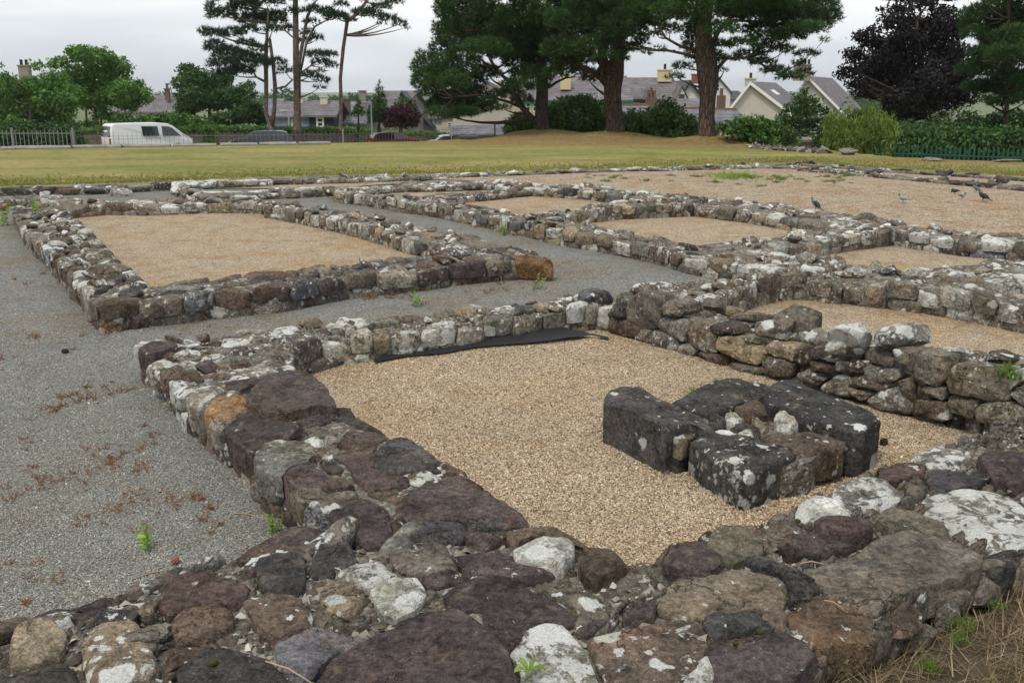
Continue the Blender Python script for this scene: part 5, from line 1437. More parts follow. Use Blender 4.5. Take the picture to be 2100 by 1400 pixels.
tree('elder_bush', 'deep green thicket behind the green fence at the right edge', 44, [(2010, 330, 8), (2010, 260, 5)],
     [(1985, 245, 24, 20), (2010, 265, 30, 24), (2045, 250, 30, 20), (2080, 245, 30, 20), (1975, 275, 24, 20), (2050, 285, 34, 20), (2090, 285, 30, 24), (2120, 250, 30, 30), (1850, 285, 26, 16), (1885, 290, 26, 14), (1940, 292, 30, 12)],
     'leaf', M['darkleaf'], M['bark'], 260, 1.2, size=.095, limbs=False, cat='bush')
tree('elder_bush', 'loose grey green small tree between the willow and the copper beech trunk', 46, [(1950, 320, 5), (1960, 270, 4), (1985, 230, 2)],
     [(1930, 245, 20, 14), (1955, 235, 16, 10), (1915, 265, 16, 12), (1860, 262, 22, 14), (1740, 215, 20, 10), (1830, 225, 16, 10)], 'leaf', M['willow'], M['bark'], 60, 1.2, size=.11, limbs=False, cat='bush')
# hazy tree line far away
def far_trees():
    parts = []
    for i in range(300):
        x = 330 + rnd.random() * 1600; D = rnd.uniform(330, 700)
        c = W(x, 207 + rnd.uniform(-5, 16) * 500 / D, D)
        r = rnd.uniform(2.2, 4)
        p_, d_ = blob_points(c, (r * 1.3, r, r * .7), 220, .6, -.4)
        parts.append(leaf_tris(p_, d_, .6, 1))
    V, T = join_tris(parts)
    o = link('distant_trees', fast_tris('distant_trees', V, T, M['darkleaf']))
    tag(o, 'bluish belt of far woods below the horizon', 'trees', kind='stuff')
far_trees()

# ================================================================== houses
M['slate'] = slate_material('slate_roof', (0.15, 0.138, 0.145)); M['slate_b'] = slate_material('blue_slate_roof', (0.155, 0.16, 0.185)); M['slate_d'] = slate_material('dark_slate_roof', (0.075, 0.075, 0.085))
M['cream'] = plain('cream_render', (.62, .56, .44), .9, .08, .8); M['white'] = plain('white_render', (.66, .65, .62), .9, .07, .8); M['pinkw'] = plain('pale_pebbledash', (.50, .47, .41), .95, .1, 1.5)
M['yellow'] = plain('yellow_render', (.58, .48, .29), .9, .08, .8); M['palebl'] = plain('pale_blue_render', (.27, .32, .45), .9, .06, .8); M['navy'] = plain('navy_render', (.022, .027, .045), .85, .1, .8)
M['greyw'] = plain('grey_render', (.25, .225, .20), .95, .15, 1.0); M['trimw'] = plain('white_paint', (.75, .75, .73), .5, .03, 2); M['trimd'] = plain('black_trim', (.02, .02, .022), .5, .1, 2)
M['trimg'] = plain('green_trim', (.02, .10, .07), .5, .1, 2); M['brickr'] = plain('red_ridge_tile', (.24, .10, .07), .9, .2, 2); M['brownr'] = plain('brown_render', (.13, .095, .075), .95, .2, 2)
M['glass'] = glass_dark(); M['pot'] = plain('chimney_pot', (.16, .10, .08), .9, .2, 4); M['potd'] = plain('dark_chimney_pot', (.03, .03, .03), .9, .2, 4)


def chimney(root, D, x0, x1, yt, yb, mat, npots=2, pot='pot', cap=True, par=None):
    a = W(x0, yt, D); c = W(x1, yb, D); b = root.location
    w = c.x - a.x; m = MB()
    m.box(a.x - b.x, c.x - b.x, D - b.y, D - b.y + min(1.0, max(.5, w * .7)), c.z - b.z, a.z - b.z)
    if cap:
        e = .07; h = a.z - b.z; m.box(a.x - b.x - e, c.x - b.x + e, D - b.y - e, D - b.y + min(1.0, max(.5, w * .7)) + e, h, h + .12)
    o = m.obj('chimney', mat, par or root)
    for i in range(npots):
        q = MB(); cx = a.x - b.x + w * (i + .5) / npots; h = a.z - b.z + (.12 if cap else 0); r = min(.13, w / npots * .35)
        q.tube([(cx, D - b.y + .3, h), (cx, D - b.y + .3, h + .25), (cx, D - b.y + .3, h + .5)], [r * 1.15, r, r * 1.1], 8)
        q.obj('chimney_pot', M[pot], o)
    return o


def window(root, D, x0, x1, y0, y1, bars=1, frame='trimw', t=.07):
    a = W(x0, y0, D); c = W(x1, y1, D); b = root.location; e = D - b.y - .05
    X0, X1, Z0, Z1 = a.x - b.x, c.x - b.x, c.z - b.z, a.z - b.z
    m = MB()
    m.box(X0, X1, e, e + .06, Z1 - t, Z1); m.box(X0, X1, e, e + .06, Z0, Z0 + t); m.box(X0, X0 + t, e, e + .06, Z0 + t, Z1 - t); m.box(X1 - t, X1, e, e + .06, Z0 + t, Z1 - t)
    zm = (Z0 + Z1) / 2; m.box(X0 + t, X1 - t, e + .01, e + .05, zm - t * .35, zm + t * .35)
    for i in range(bars):
        xm = X0 + (X1 - X0) * (i + 1) / (bars + 1); m.box(xm - t * .35, xm + t * .35, e + .005, e + .045, Z0 + t, Z1 - t)
    o = m.obj('window', M[frame], root)
    g = MB(); g.box(X0 + t, X1 - t, e + .03, e + .048, Z0 + t, Z1 - t); g.obj('pane', M['glass'], o)


def house(label, D, x0, x1, ye, yr, mat, roof, gable=False, depth=7.0, apex=None, skew=0.0, verge=None, base=-9, hip=0, ridge=None, eave_trim=None, roof2=None):
    """x0..x1 extent of the front in the photo, ye eave row, yr ridge row; gable: gable end faces the viewer"""
    A, B = W(x0, ye, D), W(x1, ye, D); zr = W((x0 + x1) / 2, yr, D).z; ze = A.z
    loc = Vector(((A.x + B.x) / 2, D, base)); root = empty('house', loc, 0, label, 'house')
    X0, X1 = A.x - loc.x, B.x - loc.x; ze -= base; zr -= base
    w = MB(); r = MB(); t = .16
    if not gable:
        s = skew
        w.add([(X0, 0, 0), (X1, 0, 0), (X1 + s, depth, 0), (X0 + s, depth, 0), (X0, 0, ze), (X1, 0, ze), (X1 + s, depth, ze), (X0 + s, depth, ze), (X0 + s / 2, depth / 2, zr - .02), (X1 + s / 2, depth / 2, zr - .02)],
              [(0, 1, 5, 4), (2, 3, 7, 6), (1, 2, 6, 9, 5), (3, 0, 4, 8, 7), (4, 5, 9, 8), (6, 7, 8, 9), (0, 3, 2, 1)])
        e = .3; k = (zr - ze) / (depth / 2); o = .35
        for sg in (0, 1):
            y0 = -e if sg == 0 else depth + e; zz = ze - k * e
            xa = (-e if sg == 0 else depth + e) / depth * s
            v = [(X0 - o + xa, y0, zz + .03), (X1 + o + xa, y0, zz + .03), (X1 + o + s / 2 - hip, depth / 2, zr + .03), (X0 - o + s / 2 + hip, depth / 2, zr + .03)]
            q = MB(); q.add(v + [(a, b_, c + t) for a, b_, c in v], [(0, 1, 2, 3), (7, 6, 5, 4), (0, 4, 5, 1), (1, 5, 6, 2), (2, 6, 7, 3), (3, 7, 4, 0)])
            q.obj('roof', M[roof], root)
        if ridge:
            q = MB(); q.box(X0 - o + s / 2, X1 + o + s / 2, depth / 2 - .13, depth / 2 + .13, zr + .12, zr + t + .12); q.obj('ridge_tiles', M[ridge], root)
        if eave_trim:
            q = MB(); q.box(X0 - o, X1 + o, -e - .12, -e, ze - k * e - .16, ze - k * e + .12); q.obj('gutter', M[eave_trim], root)
    else:
        ap = W(apex if apex else (x0 + x1) / 2, yr, D).x - loc.x; s = skew
        ZL = W(x0, ye, D).z - base; ZR = ZL
        w.add([(X0, 0, 0), (X1, 0, 0), (X1, 0, ze), (ap, 0, zr), (X0, 0, ze), (X0 + s, depth, 0), (X1 + s, depth, 0), (X1 + s, depth, ze), (ap + s, depth, zr), (X0 + s, depth, ze)],
              [(0, 1, 2, 3, 4), (9, 8, 7, 6, 5), (1, 6, 7, 2), (5, 0, 4, 9), (2, 7, 8, 3), (4, 3, 8, 9)])
        for sx, xe in ((-1, X0), (1, X1)):
            dx, dz = xe - ap, ze - zr; L = math.hypot(dx, dz); ex, ez = xe + dx / L * .3, ze + dz / L * .3
            v = [(ap, -.3, zr + .03), (ex, -.3, ez + .03), (ex + s * 1.05, depth + .3, ez + .03), (ap + s * 1.05, depth + .3, zr + .03)]
            q = MB(); f = [(0, 1, 2, 3), (7, 6, 5, 4), (0, 4, 5, 1), (1, 5, 6, 2), (2, 6, 7, 3), (3, 7, 4, 0)]
            q.add(v + [(a, b_, c + t) for a, b_, c in v], f); q.obj('roof', M[roof], root)
            if verge:
                v = [(ap, -.42, zr - .16), (ex, -.42, ez - .16), (ex, -.30, ez - .16), (ap, -.30, zr - .16)]
                q = MB(); q.add(v + [(a, b_, c + .34) for a, b_, c in v], f); q.obj('bargeboard', M[verge], root)
    w.obj('wall', M[mat], root)
    return root


h = house('grey slate roofed house half hidden behind the ash tree', 100, 235, 352, 232, 200, 'white', 'slate', depth=8, skew=0)
chimney(h, 102, 337, 347, 184, 206, M['brownr'], 1)
h = house('building with a stone chimney showing between the trees at the far left', 95, 20, 75, 190, 170, 'greyw', 'slate_d', depth=7)
chimney(h, 97, 36, 62, 136, 180, M['greyw'], 2, 'potd')
h = house('pale blue cottage with a white door behind the street wall', 92, 558, 634, 241, 213, 'palebl', 'slate', depth=7)
window(h, 92, 597, 601, 244, 262, 0)
chimney(h, 95, 613, 621, 201, 217, M['cream'], 0)
h = house('navy blue cottage with a white framed sash window', 91.5, 634.5, 684, 239, 211, 'navy', 'slate', depth=7)
window(h, 91.5, 648, 665, 240, 262, 0, t=.16)
chimney(h, 94, 656, 671, 200, 216, M['cream'], 0)
h = house('blue slate roofed terrace house right of the navy cottage', 104, 672, 716, 236, 213, 'cream', 'slate_b', depth=8)
h = house('blue slate roofed house with a pale gable left of the thin pine stems', 108, 540, 562, 236, 206, 'white', 'slate_b', depth=8)
h = house('grey house whose roof carries a small dark skylight near the fir', 96, 712, 746, 254, 222, 'greyw', 'slate_b', depth=7, skew=1.5)
chimney(h, 101, 704, 718, 205, 232, M['brownr'], 0)
h = house('big grey house with a wide tall chimney and an ivy covered gable', 98, 750, 822, 228, 190, 'greyw', 'slate', depth=8, skew=2)
chimney(h, 97, 736, 752, 188, 262, M['greyw'], 0)
h = house('ivy covered gable end right of the big grey house', 97, 812, 858, 232, 190, 'greyw', 'slate_d', gable=True, apex=823, depth=5)
p_, d_ = blob_points(W(832, 225, 96.6), (1.3, .2, 1.2), 700, .1, -1)
link('ivy', fast_tris('ivy', *[(a - np.array(h.location) if i == 0 else a) for i, a in enumerate(leaf_tris(p_, d_, .14, 2))], M['laurel']), h)
h = house('small tan gabled hut at the street wall end', 104, 846, 884, 262, 228, 'greyw', 'slate_d', gable=True, apex=852, depth=4)
h = house('small white house with dark framed windows behind the tan hut', 108, 872, 905, 244, 220, 'white', 'slate', depth=7)
window(h, 108, 878, 888, 246, 256, 1); window(h, 108, 891, 896, 247, 256, 0)
h = house('cream house under the leftmost big pine', 106, 905, 946, 238, 205, 'cream', 'slate', depth=8)
window(h, 106, 917, 927, 251, 261, 0, t=.1)
h = house('large pale windowless rendered gable wall behind the leftmost big pine', 100, 928, 1075, 205, 170, 'pinkw', 'slate', gable=True, apex=1000, depth=9)
h2 = house('low grey slate lean to in front of the big pale wall', 92, 930, 1036, 276, 262, 'greyw', 'slate_b', depth=3)
h = house('long yellow house with green gutters and slate roof behind the middle big pine', 90, 1070, 1290, 207, 158, 'yellow', 'slate', depth=11, eave_trim='trimg')
for a_, b_ in ((1078, 1089), (1092, 1102), (1125, 1131)): window(h, 90, a_, b_, 208, 230, 0, t=.12)
window(h, 90, 1104, 1115, 235, 244, 1, t=.1); window(h, 90, 1205, 1216, 209, 222, 1, t=.1)
chimney(h, 91.5, 1150, 1170, 152, 184, M['yellow'], 0, cap=False); chimney(h, 95, 1022, 1034, 168, 200, M['yellow'], 0)
h = house('white house with dormers and a buff chimney right of the middle big pine', 94, 1282, 1402, 204, 162, 'white', 'slate', depth=9, skew=-1.5, eave_trim='trimd')
chimney(h, 97, 1351, 1377, 145, 168, M['yellow'], 1, 'potd')
for (x0, x1, ya, yb) in ((1325, 1345, 183, 204), (1386, 1411, 180, 206)):
    d = MB(); a = W(x0, yb, 92.6) - h.location; c = W(x1, ya, 92.6) - h.location; xm = (a.x + c.x) / 2
    d.add([(a.x, a.y, a.z), (c.x, a.y, a.z), (xm, a.y, c.z), (a.x, a.y + 3, a.z), (c.x, a.y + 3, a.z), (xm, a.y + 3, c.z)], [(0, 1, 2), (5, 4, 3), (0, 2, 5, 3), (1, 4, 5, 2), (0, 3, 4, 1)])
    dm = d.obj('dormer', M['white'], h)
    for sx in (a.x - .15, c.x + .15):
        q = MB(); v = [(xm, a.y - .2, c.z + .12), (sx, a.y - .2, a.z - .1), (sx, a.y + 3, a.z - .1), (xm, a.y + 3, c.z + .12)]
        q.add(v + [(i, j, k + .12) for i, j, k in v], [(0, 1, 2, 3), (7, 6, 5, 4), (0, 4, 5, 1), (1, 5, 6, 2), (2, 6, 7, 3), (3, 7, 4, 0)]); q.obj('dormer_roof', M['slate'], dm)
    q = MB(); q.box(xm - .25, xm + .25, a.y - .04, a.y - .01, a.z + .1, a.z + .55); q.obj('pane', M['glass'], dm)
window(h, 94, 1310, 1322, 205, 222, 1, t=.1); window(h, 94, 1350, 1358, 206, 220, 0, t=.1)
h = house('white gabled house with black barge boards left of the rightmost big pine', 100, 1398, 1436, 196, 168, 'white', 'slate_d', gable=True, apex=1414, depth=9, verge='trimd')
chimney(h, 104, 1420, 1434, 154, 172, M['brickr'], 0)
h = house('white gabled house just right of the rightmost big pine trunk', 108, 1462, 1498, 190, 162, 'white', 'slate', gable=True, apex=1474, depth=9)
window(h, 108, 1466, 1476, 172, 188, 0, t=.1)
h = house('dark slate roof linking the white gables and the cream gable', 112, 1468, 1520, 206, 190, 'white', 'slate_d', depth=6)
h = house('cream gabled house with two roof windows and one chimney pot', 98, 1486, 1622, 236, 171, 'pinkw', 'slate', gable=True, apex=1537, depth=14, skew=6.0, verge='trimw')
chimney(h, 99, 1531, 1550, 163, 178, M['pinkw'], 1, 'potd')
for i in range(2):
    # two roof lights lying on the right hand slope
    ap = W(1537, 171, 98) - h.location; er = W(1622, 236, 98) - h.location
    t0, dpt = .30, 4.6 + i * 1.3
    def rp(t, d_): return Vector((ap.x + (er.x - ap.x) * t + 6.0 * d_ / 14, ap.y + d_, ap.z + (er.z - ap.z) * t + .24))
    q = MB(); v = [rp(t0, dpt), rp(t0 + .16, dpt), rp(t0 + .16, dpt + .9), rp(t0, dpt + .9)]
    q.add([tuple(k) for k in v] + [(k.x + .03, k.y, k.z + .08) for k in v], [(0, 1, 2, 3), (7, 6, 5, 4), (0, 4, 5, 1), (1, 5, 6, 2), (2, 6, 7, 3), (3, 7, 4, 0)]); q.obj('roof_window', M['trimw'], h)
h = house('cream gabled house with a broad four pot chimney beside the copper beech', 112, 1600, 1730, 236, 160, 'pinkw', 'slate', gable=True, apex=1655, depth=14, skew=7.0, verge='trimw')
chimney(h, 111, 1633, 1662, 134, 166, M['greyw'], 4, 'potd')
h = house('low grey roofed outbuilding in front of the white dormer house', 72, 1384, 1438, 227, 208, 'greyw', 'slate', depth=5)
chimney(h, 72.5, 1326, 1346, 200, 240, M['brownr'], 3, cap=False); chimney(h, 72.5, 1473, 1487, 196, 232, M['brownr'], 1, cap=False)
h = house('low slate roofed shed with red ridge tiles behind the laurels', 66, 1384, 1470, 252, 230, 'white', 'slate_b', depth=5, ridge='brickr')
h = house('short slate roofed shed with a red ridge behind the laurel beside the middle pine', 68, 1291, 1328, 238, 223, 'greyw', 'slate_b', depth=4, ridge='brickr')
h = house('red ridged shed with a timber gable left of the cream house', 66, 1476, 1530, 258, 232, 'cream', 'slate_b', depth=5, skew=-1.0, ridge='brickr')
h = house('pale house glimpsed through the leaves beside the copper beech trunk', 100, 1925, 1990, 262, 235, 'yellow', 'slate', depth=8)
q = MB(); a = W(1638, 292, 46); c = W(1690, 296, 46); q.box(0, c.x - a.x, 0, 3, -1.5, 0.0); q.box(-.1, c.x - a.x + .1, -.1, 3.1, 0, .12)
o = q.obj('garage', M['greyw'], None, a); tag(o, 'low flat pale topped garage roof left of the willow', 'garage')

# ================================================================== street: road, wall, cars, railings
M['asphalt'] = plain('asphalt', (.06, .06, .06), .9, .2, 2); M['carwhite'] = plain('van_paint', (.74, .75, .76), .25, .02, 1, .5); M['cardark'] = plain('dark_paint', (.045, .053, .066), .2, .1, 1, .6)
M['carred'] = plain('red_paint', (.16, .012, .016), .22, .1, 1, .6); M['carsilver'] = plain('silver_paint', (.52, .54, .56), .28, .03, 1, .6); M['tyre'] = plain('tyre', (.02, .02, .02), .9, .1, 3)
M['rim'] = plain('alloy', (.35, .35, .36), .35, .1, 3, .5, metal=.6); M['redlamp'] = plain('red_lamp', (.45, .015, .015), .25, .05, 3); M['headlamp'] = plain('headlamp', (.55, .57, .6), .15, .05, 3, .7); M['plate'] = plain('yellow_plate', (.55, .42, .05), .5, .02, 3)
M['carglass'] = glass_dark('car_glass', (.02, .024, .028))

rp = [(-60, 46), (-60, 58), (-24, 63), (-14, 84), (-6, 112), (6, 112), (-3, 84), (-8, 62), (-12, 50), (-20, 46)]
def road():
    V = []; n = len(rp)
    rows = 14
    L = [(-60, 47), (-24, 50), (-12, 62), (-4, 84), (3, 112)]; Rr = [(-60, 60), (-27, 62), (-20, 74), (-13, 90), (-8, 112)]
    a = resample([(x, y, 0) for x, y in L], 40, False); b = resample([(x, y, 0) for x, y in Rr], 40, False)
    for i in range(40):
        for k in range(7):
            p = a[i] * (1 - k / 6) + b[i] * k / 6
            V.append((p[0], p[1], ground_z(p[0], p[1]) + .03))
    F = [(i * 7 + k, (i + 1) * 7 + k, (i + 1) * 7 + k + 1, i * 7 + k + 1) for i in range(39) for k in range(6)]
    o = link('road', mesh('road', V, F, M['asphalt'])); tag(o, 'grey tarmac street running down behind the lawn', kind='structure')
road()


def extrude_profile(prof, halfw, belt, top, tumble=.14, edge=.05):
    """closed car body: side outline swept across with tumblehome and rounded shoulders"""
    m = MB(); n = len(prof)
    def hw(z): return halfw - tumble * max(0, (z - belt) / (top - belt)) - .06 * max(0, (.45 - z) / .45)
    cz = sum(p[1] for p in prof) / n; cx = sum(p[0] for p in prof) / n
    cols = [(-1, .965), (-.97, .99), (-.85, 1.0), (0, 1.004), (.85, 1.0), (.97, .99), (1, .965)]
    for yk, sc_ in cols:
        for x, z in prof: m.v.append((cx + (x - cx) * sc_, yk * hw(z), cz + (z - cz) * sc_))
    for c in range(len(cols) - 1):
        for i in range(n):
            j = (i + 1) % n; m.f.append((c * n + i, c * n + j, (c + 1) * n + j, (c + 1) * n + i))
    m.f.append(tuple(range(n))); m.f.append(tuple((len(cols) - 1) * n + i for i in range(n))[::-1])
    return m, hw


def car(name, label, loc, yaw, prof, wins, wheels, belt, top, halfw, paint, wr=.33, screens=(), lamps=(), plates=(), rails=False):
    root = empty(name, loc, yaw, label, 'van' if 'van' in name else 'car')
    m, hw = extrude_profile(prof, halfw, belt, top)
    b = m.obj('body', M[paint], root, smooth=False)
    me = b.data
    for w_ in wins:
        for sg in (-1, 1):
            q = MB(); v = [(x, sg * (hw(z) + .004), z) for x, z in w_]; n = len(v)
            v2 = [(x, sg * (hw(z) - .03), z) for x, z in w_]
            f = [tuple(range(n)) if sg < 0 else tuple(range(n))[::-1]] + [(i, (i + 1) % n, n + (i + 1) % n, n + i) for i in range(n)]
            q.add(v + v2, f); q.obj('side_window', M['carglass'], root)
    for (xa, za, xb, zb) in screens:
        q = MB(); dx, dz = xb - xa, zb - za; L = math.hypot(dx, dz); nx, nz = -dz / L, dx / L
        if (nx * (xa) + (nz) * 1.0) < 0 and nz < 0: nx, nz = -nx, -nz
        o_ = .035
        v = [(xa + nx * o_, -hw(za) * .86, za + nz * o_), (xa + nx * o_, hw(za) * .86, za + nz * o_), (xb + nx * o_, hw(zb) * .84, zb + nz * o_), (xb + nx * o_, -hw(zb) * .84, zb + nz * o_)]
        v += [(a - nx * .03, b_, c - nz * .03) for a, b_, c in v]
        q.add(v, [(0, 1, 2, 3), (7, 6, 5, 4), (0, 4, 5, 1), (1, 5, 6, 2), (2, 6, 7, 3), (3, 7, 4, 0)]); q.obj('windscreen', M['carglass'], root)
    for x in wheels:
        for sg in (-1, 1):
            y0 = sg * (halfw - .2); y1 = sg * (halfw + .005)
            q = MB(); q.tube([(x, y0, wr), (x, y1, wr)], [wr, wr], 18); t_ = q.obj('wheel', M['tyre'], root)
            q = MB(); q.tube([(x, y1 - sg * .02, wr), (x, y1 + sg * .012, wr)], [wr * .66, wr * .62], 12); q.obj('rim', M['rim'], t_)
            q = MB(); pts = [(x + math.cos(a) * (wr + .09), wr + math.sin(a) * (wr + .09)) for a in np.linspace(-.1, math.pi + .1, 12)]
            v = [(px_, sg * (hw(min(pz, belt)) + .003), pz) for px_, pz in pts] + [(px_, sg * (halfw - .15), pz) for px_, pz in pts]; n = len(pts)
            q.add(v, [tuple(range(n))] + [(i, i + 1, n + i + 1, n + i) for i in range(n - 1)]); q.obj('wheel_arch', M['tyre'], root)
    for (x, y, z, sx, sy, sz, mk) in lamps:
        q = MB(); q.box(x - sx, x + sx, y - sy, y + sy, z - sz, z + sz); q.obj('tail_light' if mk == 'redlamp' else 'headlight', M[mk], root)
    for (x, y, z, sy, sz) in plates:
        q = MB(); q.box(x - .02, x + .02, y - sy, y + sy, z - sz, z + sz); q.obj('number_plate', M['plate'], root)
    if rails:
        for sg in (-1, 1):
            q = MB(); q.tube([(-1.3, sg * .55, top + .02), (-1.2, sg * .55, top + .07), (.4, sg * .55, top + .07), (.5, sg * .55, top + .02)], [.02] * 4, 6); q.obj('roof_rail', M['rim'], root)
    return root


def gz(p): return Vector((p.x, p.y, ground_z(p.x, p.y) + .03))
vp = W(299, 252, 60); vloc = Vector((vp.x, 60, vp.z - 1.97))
van = car('parked_van', 'white panel van with a dark side window parked behind the railings', vloc, R(40),
          [(-2.44, .32), (-2.46, .95), (-2.40, 1.55), (-2.30, 1.88), (-2.15, 1.96), (-1.0, 1.985), (.5, 1.98), (1.0, 1.93), (1.3, 1.80), (1.95, 1.28), (2.3, 1.08), (2.44, .85), (2.46, .5), (2.4, .32)],
          [[(-.55, 1.22), (.40, 1.22), (.36, 1.78), (-.60, 1.80)], [(.62, 1.20), (1.72, 1.20), (1.25, 1.66), (1.02, 1.76), (.62, 1.78)]],
          (-1.6, 1.5), 1.15, 1.97, .95, 'carwhite', .34, screens=[(-2.42, 1.22, -2.33, 1.80), (1.90, 1.34, 1.36, 1.78)],
          lamps=[(-2.45, -.80, .95, .04, .09, .18, 'redlamp'), (-2.45, .80, .95, .04, .09, .18, 'redlamp'), (2.42, -.72, .92, .05, .14, .10, 'headlamp'), (2.42, .72, .92, .05, .14, .10, 'headlamp')], plates=[(-2.47, .1, .75, .26, .06)])
q = MB(); q.box(-.02, .02, .95, 1.15, 1.15, 1.45); q.obj('door_mirror', M['tyre'], van, (1.55, 0, 0))
q = MB(); q.box(-2.44, .5, -.962, -.955, 1.10, 1.115); q.obj('side_moulding', M['greyw'], van)
hatch = [(-2.1, .3), (-2.15, .8), (-2.05, 1.05), (-1.75, 1.42), (-1.5, 1.50), (-.6, 1.54), (.3, 1.50), (.6, 1.40), (1.2, 1.02), (1.9, .88), (2.12, .68), (2.14, .4), (2.05, .28)]
hw_ = [[(-1.75, 1.02), (-.55, 1.0), (-.55, 1.43), (-1.35, 1.42), (-1.62, 1.33)], [(-.47, 1.0), (.95, .98), (.5, 1.33), (.2, 1.42), (-.47, 1.43)]]
sp = W(533, 267, 68)
car('parked_car', 'dark grey hatchback facing left behind the railings', Vector((sp.x, 68, sp.z - 1.55)), R(180 + 14), hatch, hw_, (-1.3, 1.35), .95, 1.54, .9, 'cardark', .33,
    screens=[(-2.02, 1.08, -1.76, 1.40), (1.12, 1.06, .62, 1.38)], lamps=[(2.05, -.62, .72, .08, .2, .07, 'headlamp'), (2.05, .62, .72, .08, .2, .07, 'headlamp'), (-2.1, -.7, .9, .04, .12, .08, 'redlamp'), (-2.1, .7, .9, .04, .12, .08, 'redlamp')])
sp = W(808, 270, 84)
car('parked_car', 'dark red hatchback seen from behind near the end of the street wall', Vector((sp.x, 84, sp.z - 1.56)), R(24), hatch, hw_, (-1.3, 1.35), .95, 1.54, .9, 'carred', .33, rails=True,
    screens=[(-2.02, 1.08, -1.76, 1.40), (1.12, 1.06, .62, 1.38)], lamps=[(-2.1, -.72, .92, .05, .12, .10, 'redlamp'), (-2.1, .72, .92, .05, .12, .10, 'redlamp')], plates=[(-2.15, 0, .78, .26, .06)])
sp = W(912, 277, 96)
car('parked_car', 'silver white hatchback with only its roof and windows above the lawn edge', Vector((sp.x, 96, sp.z - 1.5)), R(180 + 12), hatch, hw_, (-1.3, 1.35), .95, 1.54, .9, 'carsilver', .33,
    screens=[(-2.02, 1.08, -1.76, 1.40), (1.12, 1.06, .62, 1.38)], lamps=[(2.05, -.62, .72, .08, .2, .07, 'headlamp'), (2.05, .62, .72, .08, .2, .07, 'headlamp')])
# street wall of rubble with hedge growing over it
M['wallstone'] = plain('street_wall_stone', (.27, .21, .155), .95, .45, 3.0, bump=.05)
sw = empty('street_wall', W(500, 290, 74), 0, 'long rubble stone wall with greenery on top behind the parked cars', 'wall')
swl = [(-400, 262, 60), (150, 263, 66), (450, 259, 74), (700, 262, 84), (870, 270, 97), (1000, 281, 104)]
swp = resample([tuple(W(*q)) for q in swl], 240, False)
m = MB()
for i in range(239):
    a, b_ = Vector(swp[i]) - sw.location, Vector(swp[i + 1]) - sw.location
    d = (b_ - a).normalized(); n_ = Vector((d.y, -d.x, 0)).normalized() * .22
    m.add([a - n_ + Vector((0, 0, -4)), b_ - n_ + Vector((0, 0, -4)), b_ + n_ + Vector((0, 0, -4)), a + n_ + Vector((0, 0, -4)), a - n_, b_ - n_, b_ + n_, a + n_], [(3, 2, 6, 7), (1, 0, 4, 5), (4, 7, 6, 5)])
m.obj('wall_core', M['mortar'], sw)
m = MB()
for i in range(1, 239):
    a = Vector(swp[i]) - sw.location; b_ = Vector(swp[i + 1]) - sw.location; d = (b_ - a).normalized(); n_ = Vector((d.y, -d.x, 0)).normalized(); ln = (b_ - a).length
    for c in range(16):
        z0 = -.12 - c * .17; x0 = rnd.uniform(-.1, .1)
        e = rnd.uniform(.015, .07)
        p = a + d * (x0 + .01) + n_ * (.2) + Vector((0, 0, z0)); wq = ln * rnd.uniform(.8, 1.05); hq = rnd.uniform(.10, .15)
        v = [p, p + d * wq, p + d * wq - Vector((0, 0, hq)), p - Vector((0, 0, hq))]
        u = [k + n_ * e + (Vector((0, 0, -.02)) if j < 2 else Vector((0, 0, .02))) for j, k in enumerate(v)]
        m.add(v + u, [(4, 5, 6, 7)[::-1], (0, 1, 5, 4)[::-1], (1, 2, 6, 5)[::-1], (2, 3, 7, 6)[::-1], (3, 0, 4, 7)[::-1]])
o = m.obj('stone', M['wallstone'], sw); o['kind'] = 'stuff'
parts = []
for i in range(0, 240, 1):
    c = swp[i]; k = noise.noise(Vector((i * .13, 3, 0)))
    p_, d_ = blob_points((c[0], c[1], c[2] - .2), (.6, .4, .16 + .14 * max(0, k)), 60, .4, -.9)
    parts.append(leaf_tris(p_, d_, .11, 2))
    if k > .32 or rnd.random() < .03:
        p_, d_ = blob_points((c[0] + .1, c[1] - .3, c[2] - .8), (.5, .25, .9), 70, .2, -1)
        parts.append(leaf_tris(p_, d_, .10, 2))
hd = link('hedge', fast_tris('hedge', *join_tris(parts), M['ash'])); tag(hd, 'ragged green growth along the top of the street wall', 'hedge')
# fill of darker undergrowth behind the wall, left
for (lab, x0, x1, y, D, mt) in [('dark undergrowth behind the railings at the left edge', -60, 150, 285, 58, 'darkleaf'), ('dark hedge behind the street wall above the van', 150, 420, 272, 80, 'darkleaf'),
                                  ('dense dark growth close behind the green fence', 1830, 2200, 312, 37.5, 'darkleaf'), ('dark shade bushes behind the fence at the willow', 1700, 1990, 296, 41, 'pine')]:
    parts = []
    for i in range(46):
        c = W(x0 + (x1 - x0) * i / 45, y + rnd.uniform(-6, 6), D + rnd.uniform(-1, 1)); p_, d_ = blob_points(c, (.8, .8, .9), 320, .3, -1); parts.append(leaf_tris(p_, d_, .09, 2))
    o = link('hedge', fast_tris('hedge', *join_tris(parts), M[mt])); tag(o, lab, 'hedge')
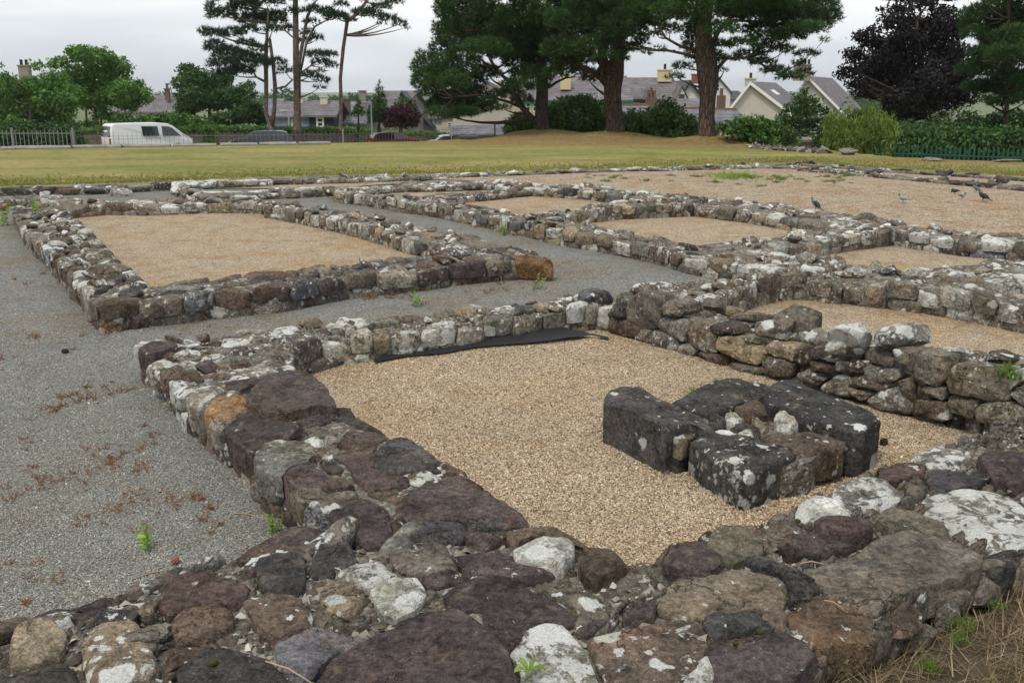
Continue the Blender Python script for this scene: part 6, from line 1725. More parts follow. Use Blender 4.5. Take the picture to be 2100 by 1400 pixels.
# kerb stones
M['kerb'] = plain('kerb_stone', (.27, .25, .23), .95, .3, 4, bump=.03)
KB = [(-240, -130, 312), (-125, -5, 308), (0, 27, 304.5), (31, 147, 303), (151, 250, 301), (255, 350, 299.5), (356, 444, 298), (452, 528, 296.5), (532, 607, 295), (612, 677, 294)]
kl = ['kerb block at the left edge of the photograph, mostly cut off', 'long pale kerb block left of the van under the heavier railings', 'kerb block lying under the rear of the white van', 'kerb block under the front half of the white van', 'kerb block between the van and the dark hatchback',
      'kerb block below the bonnet of the dark hatchback', 'kerb block below the tail of the dark hatchback', 'last kerb block right of the dark hatchback']
for i, (x0, x1, y) in enumerate(KB):
    a, b_ = P(x0, y + 3, 0), P(x1, y + 2, 0); d = (b_ - a); ln = d.length; m = MB()
    pr = [(-.17, -.05), (-.18, .05), (-.11, .105), (.11, .105), (.18, .05), (.17, -.05)]
    k = 9
    for j in range(k):
        t = j / (k - 1)
        for y_, z_ in pr: m.v.append((ln * t, y_ + .015 * noise.noise(Vector((t * 5, y_ * 5, i))), z_ + .02 * noise.noise(Vector((t * 4, i, y_ * 3)))))
    for j in range(k - 1):
        for q_ in range(5): m.f.append((j * 6 + q_, j * 6 + q_ + 1, (j + 1) * 6 + q_ + 1, (j + 1) * 6 + q_))
    m.f.append(tuple(range(6))[::-1]); m.f.append(tuple((k - 1) * 6 + q_ for q_ in range(6)))
    if i < 2: continue
    o = m.obj('kerb_stone', M['kerb'], None, a); o.rotation_euler = (0, 0, math.atan2(d.y, d.x))
    tag(o, kl[i - 2] if i > 1 else 'kerb block beyond the left edge of the photograph', 'kerb stone', 'kerb stones along the lawn edge')
# railings
M['railing'] = plain('galvanised_bars', (.20, .21, .20), .6, .15, 5, .4, metal=.3)
def railing(label, pts, zt, zb, step, thick, posts):
    w = resample([(p.x, p.y, 0) for p in pts], 400, False); arc = np.r_[0, np.cumsum(np.hypot(*(w[1:, :2] - w[:-1, :2]).T))]
    def at(s): return np.array([np.interp(s, arc, w[:, 0]), np.interp(s, arc, w[:, 1])])
    L = arc[-1]; root = empty('railing', (*at(L / 2), zb), 0, label, 'railing'); ox, oy = root.location.x, root.location.y
    bm_ = MB(); bm_.box(-thick / 2, thick / 2, -thick / 2, thick / 2, 0, zt - zb); bm = bm_.mesh('bar', M['railing'])
    n = min(295, int(L / step))
    for i in range(n):
        p = at(L * (i + .5) / n); link('bar', bm, root, (p[0] - ox, p[1] - oy, 0))
    for z in (.12, zt - zb - .12):
        m = MB(); pp = [at(L * i / 60) for i in range(61)]
        m.tube([(p[0] - ox, p[1] - oy, z) for p in pp], [thick * .8] * 61, 4); m.obj('rail', M['railing'], root)
    pm_ = MB(); pm_.box(-.035, .035, -.035, .035, -.3, zt - zb + .08); pm = pm_.mesh('post', M['railing'])
    k = max(2, int(L / posts))
    for i in range(k + 1):
        p = at(L * i / k); link('post', pm, root, (p[0] - ox, p[1] - oy, 0))
railing('tall railings with spaced posts at the far left beyond the kerb', [W(-330, 265, 37.0), W(0, 264, 36.5), W(148, 264, 36.5)], .48, -.9, .155, .022, 2.05)
railing('long run of thin railings in front of the parked cars', [W(150, 268, 36.8), W(450, 268, 37.5), (W(700, 268, 39)), W(860, 268, 42), W(1015, 270, 47)], .36, -.9, .165, .008, 60.0)
# green palisade fence right
M['greenpaint'] = plain('green_paint', (.014, .075, .052), .55, .25, 3)
fr = [W(1700, 294, 34.5), W(1840, 295, 34.5), W(1960, 298.5, 33.5), W(2100, 303, 33), W(2500, 315, 32)]
ff = resample([(p.x, p.y, p.z) for p in fr], 400, False); arc = np.r_[0, np.cumsum(np.hypot(*(ff[1:, :2] - ff[:-1, :2]).T))]; L = arc[-1]
root = empty('palisade_fence', tuple(ff[200][:2]) + (-1.6,), 0, 'green metal palisade fence beyond the brown lawn at the right', 'fence')
pm_ = MB(); pw_ = .034
pm_.add([(-pw_, 0, 0), (0, -.02, 0), (pw_, 0, 0), (-pw_, 0, 1.72), (0, -.02, 1.72), (pw_, 0, 1.72), (0, -.008, 1.82), (-pw_, .006, 0), (pw_, .006, 0), (-pw_, .006, 1.72), (pw_, .006, 1.72)],
        [(0, 1, 4, 3), (1, 2, 5, 4), (3, 4, 6), (4, 5, 6), (8, 7, 9, 10), (3, 6, 9), (5, 10, 6), (9, 6, 10), (0, 3, 9, 7), (2, 8, 10, 5)])
pm = pm_.mesh('pale', M['greenpaint'])
n = int(L / .148)
for i in range(n):
    s = L * (i + .5) / n; x, y, z = (np.interp(s, arc, ff[:, k]) for k in range(3))
    o = link('pale', pm, root, (x - root.location.x, y - root.location.y, z - 1.82 + 1.6 + rnd.uniform(-.012, .012)))
for zz in (-.35, -1.5):
    m = MB(); m.tube([(p[0] - root.location.x, p[1] - root.location.y + .03, p[2] + zz + 1.6) for p in ff[::20]], [.03] * 20, 4); m.obj('rail', M['greenpaint'], root)
# street lamps
M['lamp'] = plain('lamp_post', (.38, .40, .42), .5, .05, 3, .4)
for lab, x, yt, yb, D, sd in [('pale street lamp in front of the pale blue cottage', 594, 229, 262, 88, -1), ('pale street lamp left of the dark purple tree', 763, 212, 262, 80, -1), ('slim grey lamp pole in front of the yellow house', 1227, 180, 236, 70, 0)]:
    t_, b_ = W(x, yt, D), W(x, yb + 15, D); root = empty('street_lamp', b_, 0, lab, 'street lamp'); h = t_.z - b_.z
    m = MB(); m.tube([(0, 0, 0), (0, 0, h * .5), (0, 0, h)], [.09, .07, .05], 8); m.obj('pole', M['lamp'], root)
    if sd:
        m = MB(); m.tube([(0.1, 0, h), (-.15, 0, h + .06), (-.75, 0, h + .04)], [.05, .09, .05], 6); m.obj('lamp_head', M['lamp'], root)
m = MB(); a = W(952, 285, 84); m.box(-.75, .75, -.4, .4, -1.1, -.1); m.prism([(-.8, -.45), (.8, -.45), (.8, .45), (-.8, .45)], -.1, .03)
o = m.obj('wheelie_bin', M['cardark'], None, W(961, 280, 84)); tag(o, 'black lidded bin standing right of the silver white car', 'bin')
# ---- haze over the far land

# ================================================================== small things on the ground
def chips_mesh(name, pts, smin, smax, mat, parent=None, flat=.55):
    n = len(pts); r = (smin + (smax - smin) * nrs.rand(n) ** 1.6)[:, None]
    a = nrs.rand(n) * 6.283; ca, sa = np.cos(a)[:, None], np.sin(a)[:, None]
    ex = np.hstack([ca, sa, nrs.normal(size=(n, 1)) * .35]) * r * (0.8 + .6 * nrs.rand(n, 1)); ey = np.hstack([-sa, ca, nrs.normal(size=(n, 1)) * .35]) * r * (0.6 + .4 * nrs.rand(n, 1))
    ez = np.hstack([nrs.normal(size=(n, 2)) * .25, np.ones((n, 1))]) * r * flat * (0.7 + .7 * nrs.rand(n, 1))
    c = np.array(pts)
    V = np.stack([c - ex - ey * .4, c + ey - ex * .3, c + ex + ey * .3, c - ey + ex * .4, c + ez], 1).reshape(-1, 3)
    i = np.arange(n)[:, None] * 5
    T = np.concatenate([i + [1, 0, 4], i + [2, 1, 4], i + [3, 2, 4], i + [0, 3, 4]], 0)
    return link(name, fast_tris(name, V - (np.array(parent.location) if parent else 0), T, mat), parent)


def chip_mat(name, stops):
    t = NT(name); g = t.n('NewGeometry')
    col = t.ramp(g.outputs['Random Per Island'], stops)
    col = t.vmath('SCALE', col, scale=t.mr(t.noise(g.outputs['Position'], 1.1, 6, .65), .3, .7, .80, 1.15))
    return t.done(col, .9, None, .2)


M['chipb'] = chip_mat('beige_chips', [(0, (.08, .06, .045)), (.22, (.28, .21, .135)), (.5, (.50, .385, .25)), (.85, (.64, .52, .37)), (1, (.77, .69, .55))])
M['chipg'] = chip_mat('grey_chips', [(0, (.14, .142, .132)), (.4, (.25, .255, .238)), (.9, (.36, .365, .335)), (.96, (.50, .45, .36)), (1, (.66, .62, .54))])
M['chipr'] = chip_mat('rubble_chips', [(0, (.05, .042, .038)), (.4, (.12, .10, .08)), (.75, (.22, .20, .165)), (.93, (.34, .31, .26)), (1, (.58, .56, .5))])


def scatter(poly_px, n, z, avoid=(), near=False):
    poly = [tuple(P(x, y, 0)[:2]) for x, y in poly_px]
    xs = [p[0] for p in poly]; ys = [p[1] for p in poly]; out = []
    while len(out) < n:
        x, y = rnd.uniform(min(xs), max(xs)), rnd.uniform(min(ys), max(ys))
        if near and rnd.random() > (min(ys) / y) ** 1.3: continue
        if inside((x, y), poly) and not any(inside((x, y), a) for a in avoid): out.append((x, y, z))
    return out


o = chips_mesh('loose_chips', scatter([(600, 760), (1190, 668), (1900, 870), (1960, 880), (1640, 1060), (1380, 1160), (1290, 1170), (1080, 1080), (860, 920), (690, 800)], 100000, .012, near=True), .0024, .0064, M['chipb'])
tag(o, 'loose beige stone chips covering the nearest room floor', 'gravel', kind='stuff')
o = chips_mesh('loose_chips', scatter([(-60, 660), (190, 680), (560, 690), (290, 720), (300, 800), (560, 1080), (500, 1130), (0, 1300), (-200, 1300), (-160, 900)], 90000, .006, near=True), .002, .0048, M['chipg'])
tag(o, 'loose grey stone chips covering the path at the left', 'gravel', kind='stuff')
o = chips_mesh('scattered_pebbles', scatter([(-60, 500), (190, 680), (1180, 600), (1300, 560), (800, 450), (1100, 590), (560, 690), (290, 720), (300, 800), (560, 1080), (500, 1130), (0, 1300), (-200, 1300)], 900, .008), .005, .012, M['chipg'])
tag(o, 'larger pale pebbles scattered on the grey path', 'gravel', kind='stuff')
# rubble crumbs lying on the mortar of the near walls
def crumbs(root, zf, n, smax=.02):
    co = root.children[0]
    me = [c for c in root.children if c.name.startswith('mortar_core')][0].data
    top = [f for f in me.polygons if f.normal.z > .6]
    if not top: return
    w_ = np.array([f.area for f in top]); w_ /= w_.sum(); idx = nrs.choice(len(top), n, p=w_)
    pts = []
    for i in idx:
        vs = [me.vertices[k].co for k in top[i].vertices]; u, v = rnd.random(), rnd.random()
        p = vs[0].lerp(vs[1], u).lerp(vs[3 % len(vs)].lerp(vs[2], u), v); pts.append((p.x + root.location.x, p.y + root.location.y, p.z + root.location.z + .002))
    o = chips_mesh('crumbs', pts, .004, smax, M['chipr'], root, .7); o['kind'] = 'stuff'
crumbs(w4, ZW4, 9000, .022); crumbs(w1, ZW1, 3000, .02); crumbs(w3, .3, 3000, .02); crumbs(w2, .2, 1800, .018); crumbs(w2b, .2, 1500, .018)

# ---- dry grass bank outside the foreground wall
M['bank'] = plain('dry_soil', (.085, .065, .04), .97, .45, 9, bump=.03)
V = []; F = []
nb = 40; dn = Vector((dB.y, -dB.x, 0))
for i in range(nb + 1):
    a = p0 - dB * 4.6 + dB * (9.5 * i / nb)
    for k, (off, zz) in enumerate([(-.18, .0), (-.02, .10), (.08, .125), (.25, .14), (.5, .17), (.9, .19), (1.5, .18), (2.4, .08), (3.4, -.03)]):
        p = a + dn * off; V.append((p.x, p.y, zz + .02 * noise.noise(Vector((p.x * 4, p.y * 4, 0))) if off > -.1 else 0.0))
for i in range(nb):
    for k in range(8): F.append((i * 9 + k, i * 9 + k + 1, (i + 1) * 9 + k + 1, (i + 1) * 9 + k))
o = link('grass_bank', mesh('grass_bank', V, F, M['bank'], True)); tag(o, 'brown earth bank under dry grass outside the foreground wall', kind='structure')
def bank_pts(n, o0, o1):
    out = []
    for _ in range(n):
        a = p0 + dB * rnd.uniform(-1.5, 2.6); off = rnd.uniform(o0, o1); p = a + dn * off
        z = np.interp(off, [-.02, .08, .25, .5, .9, 1.5], [.10, .125, .14, .17, .19, .18]); out.append((p.x, p.y, z))
    return np.array(out)
def grass(name, pts, L, w, mat, lab, lay=1.0, k=5):
    d = np.tile([[0, 0, 1.0]], (len(pts), 1)) + nrs.normal(size=(len(pts), 3)) * lay
    d[:, 2] = np.abs(d[:, 2]) * .6 + .12
    V, T = needle_tris(pts, d, L, w, k, up=.15)
    V[:, 2] = np.maximum(V[:, 2], np.repeat(np.repeat(pts[:, 2], k), 3) + .003)
    o = link(name, fast_tris(name, V, T, mat)); tag(o, lab, 'grass', kind='stuff')
grass('dry_grass', bank_pts(2600, .25, 1.2), .055, .003, M['straw'], 'dry straw coloured grass on the bank at the bottom right', .9)
grass('dead_thatch', bank_pts(1800, .0, .4), .10, .0028, chip_mat('dead_thatch', [(0, (.10, .07, .04)), (.6, (.22, .16, .09)), (1, (.36, .29, .18))]), 'brown dead stalks lying against the foot of the foreground wall', 1.6, 3)
grass('green_grass', bank_pts(300, .5, 1.2), .05, .0035, M['weedgreen'], 'green blades among the dry grass at the bottom right corner', .7, 4)

# ragged grass where the lawn meets the ruins
ex = [(-200, 388), (0, 381.5), (250, 375), (350, 371), (560, 362), (880, 356), (1100, 350), (1325, 342.5), (1530, 336), (1640, 332), (1800, 345), (1887, 348), (2025, 356.5), (2100, 361.5), (2300, 374)]
gp = []
for _ in range(9000):
    x = rnd.uniform(-150, 2250); y = np.interp(x, [q[0] for q in ex], [q[1] for q in ex]) + .6 - abs(rnd.gauss(0, 1)) * 7
    if y > 322: p = P(x, y, 0); gp.append((p.x, p.y, ground_z(p.x, p.y)))
gp = np.array(gp); V, T = needle_tris(gp, np.tile([[0, 0, 1.]], (len(gp), 1)), .048, .014, 4, .5)
o = link('edge_grass', fast_tris('edge_grass', V, T, M['edgegrass'])); tag(o, 'ragged tufts of lawn grass along the back walls of the ruins', 'grass', kind='stuff')

# ---- weeds
def weed_mesh(kind, seed):
    q = np.random.RandomState(seed); parts = []
    if kind == 'red':
        for s in range(q.randint(3, 7)):
            d = np.array([q.normal() * .9, q.normal() * .9, 1]); d /= np.linalg.norm(d); L = q.uniform(.02, .07)
            pts = np.array([[0, 0, 0]] * 1) + q.normal(size=(1, 3)) * [.018, .018, 0]
            parts.append(needle_tris(pts, d[None] * 6, L, .0035, 2, 0))
            k = q.randint(4, 10); t = np.linspace(.3, 1, k)[:, None]; lp = pts + d * L * .65 * t
            parts.append(leaf_tris(lp, np.tile(d[None], (k, 1)), .0038, 2))
    elif kind == 'green':
        for s in range(q.randint(2, 5)):
            d = np.array([q.normal() * .35, q.normal() * .35, 1]); d /= np.linalg.norm(d); L = q.uniform(.05, .10)
            k = 12; t = np.linspace(.15, 1, k)[:, None]; lp = d * L * t + q.normal(size=(1, 3)) * [.01, .01, 0]
            parts.append(needle_tris(np.array([[0, 0, 0.]]), d[None] * 6, L, .003, 2, 0)); parts.append(leaf_tris(lp, np.tile(d[None], (k, 1)), .009, 2))
    elif kind == 'tuft':
        pts = q.normal(size=(26, 3)) * [.10, .10, 0]; parts.append(needle_tris(pts, np.tile([[0, 0, 1.]], (26, 1)), .12, .010, 5, .5)); parts.append(leaf_tris(pts + [0, 0, .03], np.tile([[0, 0, 1.]], (26, 1)), .02, 2))
    else:   # broad leaf
        V = []; T = []
        for s in range(5):
            a = s * 1.35 + .4; L = q.uniform(.05, .085); w = L * .24; o = len(V)
            for t_, ww in ((0, .15), (.3, .8), (.6, 1), (.85, .6), (1, .02)):
                x = L * t_; z = .035 * math.sin(t_ * 2.6) + .012 + t_ * .01
                for sgn in (-1, 0, 1): V.append((x * math.cos(a) - sgn * w * ww * math.sin(a), x * math.sin(a) + sgn * w * ww * math.cos(a), z + abs(sgn) * .006))
            for r in range(4):
                for c in (0, 1):
                    i = o + r * 3 + c; T += [(i, i + 1, i + 4), (i, i + 4, i + 3)]
        parts.append((np.array(V), np.array(T)))
    return join_tris(parts)
redm = [fast_tris('dry_weed', *weed_mesh('red', s), M['weedred']) for s in range(8)]
grm = [fast_tris('green_weed', *weed_mesh('green', s + 20), M['weedgreen']) for s in range(4)]
tfm = [fast_tris('grass_tuft', *weed_mesh('tuft', s + 40), M['willow']) for s in range(4)]
def plant(name, me, x, y, z, s, label, group=None, cat='weed', zz=None):
    o = link(name, me, None, P(x, y, z)); o.scale = (s, s, s); o.rotation_euler = (0, 0, rnd.uniform(0, 6.28)); return tag(o, label, cat, group)
cl = [(150, 820, 45, 20, 16), (105, 835, 25, 18, 6), (228, 800, 35, 20, 9), (230, 935, 50, 22, 12), (300, 905, 20, 25, 6), (120, 985, 60, 14, 9), (285, 985, 30, 30, 6), (50, 1010, 40, 20, 5), (20, 760, 40, 40, 5), (330, 1040, 60, 30, 7), (440, 1075, 40, 20, 5), (150, 700, 100, 20, 5),
      (60, 560, 40, 40, 5), (850, 610, 70, 18, 10), (1000, 590, 60, 14, 8), (960, 455, 25, 8, 4), (380, 660, 120, 10, 8), (700, 612, 120, 8, 8), (1080, 480, 30, 10, 4), (420, 1020, 60, 40, 6), (60, 1180, 60, 60, 7), (180, 1060, 80, 30, 6), (20, 920, 40, 30, 4)]
wp_ = [tuple(P(*q)[:2]) for q in [(282, 706), (640, 650), (1200, 600), (1240, 700), (620, 760), (700, 1090), (560, 1095), (370, 870)]]
for cx, cy, sx, sy, n in cl:
    for _ in range(n):
        x, y = rnd.gauss(cx, sx * .6), rnd.gauss(cy, sy * .6)
        if inside(tuple(P(x, y, 0)[:2]), wp_): continue
        plant('dry_weed', rnd.choice(redm), x, y, .006, rnd.uniform(.5, 1.15) * (1 if y > 700 else 1.4), 'small withered reddish weed rooted in the grey gravel', 'withered red weeds on the grey gravel')
for x, y, z, s, lab in [(305, 1125, .006, 1.25, 'green weed with yellow tips standing in the grey gravel above the foreground wall'), (850, 628, .006, 1.7, 'yellow green weed growing between the two near left walls'),
                        (1105, 592, .006, 1.5, 'small bright green weed right of the rusty corner block'), (1036, 482, .006, 1.6, 'green weed at the foot of the corridor wall'),
                        (1048, 474, .006, 1.4, 'second green weed close to the corridor wall foot'), (1225, 506, .006, 1.6, 'green weed under the corridor wall near its purple stone'), (1268, 511, .006, 1.5, 'green weed under the purple stone of the corridor wall'),
                        (560, 1090, .01, .9, 'tiny bright green sprout at the left wall foot'), (76, 435, .18, 2.2, 'yellow green weed on the far corner of the left room wall'), (14, 462, .006, 2.6, 'pale green weed by the path at the left edge'),
                        (1224, 404, .02, 2.4, 'bright green weed against the middle room wall'), (1030, 968 - 0, .01, .01, ''), (2010, 840, .0, 1.0, 'small green weed at the foot of the right rubble wall'), (1420, 805, .01, .8, 'tiny green sprout behind the pedestal')]:
    if lab: plant('green_weed', rnd.choice(grm), x, y, z, s, lab)
plant('fern', tfm[0], 2072, 768, .40, .55, 'bright green fern tuft growing on the right rubble wall', cat='fern')
plant('moss_tuft', tfm[1], 1868, 800, .14, .35, 'dark green moss tuft in a joint of the right rubble wall', cat='moss')
o = plant('dock_leaf', fast_tris('dock_leaf', *weed_mesh('broad', 3), M['weedgreen']), 1085, 1385, .262, .62, 'green broad leaved seedling among the slabs at the bottom', cat='seedling')
plant('red_sprout', redm[1], 1048, 1068, .235, .8, 'small red sprout on the big purple slab edge', cat='sprout')
plant('red_sprout', redm[2], 1408, 722, .05, 1.1, 'wine red sprout in the face of the right rubble wall', cat='sprout')
for x, y, s, lab in [(1975, 1285, .45, 'green leafy weed below the foreground wall, nearer the camera'), (2035, 1240, .4, 'green leafy weed below the foreground wall at the right edge'), (1905, 1370, .4, 'green leafy weed in the bottom right corner'), (1965, 1310, .35, 'small green leafy weed beside the larger one on the bank')]:
    plant('leafy_weed', tfm[2], x, y, .15, s * .6, lab)
for i in range(60):
    x, y = rnd.uniform(1190, 1760), rnd.gauss(368, 7)
    if y < 352: continue
    plant('green_weed', rnd.choice(tfm), x, y, .01, rnd.uniform(.25, .6), 'green weed tuft growing through the wide beige yard', 'weed tufts in the wide beige yard')
pts = []
for i in range(260): pts.append(P(rnd.gauss(1505, 24), rnd.gauss(363, 3.5), .01))
V, T = needle_tris(np.array([tuple(p) for p in pts]), np.tile([[0, 0, 1.]], (260, 1)), .10, .009, 5, .4)
o = link('grass_patch', fast_tris('grass_patch', V, T, M['weedgreen'])); tag(o, 'bright green grass patch in the wide beige yard', 'grass', kind='stuff')

# ---- black weed membrane along the wall foot
M['fabric'] = plain('black_membrane', (.016, .016, .019), .55, .3, 12, .4, bump=.01)
fe = [(768, 740, .012), (830, 727, .012), (900, 722, .012), (980, 708, .012), (1050, 702, .015), (1110, 697, .02), (1170, 688, .03), (1215, 684, .02), (1245, 692, .012)]
be = [(766, 736, .02), (825, 718, .04), (895, 712, .05), (975, 696, .07), (1045, 684, .10), (1100, 670, .12), (1150, 668, .10), (1200, 680, .06), (1250, 690, .02)]
fe = [(x, y + 3, z + .014) for x, y, z in fe]; be = [(x, y + 1, z * .6 + .012) for x, y, z in be]
A_ = resample([tuple(P(*q)) for q in fe], 60, False); B_ = resample([tuple(P(*q)) for q in be], 60, False)
V = []; F = []
for i in range(60):
    for k in range(7):
        t = k / 6; p = A_[i] * (1 - t) + B_[i] * t
        V.append((p[0], p[1], max(.012, p[2] + 0.009 * noise.noise(Vector((p[0] * 14, p[1] * 14, t * 3))) * (1 if 0 < k else .2))))
F = [(i * 7 + k, i * 7 + k + 1, (i + 1) * 7 + k + 1, (i + 1) * 7 + k) for i in range(59) for k in range(6)]
o = link('membrane', mesh('membrane', V, F, M['fabric'], True)); tag(o, 'strip of black membrane showing along the foot of the far room wall', 'membrane')
m = MB(); a, b_ = P(1706, 972, .02), P(1782, 948, .02); mid_ = (a + b_) / 2 + Vector((0, .03, .012))
m.tube([a - a, mid_ - a, b_ - a], [.022, .034, .03], 8); o = m.obj('plastic_scrap', M['fabric'], None, a, True); tag(o, 'shiny black plastic scrap beside the pedestal corner', 'scrap')
# ---- cones and twigs
def cone(x, y, z, s, lab, c):
    bm = bmesh.new(); bmesh.ops.create_icosphere(bm, subdivisions=3, radius=1)
    for v in bm.verts:
        f = 1 + .22 * math.sin(v.co.z * 16) * math.cos(math.atan2(v.co.y, v.co.x) * 6); v.co = Vector((v.co.x * 1.35, v.co.y, v.co.z)) * f * s
    me = bpy.data.meshes.new('pine_cone'); bm.to_mesh(me); bm.free(); me.materials.append(M[c]); o = link('pine_cone', me, None, P(x, y, z) + Vector((0, 0, s * .8))); o.rotation_euler = (0, .2, rnd.uniform(0, 3)); tag(o, lab, 'pine cone')
cone(1812, 912, .01, .020, 'dark open pine cone on the gravel right of the pedestal', 'bark'); cone(360, 1154, .006, .014, 'orange brown cone on the grey gravel above the foreground wall', 'weedred'); cone(134, 724, .006, .018, 'almost black cone alone on the grey path', 'potd')
M['twig'] = plain('twig', (.36, .26, .17), .9, .2, 9)
for i, (x0, y0, x1, y1, z, lab) in enumerate([(268, 1188, 358, 1166, .008, 'thin pale twig on the grey gravel left of the cone'), (545, 1355, 640, 1400, .27, 'split dry stalk lying on the dark slabs at the bottom'), (480, 1052, 535, 1062, .008, 'short brown twig by the left wall foot'),
                                              (1640, 1155, 1690, 1156, .275, 'short tan stalk on the large olive slab'), (1690, 1230, 1730, 1248, .27, 'forked straw stalk on the brown slab')]):
    a, b_ = P(x0, y0, z), P(x1, y1, z); m = MB(); m.tube([Vector(), (b_ - a) * .5 + Vector((0, .006, .006)), b_ - a], [.0025, .003, .0015], 5); o = m.obj('twig', M['twig'], None, a); tag(o, lab, 'twig')
# moss cushions
M['moss'] = plain('moss', (.085, .075, .022), .98, .4, 60, bump=.01)
for x, y, s, lab in [(437, 1357, .014, 'olive moss cushion on the dark slab at the bottom left'), (1558, 1295, .011, 'pale green moss cushion near the lichen slab'), (1636, 1068, .011, 'small green moss cushion beside the white stone'), (1508, 1318, .008, 'tiny moss cushion on the big dark slab right')]:
    bm = bmesh.new(); bmesh.ops.create_icosphere(bm, subdivisions=3, radius=s)
    for v in bm.verts: v.co *= 1 + .2 * noise.noise(v.co * 250); v.co.z *= .75
    me = bpy.data.meshes.new('moss_cushion'); bm.to_mesh(me); bm.free(); me.materials.append(M['moss']); o = link('moss_cushion', me, None, P(x, y, .263)); tag(o, lab, 'moss')

# ---- pigeons
M['pg'] = plain('pigeon_grey', (.13, .145, .18), .7, .2, 20); M['pgd'] = plain('pigeon_dark', (.028, .032, .045), .6, .3, 20); M['pgl'] = plain('pigeon_pale', (.30, .33, .38), .7, .15, 20); M['pgn'] = plain('pigeon_neck', (.05, .075, .07), .35, .4, 30, .5); M['pgf'] = plain('pigeon_feet', (.35, .10, .09), .8, .1, 20)
def ell(m, c, r, n=10, rot=0.0, taper=0.0):
    vs = []; k = 7
    for i in range(k + 1):
        ph = math.pi * i / k
        for j in range(n):
            th = 2 * math.pi * j / n; x = -math.cos(ph); y = math.sin(ph) * math.cos(th); z = math.sin(ph) * math.sin(th); f = 1 - taper * (x < 0) * abs(x)
            X, Y, Z = x * r[0], y * r[1] * f, z * r[2] * f; vs.append((c[0] + X * math.cos(rot) - Z * math.sin(rot), c[1] + Y, c[2] + X * math.sin(rot) + Z * math.cos(rot)))
    m.add(vs, [(i * n + j, i * n + (j + 1) % n, (i + 1) * n + (j + 1) % n, (i + 1) * n + j) for i in range(k) for j in range(n)])
def pigeon(x, y, z, yaw, pitch, col, wing, lab, head=0.0, s=1.0):
    s *= .56
    root = empty('pigeon', P(x, y, z), yaw, lab, 'pigeon', 'pigeons in the wide beige yard' if z < .1 else None)
    b = MB(); ell(b, (0, 0, .135), (.12, .052, .058), 12, pitch, .55); ell(b, (.075, 0, .165 + pitch * .05), (.05, .036, .045), 10, .9, 0); b.obj('body', M[col], root, smooth=True)
    hx = .105 + .02 * math.cos(head); hz = .225 + .03 * pitch * 3 - head * .13
    h = MB(); h.tube([(.08, 0, .17), (.098, 0, .195 - head * .04), (hx - .005, 0, hz - .008)], [.034, .026, .018], 8); ell(h, (hx, 0, hz), (.025, .019, .020), 8); hd_ = h.obj('head', M['pgn'], root, smooth=True)
    k = MB(); k.tube([(hx + .02, 0, hz), (hx + .045, 0, hz - .008)], [.006, .001], 5); k.obj('beak', M['pgd'], hd_)
    for sg in (-1, 1):
        w = MB(); ell(w, (-.03, sg * .047, .145), (.115, .012, .040), 8, pitch * 1.1, .6); w.obj('wing', M[wing], root, smooth=True)
        l = MB(); l.tube([(.01, sg * .022, .09), (.012, sg * .024, .045), (.005, sg * .024, .006)], [.012, .005, .004], 5); l.tube([(.0, sg * .024, .004), (.035, sg * .028, .003)], [.004, .003], 4); l.obj('leg', M['pgf'], root)
    t = MB(); dz = -math.sin(pitch); t.add([(-.09, -.025, .13 + dz * .09), (-.09, .025, .13 + dz * .09), (-.205, .034, .13 + dz * .2), (-.205, -.034, .13 + dz * .2), (-.09, -.022, .145 + dz * .09), (-.09, .022, .145 + dz * .09), (-.205, .03, .137 + dz * .2), (-.205, -.03, .137 + dz * .2)],
                                         [(0, 1, 2, 3), (7, 6, 5, 4), (0, 4, 5, 1), (1, 5, 6, 2), (2, 6, 7, 3), (3, 7, 4, 0)]); t.obj('tail', M['pgd'], root)
    root.scale = (s, s, s)
pigeon(1673, 431, .21, 2.4, .75, 'pg', 'pgd', 'upright grey pigeon standing on the back wall of the middle rooms')
pigeon(1852, 417, .01, 2.9, .2, 'pgl', 'pgl', 'pale pigeon walking alone left of the other pigeons', s=1.1)
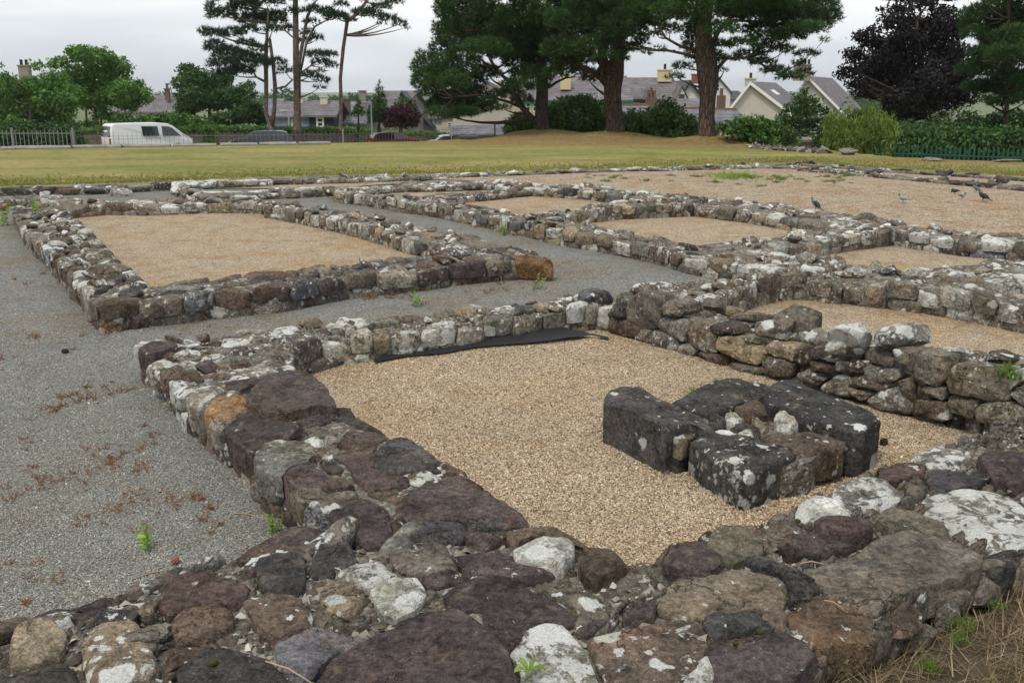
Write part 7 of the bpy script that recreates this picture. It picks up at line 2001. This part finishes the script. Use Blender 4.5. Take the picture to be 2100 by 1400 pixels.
pigeon(1958, 400, .01, 2.6, .0, 'pgd', 'pgd', 'dark pigeon bending down to feed, farthest left of the far group', head=1.0)
pigeon(1973, 410, .01, -1.3, .1, 'pgl', 'pg', 'pale pigeon facing the camera in front of the far group', s=.95)
pigeon(2002, 395, .01, 2.4, .5, 'pg', 'pg', 'grey pigeon with raised head behind the darkest pigeon')
pigeon(2016, 414, .01, 2.3, .45, 'pgd', 'pgd', 'darkest and largest pigeon, rightmost in the yard', s=1.25)

# ---- boulders by the far fence
def lone(label, x0, x1, yt, yb, zb, ck, li, **kw):
    boulder(None, x0, x1, yt, yb, zb, ck, li, name='boulder', **kw)
    o = [q for q in bpy.data.objects if q.name.startswith('boulder') and 'label' not in q][0]; tag(o, label, 'boulder')
lone('rounded grey boulder on the lawn in front of the willow', 1723, 1761, 305, 318, .0, 'grey', .2, lod=2, deep=.5)
lone('flat pale boulder at the foot of the green fence', 1892, 1935, 324, 331, .0, 'grey', .1, lod=2, deep=.4)
lone('flat thin slab stone near the right end of the green fence', 2040, 2085, 327, 333, .0, 'grey', .1, lod=2, deep=.4)
rb = MB()
pts = [P(rnd.uniform(1545, 1690), 0, 0) if False else P(x := rnd.uniform(1540, 1690), 303 + (x - 1540) * .075 + rnd.uniform(-1.5, 1.5), .0) for _ in range(260)]
o = chips_mesh('rubble', [tuple(p) for p in pts], .06, .22, M['chipr']); tag(o, 'low scatter of grey rubble along the lawn edge beyond the rightmost big pine', 'rubble', kind='stuff')

# ---- moist air
hz = NT('haze_air'); hz.t.nodes.clear(); o_ = hz.t.nodes.new('ShaderNodeOutputMaterial'); pv = hz.t.nodes.new('ShaderNodeVolumePrincipled')
pv.inputs['Color'].default_value = (.86, .91, .97, 1); pv.inputs['Density'].default_value = .00016; pv.inputs['Anisotropy'].default_value = 0.1
hz.t.links.new(pv.outputs[0], o_.inputs['Volume'])
m = MB(); m.box(-7600, 7600, -7600, 7600, -75, 75); o = m.obj('haze', hz.m); tag(o, 'pale damp air over the ruins, town and far hills', kind='stuff')
